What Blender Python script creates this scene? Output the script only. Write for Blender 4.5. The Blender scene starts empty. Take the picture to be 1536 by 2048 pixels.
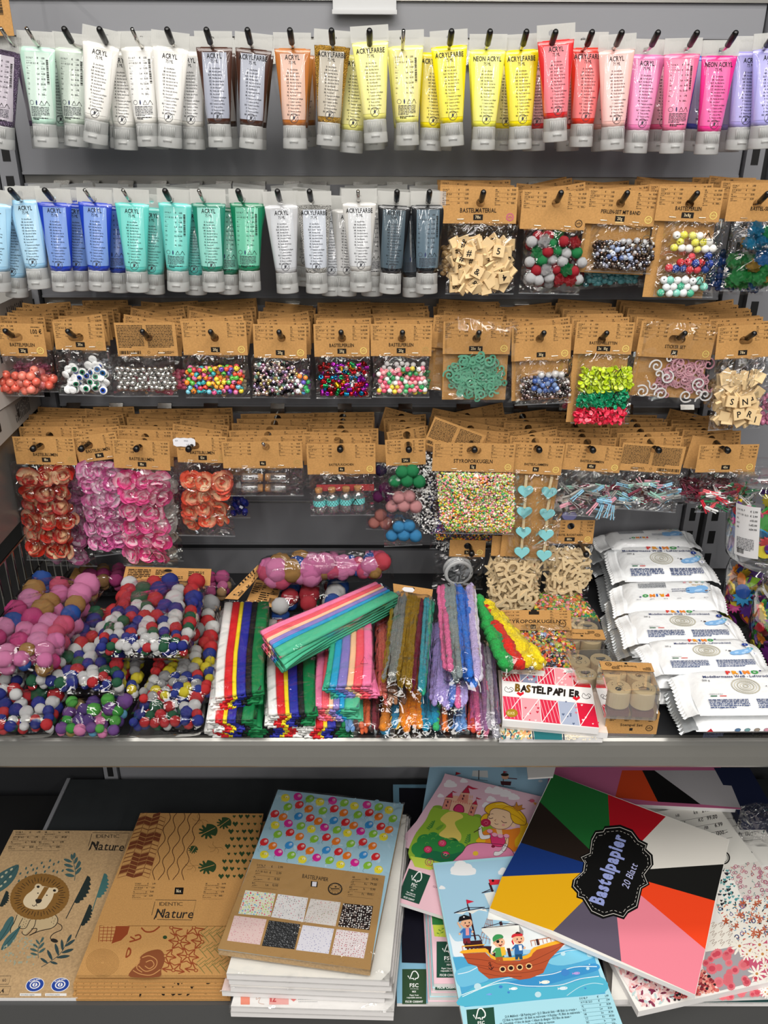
import bpy, math, random
import numpy as np
from mathutils import Vector, Matrix
from mathutils.geometry import tessellate_polygon
C = bpy.context.scene.collection
SC = bpy.context.scene
rnd = random.Random(11)
R = math.radians

# ------------------------------------------------------------------ camera
F, EYE, DIST, PITCH, YAW, ROLL = 1700.0, 1.60, 1.55, 25.0, -0.45, 0.3
cam_data = bpy.data.cameras.new('camera'); cam = bpy.data.objects.new('camera', cam_data); C.objects.link(cam)
cam_data.sensor_fit = 'VERTICAL'; cam_data.sensor_height = 24.0; cam_data.lens = F / 2048 * 24.0
cam_data.clip_start = 0.02; cam_data.clip_end = 60
_rot = Matrix.Rotation(R(YAW), 3, 'Z') @ Matrix.Rotation(R(90 - PITCH), 3, 'X') @ Matrix.Rotation(R(ROLL), 3, 'Z')
cam.location = (0, -DIST, EYE); cam.rotation_euler = _rot.to_euler(); SC.camera = cam

# ------------------------------------------------------------------ light
world = bpy.data.worlds.new('world'); SC.world = world; world.use_nodes = True
world.node_tree.nodes['Background'].inputs[0].default_value = (0.86, 0.93, 1.0, 1)
world.node_tree.nodes['Background'].inputs[1].default_value = 0.03
def strip_light(name, loc, rx, sx, sy, power, col=(1, .965, .91)):
    l = bpy.data.lights.new(name, 'AREA'); l.shape = 'RECTANGLE'; l.size = sx; l.size_y = sy; l.energy = power; l.color = col
    o = bpy.data.objects.new(name, l); o.location = loc; o.rotation_euler = (R(rx), 0, 0); C.objects.link(o); return o
strip_light('shelf_lamp', (0.0, -0.70, 2.85), 12, 2.8, .10, 12)
strip_light('near_lamp', (0.05, -1.95, 3.4), 26, 3.2, .7, 60)
for x_, p_ in ((-2.3, 150), (-.55, 150), (1.0, 150), (2.6, 150)): strip_light('aisle_lamp', (x_, -9.4, 3.4), 0, .045, 14.0, p_)
SC.view_settings.view_transform = 'Standard'; SC.view_settings.look = 'None'
SC.view_settings.gamma = 1.0; SC.view_settings.exposure = 0.27; SC.view_settings.use_curve_mapping = False
SC.cycles.transparent_max_bounces = 24; SC.cycles.max_bounces = 7; SC.cycles.glossy_bounces = 3
SC.cycles.transmission_bounces = 6; SC.cycles.sample_clamp_indirect = 3.0; SC.cycles.caustics_reflective = False; SC.cycles.caustics_refractive = False

# ------------------------------------------------------------------ pixel -> world
def ray(px, py): return _rot @ Vector(((px - 768) / F, -(py - 1024) / F, -1.0))
CAMP = Vector((0, -DIST, EYE))
def W(px, py, d):            # the point seen at a pixel on the upright plane d in front of the back wall
    r = ray(px, py); return CAMP + r * ((-d + DIST) / r.y)
def Zp(px, py, z):           # ... on the level plane of height z
    r = ray(px, py); return CAMP + r * ((z - EYE) / r.z)

# ------------------------------------------------------------------ colours, materials
def lin(c): return c / 12.92 if c <= .04045 else ((c + .055) / 1.055) ** 2.4
def hx(h):
    h = h.lstrip('#'); return tuple(lin(int(h[i:i + 2], 16) / 255) for i in (0, 2, 4)) + (1.0,)
MATS = {}
def mat(name, color='#ffffff', rough=.5, metal=0, coat=0, bump=None, vary=None, alpha=None, sheen=0, thin=0, spec=.5, stretch=(1, 1, 1), vcol=None, translucent=0):
    m = bpy.data.materials.new(name); m.use_nodes = True; nt = m.node_tree; N = nt.nodes; L = nt.links
    b = N['Principled BSDF']; out = N['Material Output']
    if color == 'obj':
        oi = N.new('ShaderNodeObjectInfo'); src = oi.outputs['Color']
    elif color == 'attr':
        at = N.new('ShaderNodeVertexColor'); at.layer_name = 'Col'; src = at.outputs[0]
    else:
        rg = N.new('ShaderNodeRGB'); rg.outputs[0].default_value = hx(color); src = rg.outputs[0]
    tc = N.new('ShaderNodeTexCoord'); mp = N.new('ShaderNodeMapping'); L.new(tc.outputs['Object'], mp.inputs[0]); mp.inputs['Scale'].default_value = stretch
    if vary:
        n = N.new('ShaderNodeTexNoise'); n.inputs['Scale'].default_value = vary[0]; n.inputs['Detail'].default_value = 5; L.new(mp.outputs[0], n.inputs[0])
        cr = N.new('ShaderNodeMapRange'); L.new(n.outputs[0], cr.inputs[0]); cr.inputs[1].default_value = .3; cr.inputs[2].default_value = .7
        cr.inputs[3].default_value = 1 - vary[1]; cr.inputs[4].default_value = 1 + vary[1]
        mx = N.new('ShaderNodeMix'); mx.data_type = 'RGBA'; mx.blend_type = 'MULTIPLY'; mx.inputs[0].default_value = 1
        L.new(src, mx.inputs[6]); L.new(cr.outputs[0], mx.inputs[7]); src = mx.outputs[2]
    L.new(src, b.inputs['Base Color'])
    b.inputs['Roughness'].default_value = rough; b.inputs['Metallic'].default_value = metal; b.inputs['Coat Weight'].default_value = coat
    b.inputs['Coat Roughness'].default_value = .03; b.inputs['Specular IOR Level'].default_value = spec
    if sheen: b.inputs['Sheen Weight'].default_value = sheen; b.inputs['Sheen Roughness'].default_value = .6
    if bump:
        n = N.new('ShaderNodeTexNoise'); n.inputs['Scale'].default_value = bump[0]; n.inputs['Detail'].default_value = bump[3] if len(bump) > 3 else 4; L.new(mp.outputs[0], n.inputs[0])
        bp = N.new('ShaderNodeBump'); bp.inputs['Strength'].default_value = bump[1]; bp.inputs['Distance'].default_value = bump[2]
        L.new(n.outputs[0], bp.inputs['Height']); L.new(bp.outputs[0], b.inputs['Normal']); L.new(bp.outputs[0], b.inputs['Coat Normal'])
    sh = b.outputs[0]
    if translucent:
        t = N.new('ShaderNodeBsdfTranslucent'); L.new(src, t.inputs[0]); ms = N.new('ShaderNodeMixShader'); ms.inputs[0].default_value = translucent
        L.new(sh, ms.inputs[1]); L.new(t.outputs[0], ms.inputs[2]); sh = ms.outputs[0]
    if alpha is not None:
        t = N.new('ShaderNodeBsdfTransparent'); ms = N.new('ShaderNodeMixShader'); ms.inputs[0].default_value = alpha
        L.new(t.outputs[0], ms.inputs[1]); L.new(sh, ms.inputs[2]); sh = ms.outputs[0]
    L.new(sh, out.inputs[0]); MATS[name] = m; return m

def film(name, gloss=.07, scale=38, strength=.6, dist=.004, tint=(.97, .97, .97, 1), milky=0.0, rough=.06, power=4):
    m = bpy.data.materials.new(name); m.use_nodes = True; nt = m.node_tree; N = nt.nodes; L = nt.links; N.remove(N['Principled BSDF'])
    t = N.new('ShaderNodeBsdfTransparent'); t.inputs[0].default_value = tint
    g = N.new('ShaderNodeBsdfGlossy'); g.inputs['Roughness'].default_value = rough; g.inputs[0].default_value = (1, 1, 1, 1)
    tc = N.new('ShaderNodeTexCoord'); n = N.new('ShaderNodeTexNoise'); n.inputs['Scale'].default_value = scale; n.inputs['Detail'].default_value = 1.5; n.inputs['Distortion'].default_value = 1.6
    L.new(tc.outputs['Object'], n.inputs[0]); bp = N.new('ShaderNodeBump'); bp.inputs['Strength'].default_value = strength; bp.inputs['Distance'].default_value = dist
    L.new(n.outputs[0], bp.inputs['Height']); L.new(bp.outputs[0], g.inputs['Normal'])
    fr = N.new('ShaderNodeLayerWeight'); fr.inputs[0].default_value = .5; L.new(bp.outputs[0], fr.inputs['Normal'])
    pw = N.new('ShaderNodeMath'); pw.operation = 'POWER'; pw.inputs[1].default_value = power; L.new(fr.outputs['Facing'], pw.inputs[0])
    ad = N.new('ShaderNodeMath'); ad.operation = 'ADD'; ad.inputs[1].default_value = gloss + .045; L.new(pw.outputs[0], ad.inputs[0])
    ad.use_clamp = True
    ms = N.new('ShaderNodeMixShader'); L.new(ad.outputs[0], ms.inputs[0]); L.new(t.outputs[0], ms.inputs[1]); L.new(g.outputs[0], ms.inputs[2]); sh = ms.outputs[0]
    if milky:
        d = N.new('ShaderNodeBsdfDiffuse'); d.inputs[0].default_value = (.85, .85, .85, 1); m2 = N.new('ShaderNodeMixShader'); m2.inputs[0].default_value = milky
        L.new(sh, m2.inputs[1]); L.new(d.outputs[0], m2.inputs[2]); sh = m2.outputs[0]
    L.new(sh, N['Material Output'].inputs[0]); MATS[name] = m; return m

mat('panel_grey', '#85868b', .42, 0, bump=(900, .08, .0005), vary=(3, .04))
mat('panel_dark', '#2a2b2e', .5, 0, vary=(6, .1))
mat('slot_black', '#08080a', .7)
mat('lip_grey', '#8b8a86', .30, .55, vary=(5, .05), bump=(600, .06, .0004))
mat('chrome', '#c9c6c0', .2, 1, bump=(60, .12, .001))
mat('rail_metal', '#b5b2ac', .28, .9, bump=(14, .15, .002))
mat('black_rubber', '#0a0a0b', .3)
mat('paint', 'obj', .28, 0, 1)
mat('label_film', 'obj', .3, 0, 1)
mat('glitter', 'obj', .3, .6, .8, bump=(700, 1, .004, 2), vary=(900, .8))
mat('crimp', '#e9e9e6', .35, 0, .4, alpha=.62, translucent=.35)
mat('cap_plastic', '#d9dad9', .33, 0, .3, alpha=.72, translucent=.3)
mat('kraft', '#bd8e55', .75, vary=(420, .10), bump=(300, .15, .0006), spec=.25)
mat('kraft_speckle', '#b99a72', .7, vary=(260, .16), bump=(300, .1, .0006), spec=.3)
mat('ink', 'attr', .55, spec=.3)
mat('gloss_print', 'attr', .22, coat=.15)
mat('gold_foil', '#e3c65e', .25, .75)
mat('staple_metal', '#d8d4c8', .25, 1)
mat('bead', 'obj', .22, 0, .5)
mat('metal_bead', 'obj', .2, .9)
mat('clear_bead', 'obj', .12, 0, .6, alpha=.55)
mat('matte', 'obj', .6)
mat('felt', 'obj', .9, vary=(500, .18), bump=(900, .5, .001), sheen=.3)
mat('fuzz', 'obj', .95, vary=(330, .2), bump=(420, .8, .004, 6), sheen=.08, spec=.05)
mat('tinsel', 'obj', .28, .7, bump=(900, 1, .004), vary=(1100, .7))
mat('crepe', 'obj', .6, vary=(60, .05), bump=(260, .25, .0012), spec=.25, stretch=(1, .25, 1))
mat('petal', 'attr', .6, vary=(160, .08), translucent=.2)
mat('wood', '#e0c394', .55, vary=(55, .16), stretch=(1, 9, 9), spec=.3)
mat('plywood', '#d9c29a', .6, vary=(80, .14), spec=.3)
mat('paper', 'obj', .6, spec=.3)
mat('paper_edge', '#e8e6e6', .7, vary=(40, .05), stretch=(.1, .1, 60))
mat('foam', 'obj', .55, spec=.35)
mat('clay_wrap', '#eceef0', .3, 0, .25, bump=(34, .5, .006, 3))
mat('foil_back', '#b9bdc0', .3, .55, bump=(30, .6, .006, 3))
mat('cork', '#c08a55', .8, vary=(300, .3), bump=(200, .5, .002))
mat('white_plastic', '#e6e7e8', .35, alpha=.8, translucent=.3)
mat('floor_tile', '#8c8a86', .4, vary=(3, .08))
mat('board_dark', '#2c2f31', .6, vary=(30, .08), spec=.25)
mat('stamp_red', '#6d1f22', .3, coat=.3)
film('film', .03, 26, 1.0, .022, rough=.03)
film('film_soft', .01, 14, .9, .016, rough=.03)
film('film_wild', .05, 32, 1.0, .026, rough=.03)
film('clear_glass', .10, 8, .1, .001, (.90, .92, .92, 1), milky=.05, rough=.02, power=1.6)
film('jar_plastic', .05, 6, .2, .003, (.93, .93, .93, 1), power=2.5)

# ------------------------------------------------------------------ mesh builder
class MB:
    def __init__(s): s.v = []; s.f = []; s.c = []; s.m = []
    def add(s, vs, fs, col=None, mi=0, M=None):
        k = len(s.v)
        if M is not None: vs = [M @ Vector(v) for v in vs]
        s.v += [tuple(v) for v in vs]
        for f in fs: s.f.append(tuple(i + k for i in f)); s.c.append(col); s.m.append(mi)
        return s
    def box(s, a, b, col=None, mi=0, M=None):
        x0, y0, z0 = a; x1, y1, z1 = b
        return s.add([(x0, y0, z0), (x1, y0, z0), (x1, y1, z0), (x0, y1, z0), (x0, y0, z1), (x1, y0, z1), (x1, y1, z1), (x0, y1, z1)],
                     [(0, 3, 2, 1), (4, 5, 6, 7), (0, 1, 5, 4), (1, 2, 6, 5), (2, 3, 7, 6), (3, 0, 4, 7)], col, mi, M)
    def loft(s, rings, close=True, caps=True, col=None, mi=0, M=None):
        n = len(rings[0]); vs = [p for r in rings for p in r]; fs = []
        for i in range(len(rings) - 1):
            for j in range(n if close else n - 1):
                a = i * n + j; b = i * n + (j + 1) % n; fs.append((a, b, b + n, a + n))
        if caps: fs.append(tuple(range(n))[::-1]); fs.append(tuple((len(rings) - 1) * n + j for j in range(n)))
        return s.add(vs, fs, col, mi, M)
    def tube(s, pts, r, n=8, col=None, mi=0, M=None, flat=1.0, up=None):
        pts = [Vector(p) for p in pts]; rings = []; ref = Vector(up) if up else None
        for i, p in enumerate(pts):
            t = (pts[min(i + 1, len(pts) - 1)] - pts[max(i - 1, 0)]); t.normalize()
            u = ref or (Vector((0, 0, 1)) if abs(t.z) < .9 else Vector((1, 0, 0)))
            a = t.cross(u); a.normalize(); b = a.cross(t); rr = r[i] if isinstance(r, (list, tuple)) else r
            rings.append([p + a * math.cos(2 * math.pi * k / n) * rr + b * math.sin(2 * math.pi * k / n) * rr * flat for k in range(n)])
        return s.loft(rings, col=col, mi=mi, M=M)
    def lathe(s, prof, n=20, col=None, mi=0, M=None, caps=True):      # prof: (radius, z)
        return s.loft([[(r * math.cos(2 * math.pi * k / n), r * math.sin(2 * math.pi * k / n), z) for k in range(n)] for r, z in prof], caps=caps, col=col, mi=mi, M=M)
    def mesh(s, name, mats, smooth=False):
        me = bpy.data.meshes.new(name); me.from_pydata(s.v, [], s.f)
        for m in (mats if isinstance(mats, (list, tuple)) else [mats]): me.materials.append(MATS[m])
        if any(s.m): me.polygons.foreach_set('material_index', s.m)
        if any(c is not None for c in s.c):
            at = me.color_attributes.new('Col', 'FLOAT_COLOR', 'CORNER'); buf = []
            for f, c in zip(s.f, s.c):
                c = c or (1, 1, 1, 1)
                if isinstance(c[0], (tuple, list)): 
                    for q in c: buf += list(q)
                else: buf += list(c) * len(f)
            at.data.foreach_set('color', buf)
        if smooth: me.polygons.foreach_set('use_smooth', [True] * len(me.polygons))
        me.update(); return me
    def build(s, name, mats, parent=None, smooth=False, color=None): return obj(name, s.mesh(name, mats, smooth), parent, color)

def obj(name, me, parent=None, color=None, loc=None, rot=None, scale=None):
    o = bpy.data.objects.new(name, me); C.objects.link(o)
    if parent: o.parent = parent
    if color is not None: o.color = hx(color) if isinstance(color, str) else color
    if loc is not None: o.location = loc
    if rot is not None: o.rotation_euler = rot
    if scale is not None: o.scale = scale if isinstance(scale, (tuple, list, Vector)) else (scale,) * 3
    return o
def tag(o, label, cat, group=None, kind=None):
    o['label'] = label; o['category'] = cat
    if group: o['group'] = group
    if kind: o['kind'] = kind
    return o
def thing(name, label, cat, loc=(0, 0, 0), rot=(0, 0, 0), group=None):
    return tag(obj(name, None, loc=loc, rot=rot), label, cat, group)
def kids(o): return [c for c in bpy.data.objects if c.parent is o]
def copy_tree(o, tree, parent=None):                       # tree: {object: [children]}
    c = o.copy(); C.objects.link(c)
    if parent: c.parent = parent
    for ch in tree.get(o, []): copy_tree(ch, tree, c)
    return c

# ------------------------------------------------------------------ flat print (lettering and pictures on a plane)
_gl = {}
def glyph(ch, bold):
    k = (ch, bold)
    if k not in _gl:
        cu = bpy.data.curves.new('t', 'FONT'); cu.body = ch; cu.resolution_u = 2; cu.size = 1; cu.offset = .018 * bold
        o = bpy.data.objects.new('t', cu); me = o.to_mesh(); vs = [(v.co.x, v.co.y) for v in me.vertices]; fs = [tuple(p.vertices) for p in me.polygons]
        o.to_mesh_clear(); bpy.data.objects.remove(o); bpy.data.curves.remove(cu)
        x0 = min((v[0] for v in vs), default=0); x1 = max((v[0] for v in vs), default=.2)
        _gl[k] = ([(x - x0, y) for x, y in vs], fs, x1 - x0)
    return _gl[k]
class Ink(MB):
    def __init__(s, map=None, step=.00012, base=.0003): super().__init__(); s.layer = 0; s.map = map or (lambda x, y, o: (x, -o, y)); s.step = step; s.base = base; s.T = None
    def put(s, pts, fs, col, M=None):
        s.k = getattr(s, 'k', 0) + 1; o = s.base + s.step * s.layer + (s.k % 24) * 4e-6; c = hx(col) if isinstance(col, str) else col
        if s.T: pts = [s.T(x, y) for x, y in pts]
        s.add([s.map(x, y, o) for x, y in pts], fs, c)
    def up(s): s.layer += 1; return s
    def rect(s, x0, y0, x1, y1, col, nx=1, ny=1):
        pts = [(x0 + (x1 - x0) * i / nx, y0 + (y1 - y0) * j / ny) for j in range(ny + 1) for i in range(nx + 1)]
        fs = [(j * (nx + 1) + i, j * (nx + 1) + i + 1, (j + 1) * (nx + 1) + i + 1, (j + 1) * (nx + 1) + i) for j in range(ny) for i in range(nx)]
        s.put(pts, fs, col)
    def poly(s, pts, col):
        tr = tessellate_polygon([[Vector((x, y, 0)) for x, y in pts]]); s.put(pts, [tuple(t) for t in tr], col)
    def ell(s, x, y, rx, ry, col, n=20, rot=0, a0=0, a1=360):
        ca, sa = math.cos(R(rot)), math.sin(R(rot)); P = []
        for k in range(n + (a1 - a0 < 360)):
            t = R(a0 + (a1 - a0) * k / n); u, v = rx * math.cos(t), ry * math.sin(t); P.append((x + u * ca - v * sa, y + u * sa + v * ca))
        s.put(P, [tuple(range(len(P)))], col) if a1 - a0 >= 360 else s.poly(P + ([(x, y)] if a1 - a0 < 180 else []), col)
    def ring(s, x, y, r, w, col, n=28, ry=None, a0=0, a1=360):
        ry = ry or r; P = []; m = n + 1
        for k in range(m):
            t = R(a0 + (a1 - a0) * k / n); P += [(x + r * math.cos(t), y + ry * math.sin(t)), (x + (r - w) * math.cos(t), y + (ry - w) * math.sin(t))]
        s.put(P, [(2 * k, 2 * k + 2, 2 * k + 3, 2 * k + 1) for k in range(n)], col)
    def line(s, pts, w, col, close=False):
        if close: pts = list(pts) + [pts[0]]
        P = []; n = len(pts)
        for i, (x, y) in enumerate(pts):
            a = pts[max(i - 1, 0)]; b = pts[min(i + 1, n - 1)]; dx, dy = b[0] - a[0], b[1] - a[1]; d = math.hypot(dx, dy) or 1
            ww = (w[i] if isinstance(w, (list, tuple)) else w) / 2; P += [(x - dy / d * ww, y + dx / d * ww), (x + dy / d * ww, y - dx / d * ww)]
        s.put(P, [(2 * k, 2 * k + 1, 2 * k + 3, 2 * k + 2) for k in range(n - 1)], col)
    def text(s, t, x, y, h, col='#1c1a18', align='l', sx=.82, bold=0, rot=0, shear=0, gap=.07):
        sc = h / .70; w = 0; items = []
        for ch in t:
            if ch == ' ': w += .3; continue
            vs, fs, a = glyph(ch, bold); items.append((vs, fs, w)); w += a + gap
        wid = w * sc * sx; off = {'l': 0, 'c': -wid / 2, 'r': -wid}[align]; ca, sa = math.cos(R(rot)), math.sin(R(rot))
        for vs, fs, w0 in items:
            P = []
            for u, v in vs:
                a = off + (u + w0 + v * shear) * sc * sx; b = v * sc; P.append((x + a * ca - b * sa, y + a * sa + b * ca))
            s.put(P, fs, col)
        return wid
    def words(s, x, y, w, h, n, col, seed=0, lead=1.9):       # n rows of tiny print, too fine to read in the photograph
        r = random.Random(seed)
        for i in range(n):
            u = x; yy = y - i * h * lead; end = x + w * (1 if i < n - 1 else r.uniform(.4, .9))
            while u < end:
                l = min(r.uniform(.9, 4.2) * h, end - u); s.rect(u, yy - h * r.uniform(.75, 1), u + l, yy, col); u += l + h * .5
    def barcode(s, x, y, w, h, col='#15130f', seed=1, vertical=False):
        r = random.Random(seed); u = 0; L = h if vertical else w
        while u < L:
            b = r.choice((1, 1, 2, 3)) * L / 75
            s.rect(x, y + u, x + w, y + min(u + b, L), col) if vertical else s.rect(x + u, y, x + min(u + b, L), y + h, col)
            u += b + r.choice((1, 1, 2)) * L / 75
    def seal(s, x, y, q, c, qy=None):                              # round stamp: ring, heart and an unreadable flourish
        qy = qy or q; k = qy / q; s.ring(x, y, q, q * .17, c, 28, qy); h = q * .17; X, Y = x + q * .08, y + qy * .36
        s.poly([(X, Y - h * k), (X - h, Y + h * .1 * k), (X - h * .5, Y + h * .7 * k), (X, Y + h * .3 * k), (X + h * .5, Y + h * .7 * k), (X + h, Y + h * .1 * k)], c)
        s.line([(x - q * .58 + q * 1.16 * i / 34, y + qy * .02 + qy * .15 * math.sin(i * 1.25) * (1.3 if i < 5 else .8)) for i in range(35)], q * .07, c); s.line([(x - q * .5, y - qy * .3), (x + q * .45, y - qy * .34)], q * .05, c)
        for a in (50, 130, 160, 200, 235, 270, 305, 340, 20): s.line([(x + q * .72 * math.cos(R(a - 8)), y + qy * .72 * math.sin(R(a - 8))), (x + q * .72 * math.cos(R(a + 8)), y + qy * .72 * math.sin(R(a + 8)))], q * .07, c)
    def recycle(s, x, y, r, col='#15130f', w=.14):
        P = [(x + r * math.cos(R(a)), y + r * math.sin(R(a)) - r * .2) for a in (90, 210, 330)]
        s.line(P + [P[0], ((P[0][0] + P[1][0]) / 2, (P[0][1] + P[1][1]) / 2)], r * w * 1.6, col)
mat('kick_grey', '#4b4c4d', .4, .1)
# ================================================================== the setting: floor, back wall of the bay, uprights
def structure(o): o['kind'] = 'structure'; return o
f = MB().box((-3, -3.2, -.04), (3, .5, 0)); structure(f.build('floor', 'floor_tile'))
XL, XR = -.602, .612
SEAM = [1.712, 1.506, 1.301, 1.098, .901, .804]
wall = structure(obj('wall_back', None))
MB().box((-1.6, .012, 0), (1.6, .05, 2.1)).build('backing', 'panel_dark', wall)
zs = [1.772] + SEAM + [.05]
for i in range(len(zs) - 1):
    hi = zs[i] - (.013 if 0 < i else 0); lo = zs[i + 1] + (.001 if i < len(zs) - 2 else 0)
    if i == 5: hi = zs[i] - .004
    MB().box((XL, -.0015, lo), (XR, .008, hi)).box((XL, -.004, lo), (XR, .004, lo + .004)).build('panel', 'panel_grey', wall)
    if 0 < i < 6: MB().box((XL, .004, zs[i] - .013), (XR, .012, zs[i] + .001)).build('rail', 'rail_metal', wall)
MB().box((XL - .012, -.006, 1.763), (XR + .012, .008, 1.779)).build('top_edge', 'rail_metal', wall)
for x0, x1 in ((XL - .034, XL - .003), (XR + .004, XR + .034), (XR + .049, XR + .08)):          # slotted uprights
    u = MB().box((x0, -.012, 0), (x1, .008, 1.775)).build('upright', 'panel_grey', wall)
    for k in range(34):
        z = 1.76 - k * .051
        MB().box((x0 + .009, -.0128, z - .028), (x1 - .009, -.0122, z)).build('slot', 'slot_black', u)
MB().box((XR + .036, .0, 0), (XR + .047, .012, 1.775)).build('gap', 'slot_black', wall)
# neighbouring bays
structure(MB().box((XL - .9, -.56, 0), (XL - .13, -.03, .16)).build('dark_base_left', 'slot_black')); structure(MB().box((XR + .33, -.55, 0), (XR + .9, -.03, .16)).build('dark_base_right', 'slot_black'))  # black blocks added to fill the dark on either side of the base deck
MB().box((XL - .75, -.0015, 0), (XL - .04, .008, 1.6)).build('side_panel', 'panel_dark', wall)
MB().box((XR + .083, -.0015, .75), (XR + .8, .008, 1.775)).build('side_panel', 'panel_grey', wall)
MB().box((XL - .75, -.0015, 1.6), (XL - .04, .008, 1.78)).build('side_panel', 'panel_grey', wall)

# shelf and base deck of the bay
zS, dS = .744, .531
sh = thing('steel_shelf', 'grey steel shelf with a rounded front lip carrying pompom bags, crepe paper and clay', 'shelf', (0, 0, zS))
MB().box((XL - .012, -dS + .01, -.02), (XR + .024, -.014, 0)).build('deck', 'panel_dark', sh)
prof = [(-dS + .012, .0), (-dS + .004, .0012), (-dS, -.002), (-dS - .0025, -.008), (-dS - .003, -.03), (-dS - .002, -.048), (-dS + .002, -.054), (-dS + .012, -.055), (-dS + .012, -.05), (-dS + .006, -.048), (-dS + .004, -.01), (-dS + .012, -.006)]
MB().loft([[(x, y, z) for y, z in prof] for x in (XL - .09, XR + .1)]).build('front_lip', 'lip_grey', sh)
for x in (XL - .008, XR + .016): MB().box((x - .004, -dS + .02, -.06), (x + .004, -.004, -.021)).build('shelf_bracket', 'panel_grey', sh)
zD, dD = .2, .571
dk = thing('base_deck', 'dark base deck with a grey front kick plate carrying the paper pads', 'shelf', (0, 0, zD))
MB().box((XL - .112, -dD + .012, -.03), (XR + .31, -.02, 0)).build('deck', 'board_dark', dk)
MB().box((XL - .6, -dD - .002, -.2), (XR + .6, -dD + .011, -.0004)).build('kick_plate', 'kick_grey', dk)
MB().box((XL - .118, -dD + .012, -.002), (XL - .110, -.02, .004)).build('edge_strip', 'panel_grey', dk)

# label holder on the top edge and the things on the storey above / in the left bay
a = W(665, 22, .03); b = W(793, 0, .03)
lh = thing('price_label_holder', 'clear plastic price rail clipped on the grey top edge above the yellow tubes', 'label holder', (0, 0, 0))
MB().box((a.x, -.016, a.z), (b.x, -.012, a.z + .05)).build('holder', 'white_plastic', lh)
MB().box((a.x - .001, -.022, a.z - .003), (b.x + .001, -.012, a.z + .003)).build('lip', 'white_plastic', lh)
MB().box((a.x + .002, -.0118, a.z + .004), (b.x - .002, -.011, a.z + .046)).build('label_card', 'paper', lh, color='#b4b5b8')

# ================================================================== pegs
ROWZ = [1.705, 1.500, 1.294, 1.096]
def peg_meshes():
    L = {}
    for tip in ('rubber', 'bare'):
        m = MB(); pts = [(0, 0, 0), (0, -.1, 0), (0, -.186, 0), (0, -.196, .0015), (0, -.206, .006), (0, -.226, .018)]
        m.tube(pts, .0026, 10, up=(1, 0, 0)); L[tip] = m.mesh('peg_rod', 'chrome', True)
    m = MB(); p0, p1 = Vector((0, -.201, .0035)), Vector((0, -.2275, .0188)); d = (p1 - p0).normalized(); M = Matrix.Translation(p0) @ d.to_track_quat('Z', 'Y').to_matrix().to_4x4()
    l = (p1 - p0).length; m.lathe([(.0032, 0), (.0042, .001), (.0044, l * .5), (.0043, l - .004), (.0034, l - .001), (.0018, l)], 14, M=M); L['cap'] = m.mesh('peg_cap', 'black_rubber', True)
    m = MB(); m.tube([(0, 0, 0), (0, -.186, -.0), (0, -.215, .004)], .0032, 10, up=(1, 0, 0)); L['black'] = m.mesh('peg_rod', 'black_rubber', True)
    m = MB(); m.lathe([(.002, 0), (.005, .001), (.0056, .006), (.0052, .011), (.003, .013)], 14, M=Matrix.Translation((0, -.208, .004)) @ Matrix.Rotation(R(90), 4, 'X')); L['ball'] = m.mesh('peg_cap', 'black_rubber', True)
    m = MB(); m.loft([[(x, -.0105, .008), (x, -.012, -.013), (x, -.0075, -.0135), (x, -.0075, .006), (x, -.002, .0135), (x, .003, .0135), (x, .003, .016), (x, -.004, .016)] for x in (-.013, .013)])
    L['clip'] = m.mesh('peg_clip', 'chrome'); return L
PM = peg_meshes()
PEGS = {}
def peg(row, i, px, py, kind, label, splay=0, droop=0):
    p = W(px, py, .225); z = ROWZ[row] - .018
    if row == 3: z = ROWZ[3] - .006
    o = thing('display_peg', label, 'peg', (p.x, -.002, z), (0, 0, R(splay)), 'display pegs'); PEGS[(row, i)] = p.x
    obj('peg_rod', PM['black' if kind == 'k' else 'bare' if kind == 'm' else 'rubber'], o)
    if kind == 'b': obj('peg_cap', PM['cap'], o)
    if kind == 'k': obj('peg_cap', PM['ball'], o)
    obj('peg_clip', PM['clip'], o); return o
r1 = [(5, 70, 'm', 'bare chrome peg at the far left of the top tube row'), (55, 60, 'm', 'bare chrome peg holding the mint paint tube'), (130, 62, 'b', 'black tipped peg between the mint and the first white tube'),
      (200, 62, 'b', 'black tipped peg holding the first white paint tube'), (265, 57, 'm', 'bare chrome peg between the white paint tubes'), (335, 62, 'b', 'black tipped peg holding the last white paint tube'),
      (413, 57, 'b', 'black tipped peg holding the grey-labelled dark brown tube'), (495, 58, 'b', 'black tipped peg holding the chocolate brown tube'), (580, 60, 'b', 'black tipped peg holding the copper tube'),
      (663, 60, 'b', 'black tipped peg holding the gold glitter tube'), (739, 55, 'b', 'black tipped peg holding the raised pale yellow tube'), (807, 57, 'm', 'bare chrome peg holding the pale yellow tube turned to its price table'),
      (903, 60, 'b', 'black tipped peg holding the first bright yellow tube'), (980, 62, 'b', 'black tipped peg holding the neon yellow tube'), (1053, 58, 'b', 'black tipped peg holding the last bright yellow tube'),
      (1111, 60, 'b', 'black tipped peg holding the raised red tube'), (1184, 60, 'b', 'black tipped peg holding the twisted scarlet tube'), (1243, 65, 'b', 'black tipped peg holding the pale pink tube'),
      (1315, 68, 'b', 'black tipped peg holding the orchid pink tube'), (1393, 67, 'b', 'black tipped peg holding the pink tube turned to its price table'), (1470, 68, 'b', 'black tipped peg holding the neon pink tube'), (1549, 70, 'b', 'black tipped peg holding the lavender tubes')]
for i, a in enumerate(r1): peg(0, i, *a)
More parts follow.
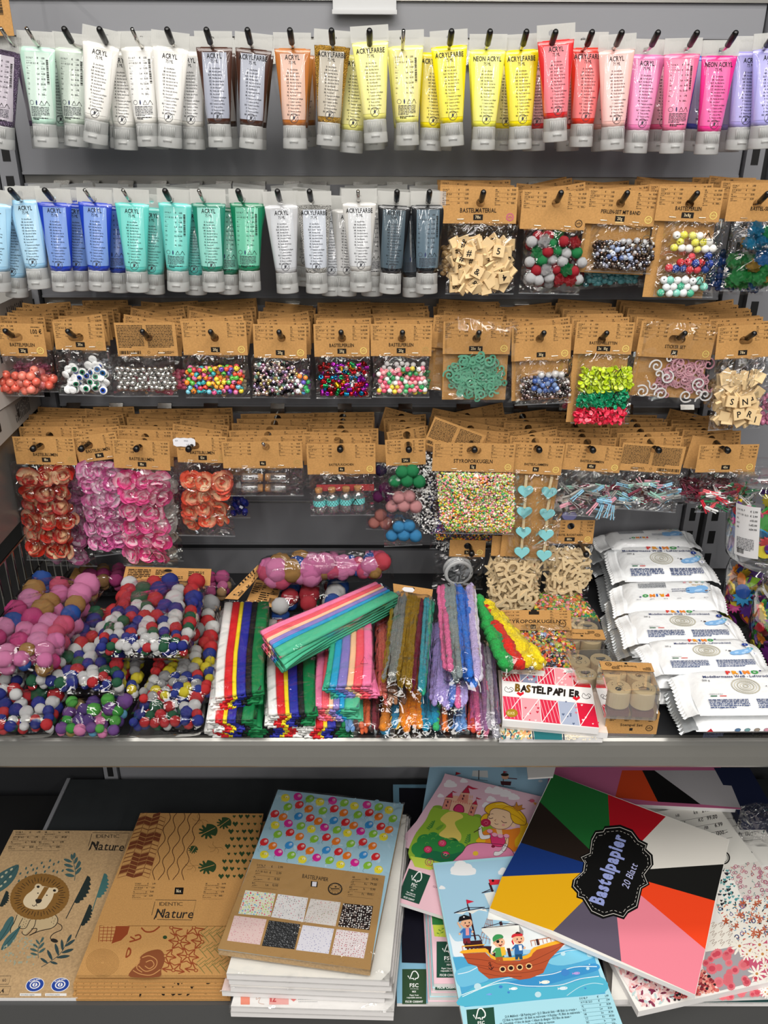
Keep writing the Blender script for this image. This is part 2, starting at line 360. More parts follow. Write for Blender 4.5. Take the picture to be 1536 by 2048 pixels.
r2 = [(20, 372, 'b', 'black tipped peg holding the front pale blue tube'), (90, 380, 'b', 'black tipped peg holding the left royal blue tube'), (170, 378, 'm', 'bare chrome peg holding the right royal blue tube'),
      (247, 382, 'm', 'bare chrome peg holding the front turquoise tube'), (330, 378, 'b', 'black tipped peg holding the turquoise tube with the price table'), (398, 380, 'm', 'bare chrome peg holding the green tube'),
      (476, 378, 'b', 'black tipped peg holding the dark green tube'), (555, 383, 'b', 'black tipped peg holding the left silver tube'), (619, 381, 'b', 'black tipped peg holding the silver glitter tube'),
      (716, 378, 'm', 'bare chrome peg holding the lone silver tube'), (794, 384, 'b', 'black tipped peg holding the first black tube'), (859, 383, 'b', 'black tipped peg holding the black tube with the price table'),
      (967, 380, 'b', 'black tipped peg holding the symbol tile pack'), (1122, 385, 'b', 'black tipped peg holding the red, white and green tinsel pompom pack'), (1254, 387, 'b', 'black tipped peg holding the pearl set with cord'),
      (1394, 385, 'b', 'black tipped peg holding the three-tier bead pack'), (1535, 385, 'b', 'black tipped peg holding the blue, gold and green pompom pack')]
for i, a in enumerate(r2): peg(1, i, *a)
r3 = ['coral bead pack', 'wiggle eye pack', 'silver bell bead pack', 'letter bead pack', 'pastel metallic bead pack', 'bright metallic bead pack', 'pink and green pearl pack', 'green felt scroll pack', 'steel-blue bead pack', 'lime, green and red sequin pack', 'pink scroll sticker pack', 'letter tile pack']
for i, ((x, y), n) in enumerate(zip([(10, 655), (135, 655), (285, 662), (421, 660), (558, 660), (682, 660), (805, 662), (958, 665), (1088, 662), (1214, 658), (1370, 662), (1510, 655)], r3)): peg(2, i, x, y, 'b', 'black tipped peg holding the ' + n)
r4 = ['red flower pack', 'tilted pink flower pack', 'front pink and white flower pack', 'coral flower pack', 'glass vial pack', 'pack of corked bottles with teal tape', 'green, pink and blue pompom pack', 'multicoloured foam ball pack', 'heart clip pack', 'left clothespin pack', 'clothespin pack turned to its text side', 'right red and green clothespin pack']
for i, ((x, y), n) in enumerate(zip([(62, 893), (160, 900), (270, 896), (375, 896), (527, 895), (680, 902), (818, 900), (950, 901), (1080, 900), (1188, 900), (1320, 903), (1459, 900)], r4)):
    peg(3, i, x, y, 'm' if i == 4 else 'k', ('bare chrome' if i == 4 else 'black') + ' peg holding the ' + n, splay=0)

# ================================================================== paint tubes
TB = .118; TH = .0195
def aw(t): return .0256 + (.0166 - .0256) * min(1, t)
def bw(t): return .0014 + (.0160 - .0014) * (.9 * min(1, max(t, 0)) + .1 * math.sin(min(1, max(t, 0)) * math.pi / 2))
def rip(q, t): return .00034 * min(1, 3 * max(t, 0)) * math.cos(9 * math.asin(max(-1, min(1, q))) + 2.2 * t)      # soft creases fanning out from the cap
def tsurf(x, y, o, g=0.0):                       # print map: y is measured down from the top of the tube (negative)
    t = (-y - TH) / (TB - TH); a, b = aw(t), bw(t); q = max(0, 1 - (x / a) ** 2); return (x, -b * math.sqrt(q) - rip(x / a, t) * q - .0004 - o, y)
def tube_meshes():
    L = {}; m = MB(); rings = []
    for i in range(17):
        t = i / 16; rings.append([(aw(t) * math.cos(2 * math.pi * k / 72), bw(t) * math.sin(2 * math.pi * k / 72) + (1 if k < 36 else -1) * rip(math.cos(2 * math.pi * k / 72), t) * math.sin(2 * math.pi * k / 72) ** 2, -TH - t * (TB - TH)) for k in range(72)])
    m.loft(rings); L['body'] = m.mesh('tube_body', 'paint', True); L['body_glitter'] = m.mesh('tube_body', 'glitter', True)
    m = MB(); prof = [(.0150, -TB + .0008), (.0163, -TB), (.0166, -TB - .002), (.0168, -TB - .016), (.0166, -TB - .0165), (.0166, -TB - .0172), (.0170, -TB - .018), (.0174, -TB - .030), (.0170, -TB - .0312), (.0150, -TB - .0312), (.0145, -TB - .029)]
    m.lathe(prof, 28)
    for k in range(9):
        x = (k - 4) * .0024; m.box((x - .0004, -.0175, -TB - .015), (x + .0004, -math.sqrt(.0166 ** 2 - x * x) + .001, -TB - .003))
    m.loft([[(x, -.0150, -TB - .0195), (x, -.0186, -TB - .0200), (x, -.0186, -TB - .0222), (x, -.0150, -TB - .0240)] for x in (-.006, .006)])
    L['cap'] = m.mesh('cap', 'cap_plastic', True)
    I = Ink(tsurf, base=.0001)
    n, k = 14, 36; P = []; yy = [-.0262 - (.1105 - .0262) * j / n for j in range(n + 1)]
    for y in yy:
        t = (-y - TH) / (TB - TH); w = min(.0172, .95 * aw(t)); P += [(w * (2 * i / k - 1), y) for i in range(k + 1)]
    I.put(P, [(j * (k + 1) + i, (j + 1) * (k + 1) + i, (j + 1) * (k + 1) + i + 1, j * (k + 1) + i + 1) for j in range(n) for i in range(k)], '#ffffff'); L['label'] = I.mesh('label_film', 'label_film', True)
    names = [('D', 'Acrylfarbe'), ('GB', 'Acrylic paint'), ('SLO', 'Akrilna barva'), ('HR', 'Akrilna boja'), ('CZ', 'Akrylová barva'), ('SK', 'Akrylová farba'), ('H', 'Akrilfesték'), ('PL', 'Farba akrylowa'), ('NL', 'Acrylverf'), ('F', 'Peinture acrylique'), ('I', 'Colore acrilico'), ('RO', 'Culoare acrilica'), ('P', 'Tinta acrílica'), ('E', 'Pintura acrílica'), ('BG', 'Akpunha boa')]
    def front(lines, dx=0):
        I = Ink(tsurf, base=.0004); z = -.0338
        for s, h, bold in lines: I.text(s, 0, z, h, '#17181c', 'c', .72, bold); z -= .0056
        z -= .0001
        for c, w in names: I.text(c, -.0098 + (.0068 if 0 else .0045), z - .0022, .0021, '#1c1d22', 'r', .8, 1); I.text(w, -.0040, z - .0022, .0021, '#26272c', 'l', .8, .6); z -= .00412
        I.ring(.001, -.1085, .0062, .0006, '#3a3b42'); I.ell(.001, -.1080, .0016, .0024, '#3a3b42', 8); I.line([(-.003, -.1125), (.005, -.1045)], .0006, '#3a3b42'); I.line([(.003, -.112), (.006, -.107)], .0005, '#3a3b42')
        return I.mesh('print', 'ink')
    L['A'] = front([('ACRYL', .0062, .8), ('75 ML', .0042, 0)]); L['F'] = front([('ACRYLFARBE', .0062, .8), ('75 ML', .0042, 0)])
    L['N'] = front([('NEON ACRYL', .0060, .8), ('75 ML', .0042, 0)])
    I = Ink(tsurf, base=.0004)
    rows = [('D E NL P', '€', '1.00'), ('A F I SK SLO', '€', '1.00'), ('PL', 'zl', '5.00'), ('RO', 'Lei', '4.50'), ('HR', 'kn', '8.00'), ('CZ', 'Kc', '25.00'), ('BG', 'lv', '1.95'), ('H', 'Ft', '350.-')]
    for i, (a, b, c) in enumerate(rows):
        z = -.0345 - i * .0066; I.text(a, -.0150, z, .0022, '#2a2a30', 'l', .8); I.text(b, .0012, z, .0022, '#1a1a20', 'c', .9, 1); I.text(c, .0108, z, .0023, '#1a1a20', 'r', .9, 1)
        I.line([(-.015, z - .0026), (.0085, z - .0026)], .00025, '#55565c')
    I.barcode(.0125, -.066, .0030, .031, vertical=True, seed=3)
    I.ring(-.011, -.0905, .0032, .0005, '#4a4b52', 14); I.recycle(.0035, -.0908, .0036); I.recycle(.0105, -.0908, .0036); I.ell(-.0035, -.0905, .0011, .0034, '#26305a', 8)
    I.words(-.0125, -.0955, .025, .0011, 7, '#3a3b42', 5, 1.75); I.words(-.0105, -.1095, .021, .0012, 2, '#1c1d22', 8, 1.6)
    L['B'] = I.mesh('print', 'ink'); return L
TM = tube_meshes()
def plate_hole(name, mats, w, h, cx, cz, r, th=.0008, top=0.0, extra=None, parent=None, color=None, slot=0, y0=0.0):   # upright plate with a round or slotted hole
    cx = max(-w / 2 + r * 1.4 + slot, min(w / 2 - r * 1.4 - slot, cx)); cz = max(-h + r * 1.3, min(-r * 1.25, cz)); n = 24; A = []; B = []
    for k in range(n):
        t = 2 * math.pi * (k + .5) / n; c, s = math.cos(t), math.sin(t); A.append((cx + r * c + (slot if c > 0 else -slot), cz + r * s))
        sx = ((w / 2 - cx) / c if c > 0 else (-w / 2 - cx) / c) if abs(c) > 1e-6 else 9; sz = ((-cz) / s if s > 0 else (-h - cz) / s) if abs(s) > 1e-6 else 9; q = min(sx, sz); B.append([cx + q * c, cz + q * s])
    for X, Z in ((w / 2, 0), (-w / 2, 0), (-w / 2, -h), (w / 2, -h)): 
        k = min(range(n), key=lambda i: (B[i][0] - X) ** 2 + (B[i][1] - Z) ** 2); B[k] = [X, Z]
    m = MB(); vs = [(x, y0 + y, z) for y in (-th, 0) for x, z in A] + [(x, y0 + y, z) for y in (-th, 0) for x, z in B]
    fs = []
    for k in range(n):
        j = (k + 1) % n; fs += [(k, 2 * n + k, 2 * n + j, j), (n + k, n + j, 3 * n + j, 3 * n + k), (k, j, n + j, n + k), (2 * n + k, 3 * n + k, 3 * n + j, 2 * n + j)]
    m.add(vs, fs)
    if extra: extra(m)
    return m.build(name, mats, parent, color=color)
def pegloc(T, row, px, d):          # the nearest peg of a row in the local frame of a thing
    xs = [x for (r, i), x in PEGS.items() if r == row]; X = min(xs, key=lambda x: abs(x - px)); 
    return T.inverted() @ Vector((X, -d, ROWZ[row] - (.006 if row == 3 else .018)))
def paint_tube(row, xt, yt, xb, yb, col, lab, kind, d, label, yaw=0, name='paint_tube'):
    p = W(xt, yt, d); q = W(xb, yb, d); roll = math.atan2(q.x - p.x, p.z - q.z)
    T = Matrix.Translation(p) @ Matrix.Rotation(-roll, 4, 'Y') @ Matrix.Rotation(R(yaw), 4, 'Z')
    o = tag(obj(name, None), label, 'paint tube', 'acrylic paint tubes'); o.matrix_world = T
    h = pegloc(T, row, p.x, d)
    def ribs(m):
        for k in range(22):
            x = -.0252 + k * .0024; m.box((x, -.0012, -.0165), (x + .0008, -.0008, -.001))
    plate_hole('crimp_seal', 'crimp', .053, .0205, h.x if abs(h.x) < .02 else 0, h.z if -.018 < h.z < -.004 else -.0105, .0042, .001, extra=ribs, parent=o)
    obj('tube_body', TM['body_glitter' if 'glit' in kind else 'body'], o, col); obj('cap', TM['cap'], o)
    obj('label_film', TM['label'], o, lab); obj('print', TM[kind[0]], o); return o
WH, PY, BY = '#eceae4', '#f3ee86', '#f7e30c'
T1 = [(5, 68, 5, 288, '#6d5a78', '#b8b0bb', 'Bglit', .19, 'purple glitter tube cut by the left edge of the top row'),
 (70, 62, 93, 290, '#bfe3d2', '#cfe4d9', 'B', .19, 'mint green tube turned to its price table in the top row'), (142, 66, 153, 292, '#ccdccd', '#d3ddd4', 'B', .16, 'milky green-white tube half hidden behind the first white tube'),
 (204, 56, 191, 283, WH, '#f1efea', 'A', .20, 'white tube hanging highest beside the mint tubes, text side out'), (236, 72, 252, 292, WH, '#eeece8', 'A', .165, 'white tube leaning behind the first white tube'),
 (273, 62, 300, 293, WH, '#f0efec', 'B', .18, 'white tube turned to its price table'), (341, 63, 340, 298, WH, '#f0eeea', 'A', .195, 'upright white tube left of the brown tubes'), (374, 72, 388, 298, WH, '#e6e6e6', 'A', .16, 'white tube behind the last white tube'),
 (426, 62, 441, 290, '#4a2c22', '#a5a9b8', 'A', .19, 'dark brown tube with a bluish grey label'), (508, 66, 502, 292, '#46291e', '#a9adba', 'F', .19, 'chocolate brown tube with a wide grey label'),
 (584, 65, 590, 297, '#bb7134', '#dcb7a6', 'A', .19, 'copper tube with a pinkish label'), (666, 60, 656, 297, '#c0902c', '#b9b1a2', 'Fglit', .185, 'gold glitter tube with a pale label'),
 (714, 80, 703, 292, PY, '#efe9a0', 'F', .16, 'pale yellow tube leaning behind the raised pale yellow tube'), (738, 51, 752, 284, PY, '#f2ec9c', 'F', .20, 'raised pale yellow tube with the lettering ACRYLFARBE'),
 (810, 60, 815, 293, PY, '#ece39a', 'B', .18, 'pale yellow tube turned to its price table'), (874, 75, 860, 302, BY, '#efdf70', 'F', .16, 'bright yellow tube peeking out left of its neighbour'),
 (897, 60, 905, 302, BY, '#f4e65e', 'F', .19, 'bright yellow tube left of the neon yellow tube'), (977, 68, 966, 302, '#f6f45a', '#f3f08a', 'N', .19, 'neon yellow tube with the lettering NEON'),
 (1043, 68, 1040, 305, BY, '#f3e257', 'F', .185, 'bright yellow tube right of the neon yellow tube'), (1112, 48, 1110, 284, '#dd2a2c', '#ee808a', 'A', .205, 'raised red tube with a pink label'),
 (1180, 64, 1160, 303, '#e2331f', '#ee7f80', 'F', .175, 'twisted scarlet tube right of the raised red tube'), (1235, 68, 1224, 298, '#f6c0b8', '#f7cbc6', 'A', .19, 'pale pink tube right of the scarlet tube'),
 (1300, 78, 1270, 302, '#e97fb6', '#ec9ac4', 'A', .175, 'orchid pink tube leaning right'), (1368, 76, 1342, 308, '#ef6f9c', '#f08fae', 'B', .19, 'pink tube turned to its price table'),
 (1444, 80, 1412, 302, '#ee3390', '#ee6aa8', 'N', .18, 'neon pink tube with the lettering NEON ACRYL'), (1508, 72, 1474, 292, '#aaa2e2', '#b3aee4', 'A', .17, 'lavender tube leaning behind the right-hand lavender tube'),
 (1546, 65, 1521, 292, '#aaa6e8', '#b6b3ec', 'A', .195, 'lavender tube cut by the right edge')]
for t in T1: paint_tube(0, *t)
LB, RB, TQ = '#9fd0f0', '#1b3db8', '#5ec9c0'
T2 = [(-13, 378, 0, 580, LB, '#abd6f0', 'A', .195, 'pale blue tube cut by the left edge of the second row'), (18, 395, 33, 575, LB, '#a9d2ec', 'A', .165, 'pale blue tube behind the front pale blue tube'),
 (44, 372, 80, 572, LB, '#b3daf2', 'A', .19, 'front pale blue tube beside the royal blue tubes'), (105, 377, 128, 577, RB, '#7d9cdb', 'A', .195, 'left royal blue tube of the second row'),
 (148, 380, 160, 572, RB, '#6d8fd0', 'A', .165, 'royal blue tube between the two front royal blue tubes'), (188, 377, 201, 578, RB, '#7b9bdc', 'A', .19, 'right royal blue tube of the second row'),
 (224, 385, 238, 572, '#1a3796', '#5a7cc4', 'B', .16, 'dark blue tube hanging behind the front turquoise tube'), (262, 378, 276, 581, TQ, '#7bd3cb', 'A', .20, 'front turquoise tube with the lettering ACRYL'),
 (302, 388, 308, 575, TQ, '#74ccc4', 'A', .165, 'turquoise tube behind the front turquoise tube'), (349, 378, 357, 574, TQ, '#79cfc6', 'B', .19, 'turquoise tube turned to its price table'),
 (384, 390, 392, 570, '#48b3ac', '#62c0b8', 'A', .16, 'turquoise tube behind the green tube'), (415, 378, 428, 579, '#1f7f68', '#8ed0c4', 'A', .195, 'green tube with a mint label, text side out'),
 (452, 388, 458, 572, '#17694f', '#6fb8a4', 'B', .165, 'dark green tube behind the green tube'), (492, 378, 500, 573, '#0d7a54', '#6cbda0', 'B', .185, 'dark green tube turned to its price table'),
 (560, 382, 575, 574, '#c2c3c6', '#c6c9ce', 'A', .19, 'left silver tube of the second row'), (627, 382, 634, 576, '#b9b8b4', '#c4cad4', 'Fglit', .19, 'silver glitter tube beside the left silver tube'),
 (658, 392, 664, 572, '#b2b3b6', '#bcc0c6', 'A', .16, 'silver tube behind the silver glitter tube'), (718, 377, 722, 578, '#c5c3bf', '#cfd1d4', 'F', .2, 'lone silver tube hanging on a bare chrome peg'),
 (697, 392, 692, 575, '#bdbcb9', '#c4c4c4', 'A', .165, 'silver tube peeking out left of the lone silver tube'), (742, 392, 744, 575, '#bdbcb9', '#c8c8c8', 'B', .165, 'silver tube peeking out right of the lone silver tube'),
 (791, 383, 780, 577, '#14161a', '#4d5c66', 'A', .19, 'black tube with a slate label, text side out'), (822, 394, 826, 572, '#1a1d22', '#3e4a54', 'B', .165, 'black tube hanging between the two front black tubes'),
 (857, 382, 853, 579, '#14171b', '#5a6d7a', 'B', .195, 'black tube turned to its price table')]
for t in T2: paint_tube(1, *t)
back = {0: ['#6d5a78', '#bfe3d2', '#ccdccd', WH, WH, WH, '#3a241c', '#3a241c', '#a9692f', '#c0902c', PY, PY, BY, '#f6f45a', BY, '#c9282a', '#d6301f', '#f0b6ae', '#e97fb6', '#ef5f92', '#4350b0', '#aaa6e8'],
        1: [LB, RB, RB, TQ, TQ, '#1f7f68', '#0d7a54', '#c2c3c6', '#b9b8b4', '#c5c3bf', '#14161a', '#14161a']}
nm = {0: [a[3] for a in r1], 1: [a[3] for a in r2]}
for row in (0, 1):
    for i, c in enumerate(back[row]):
        for k, d in enumerate((.125, .075)):
            x = PEGS[(row, i)] + rnd.uniform(-.008, .008); px_t = None
            p = Vector((x, -d, ROWZ[row] + (-.004 if k == 0 else -.002))); T = Matrix.Translation(p) @ Matrix.Rotation(R(rnd.uniform(-6, 6)), 4, 'Y')
            if row == 0 and k == 1 and i % 2: continue
            hnt = nm[row][i].split(' peg ')[1]
            o = tag(obj('paint_tube', None), 'paint tube behind, on the ' + nm[row][i].replace('black tipped ', '').replace('bare chrome ', ''), 'paint tube', 'acrylic paint tubes'); o.matrix_world = T
            h = T.inverted() @ Vector((PEGS[(row, i)], -d, ROWZ[row] - .018))
            plate_hole('crimp_seal', 'crimp', .053, .0205, h.x, h.z, .0042, .001, parent=o)
            obj('tube_body', TM['body'], o, c); obj('cap', TM['cap'], o); lc = tuple(.5 * a + .3 for a in hx(c)[:3]) + (1,); obj('label_film', TM['label'], o, lc); obj('print', TM['A'], o)
# ================================================================== packs with a kraft header card: the kit
import bmesh
mat('ink_black', '#14120f', .5); mat('twig_green', '#2f5a34', .6); mat('film_edge', '#c9cdd2', .2, alpha=.14); mat('tape_teal', '#6fc9c8', .45)
_noise = random.Random(5)
def bag_mesh(w, h, th, seed, top=0.0, sag=.62, wild=1.0):       # two sealed sheets of film; u along x, v down from the card
    r = random.Random(seed); nx, nz = 12, 13; m = MB(); ph = [(r.uniform(0, 6.3), r.uniform(0, 6.3), r.uniform(2, 7), r.uniform(2, 7), r.uniform(.2, 1)) for _ in range(7)]
    def wr(u, v): return sum(a * math.sin(p * u * 3 + x) * math.sin(q * v * 3 + y) for x, y, p, q, a in ph) / 4
    for s in (-1, 1):
        vs = []
        for j in range(nz + 1):
            v = j / nz
            for i in range(nx + 1):
                u = 2 * i / nx - 1; e = (1 - abs(u) ** 2.6) * math.sin(math.pi * min(1, max(0, v)) ** sag) if 0 < v < 1 else 0
                e = max(0, e); y = s * th * (e ** .7) * (1 + .28 * wild * wr(u, v)) + s * .0004 + .0009 * wild * wr(v * 2, u)
                x = u * w / 2 * (1 - .02 * math.sin(v * math.pi)) + .0006 * wild * wr(v, 1 - u); vs.append((x, y, -v * h + top + .0012 * wild * (abs(u) > .98) * wr(u, v)))
        fs = [(j * (nx + 1) + i, j * (nx + 1) + i + 1, (j + 1) * (nx + 1) + i + 1, (j + 1) * (nx + 1) + i) for j in range(nz) for i in range(nx)]
        if s == 1: fs = [f[::-1] for f in fs]
        m.add(vs, fs)
    return m
PRICES = [('D E NL P', '€', '1.00'), ('A F I SK SLO', '€', '1.00'), ('PL', 'zl', '5.00'), ('RO', 'Lei', '4.50')], [('HR', 'kn', '8.00'), ('CZ', 'Kc', '25.00'), ('BG', 'lv', '1.99'), ('H', 'Ft', '350.-')]
def price_table(I, x0, x1, y, rows, h=.0019, step=.0068, sub=True, col='#2b2118'):
    w = x1 - x0
    for k, (a, b, c) in enumerate(rows):
        yy = y - k * step; I.text(a, x0, yy, h * 1.1, col, 'l', .82, .8); I.text(b, x0 + w * .62, yy, h * 1.1, col, 'c', .9, 1.2); I.text(c, x1, yy, h * 1.2, col, 'r', .95, 1.4)
        if sub: I.words(x0, yy - h * .6, w * .35, h * .45, 1, '#5a452e', k + 3)
        if k < len(rows) - 1: I.line([(x0, yy - step * .55), (x1, yy - step * .55)], .0002, '#6b5438')
def card_print(w, h, title, count, seal='gold', back=False, tscale=1.0, counts=None, table=True):
    I = Ink(base=.0012)
    if back:
        for c in (0, 1):
            x = -w / 2 + .003 + c * (w / 2 - .001); I.words(x, -.004, w / 2 - .007, .0013, int((h - .014) / .0026), '#2b2118', 7 + c, 1.9)
        I.barcode(-w / 2 + .003 if back == 1 else w * .12, -h + .0035, w * .36, .0055); I.ring(w * .02, -h + .0065, .0022, .0005, '#2b2118', 12); I.recycle(w * .18 if back == 1 else -w * .1, -h + .006, .0028); I.words(w * .26 if back == 1 else -w * .3, -h + .008, w * .18, .0009, 3, '#2b2118', 4)
        return I.mesh('print', 'ink')
    if table:
        tw = w * .335; st = min(.0062, (h - .016) / 4.2)
        price_table(I, -w / 2 + .0035, -w / 2 + .0035 + tw, -.0048, PRICES[0], step=st); price_table(I, w / 2 - .0028 - tw * .8, w / 2 - .0028, -.0048, PRICES[1], step=st)
    if title: I.text(title, 0, -h + .0160, .0054 * tscale, '#241a12', 'c', .74, 1.0)
    for k, c in enumerate(counts or [count]):
        if not c: continue
        n = len(counts or [0]); x = (k - (n - 1) / 2) * .0095; bw_ = max(.0042, .0020 * len(c) + .0012)
        if title == 'PERLEN-SET MIT BAND': I.rect(x - .0062, -h + .0025, x + .0062, -h + .0142, '#e2bf83'); I.up()
        I.rect(x - bw_, -h + .0050, x + bw_, -h + .0132, '#1d1814'); I.up().text(c, x, -h + .0072, .0044, '#e9d2a6', 'c', .8, .6)
    I.layer = 0
    if seal:
        c = {'gold': '#ecd678', 'pink': '#c84f8c', 'black': '#2c221a', 'dull': '#b9985a'}[seal]; x, y, q = w / 2 - .0098, -h + .0095, .0056
        I.seal(x, y, q, c)
    return I.mesh('print', 'gloss_print' if seal == 'gold' and 0 else 'ink')
_st = None
def staples(o, w, h):
    global _st
    if _st is None: _st = MB().tube([(-.0052, .0006, 0), (-.005, -.0004, 0), (.005, -.0004, 0), (.0052, .0006, 0)], .00035, 6).mesh('staple', 'staple_metal')
    for s in (-1, 1): obj('staple', _st, o, loc=(s * w * .23, -.0016, -h + .0055 + rnd.uniform(-.001, .001)), rot=(0, rnd.uniform(-.06, .06), 0))
class Pack: pass
def pack(row, x0, x1, yt, yc, label, cat='craft pack', bag=None, roll=0, th=.008, d=.19, title='', count='', seal='gold', backing=None, back=False, counts=None, tscale=1.0, table=True, sheet='film', sag=.62, seed=None, yaw=0, name='craft_pack', group='craft packs with kraft header cards', lean=0, hole=.0066, slot=0, stapled=True, over=False, wild=1.0, peg=None):
    P = Pack(); xm = (x0 + x1) / 2; p = W(xm, yt, d); ym = (yt + yc) / 2
    w = (W(x1, ym, d).x - W(x0, ym, d).x) * math.cos(R(roll)); h = (W(xm, yt, d).z - W(xm, yc, d).z) / math.cos(R(roll)); P.w, P.h = w, h
    T = Matrix.Translation(p) @ Matrix.Rotation(R(roll), 4, 'Y') @ Matrix.Rotation(R(lean), 4, 'X') @ Matrix.Rotation(R(yaw), 4, 'Z')
    o = tag(obj(name, None), label, cat, group); o.matrix_world = T; P.o = o; P.T = T; Ti = T.inverted(); P.d = d
    P.loc = lambda px, py: Ti @ W(px, py, d)
    hp = pegloc(T, row, peg if peg is not None else p.x, d) if row is not None else Vector((0, 0, -.012))
    P.hp = hp
    c = plate_hole('header_card', 'kraft', w, h, hp.x, hp.z, hole, .0009, parent=o, slot=slot)
    obj('print', card_print(w, h, title, count, seal, back, tscale, counts, table), c)
    if stapled: staples(o, w, h)
    if backing:
        q = Ti @ W(xm, backing, d); MB().box((-w / 2 + .002, .0075, q.z), (w / 2 - .001, .0085, -.002)).build('backing_card', 'kraft', o)
    if bag:
        bx0, bx1, by1 = bag; a = Ti @ W(bx0, (yc + by1) / 2, d); b = Ti @ W(bx1, (yc + by1) / 2, d); c_ = Ti @ W((bx0 + bx1) / 2, by1, d)
        bw_ = b.x - a.x; top = .0008 if over else -h + .004; m = bag_mesh(bw_, top - c_.z, th, seed if seed is not None else hash(label) % 9999, 0, sag, wild)
        P.bag = m.build('bag', sheet, o, True); P.bag.location = ((a.x + b.x) / 2, -.0022 if over else .0012, top); P.bw = bw_
        if not over:
            mm = MB(); mm.box((-bw_ / 2, -.0006, -.0018), (bw_ / 2, .0006, 0)); s = mm.build('seam', 'film_edge', o); s.location = ((a.x + b.x) / 2, .0012, c_.z + .001)
    return P
def inside(poly, x, y):
    r = False; n = len(poly)
    for i in range(n):
        (x0, y0), (x1, y1) = poly[i], poly[i - 1]
        if (y0 > y) != (y1 > y) and x < (x1 - x0) * (y - y0) / (y1 - y0) + x0: r = not r
    return r
def fill(P, poly, size, name, meshes, cols, layers=2, keep=1.0, jit=.22, seed=1, y0=.001, dy=.62, rot=True, scale=(1, 1), bulge=0.0, squash=1.0, tilt=None, sub=None):
    r = random.Random(seed); L = [P.loc(*q) for q in poly]; pl = [(v.x, v.z) for v in L]; x0, x1 = min(v[0] for v in pl), max(v[0] for v in pl); z0, z1 = min(v[1] for v in pl), max(v[1] for v in pl); out = []
    for k in range(layers):
        j = 0; z = z0 + size * .5 + (k % 2) * size * .3
        while z < z1:
            x = x0 + size * .5 + (j % 2) * size * .5
            while x < x1:
                xx, zz = x + r.uniform(-jit, jit) * size, z + r.uniform(-jit, jit) * size
                if inside(pl, xx, zz) and r.random() < keep:
                    i = r.randrange(len(meshes)); c = cols(xx, zz, r) if callable(cols) else r.choice(cols)
                    ro = (r.uniform(0, 6.28), r.uniform(0, 6.28), r.uniform(0, 6.28)) if rot is True else (R(r.uniform(-tilt, tilt)), r.uniform(0, 6.28), R(r.uniform(-tilt, tilt))) if rot == 'flat' else (0, 0, 0)
                    u = (2 * (xx - x0) / (x1 - x0) - 1); bl = bulge * (1 - u * u)
                    ob = obj(name, meshes[i], P.o, c, (xx, y0 - bl - (k - (layers - 1) / 2) * size * dy * squash + r.uniform(-.1, .1) * size, zz), ro, r.uniform(*scale)); out.append(ob)
                    if sub: sub(ob, r, i)
                x += size
            j += 1; z += size * .87
    return out
# ---- small things inside the packs
def ico(sub, rad, disp=0, seed=0, freq=9, spikes=0):
    bm = bmesh.new(); bmesh.ops.create_icosphere(bm, subdivisions=sub, radius=1); r = random.Random(seed)
    from mathutils import noise
    for v in bm.verts:
        n = v.co.normalized(); f = 1 + disp * (noise.noise(n * freq + Vector((seed, 3, 1))) + .6 * noise.noise(n * freq * 3)) + (spikes * r.random() ** 3)
        v.co = n * rad * f
    vs = [tuple(v.co) for v in bm.verts]; bm.verts.index_update(); fs = [tuple(v.index for v in f.verts) for f in bm.faces]; bm.free(); m = MB(); m.add(vs, fs); return m
POM = [ico(3, .5, .10, s).mesh('pompom', 'fuzz', True) for s in range(5)]
POMS = [ico(2, .5, .12, s, 5).mesh('pompom', 'fuzz', True) for s in range(3)]
TINP = [ico(3, .5, .06, s, 8, .5).mesh('pompom', 'glitter', False) for s in range(3)]
def bead_prof(k): 
    if k == 'round': return [(.12, -.46)] + [(.5 * math.cos(R(a)), .5 * math.sin(R(a))) for a in (-66, -45, -22, 0, 22, 45, 66)] + [(.12, .46), (.1, .3), (.1, -.3)]
    if k == 'spool': return [(.22, -.5), (.42, -.5), (.48, -.4), (.48, -.25), (.36, -.17), (.46, -.1), (.46, .1), (.36, .17), (.48, .25), (.48, .4), (.42, .5), (.22, .5), (.22, .1), (.22, -.1)]
    if k == 'bell': return [(.1, -.5), (.28, -.45), (.46, -.2), (.5, -.04), (.46, 0), (.5, .04), (.46, .2), (.28, .45), (.1, .5)]
    if k == 'facet': return [(.2, -.48), (.5, -.18), (.5, .18), (.2, .48)]
def beads(k, m, n=12, smooth=True): return MB().lathe(bead_prof(k), n).mesh('bead', m, smooth)
ROUND, ROUNDM, SPOOL, BELL, FACET, CLEARB, FACETM = beads('round', 'bead'), beads('round', 'metal_bead'), beads('spool', 'metal_bead'), beads('bell', 'metal_bead'), beads('facet', 'bead', 6, False), beads('round', 'clear_bead'), beads('facet', 'metal_bead', 6, False)
def letter_bead(ch):
    m = MB().lathe(bead_prof('round'), 12); vs, fs, a = glyph(ch, 2)
    for s in (-1, 1): m.add([((x - a / 2) * .7 * -s, s * (.51 - .16 * ((x - a / 2) ** 2 + (y - .35) ** 2)), (y - .35) * .7) for x, y in vs], fs, None, 1)
    return m.mesh('bead', ['bead', 'ink_black'], True)
LETB = [letter_bead(c) for c in 'AHNTXKE']
def stripes_bead():
    m = MB().lathe(bead_prof('round'), 14)
    for k in range(46): 
        t, u = _noise.uniform(0, 6.28), _noise.uniform(-.85, .85); c = math.sqrt(1 - u * u); m.add(*_dot((c * math.cos(t) * .5, c * math.sin(t) * .5, u * .5), .045), None, 1)
    return m.mesh('bead', ['matte', 'paint_white'], True)
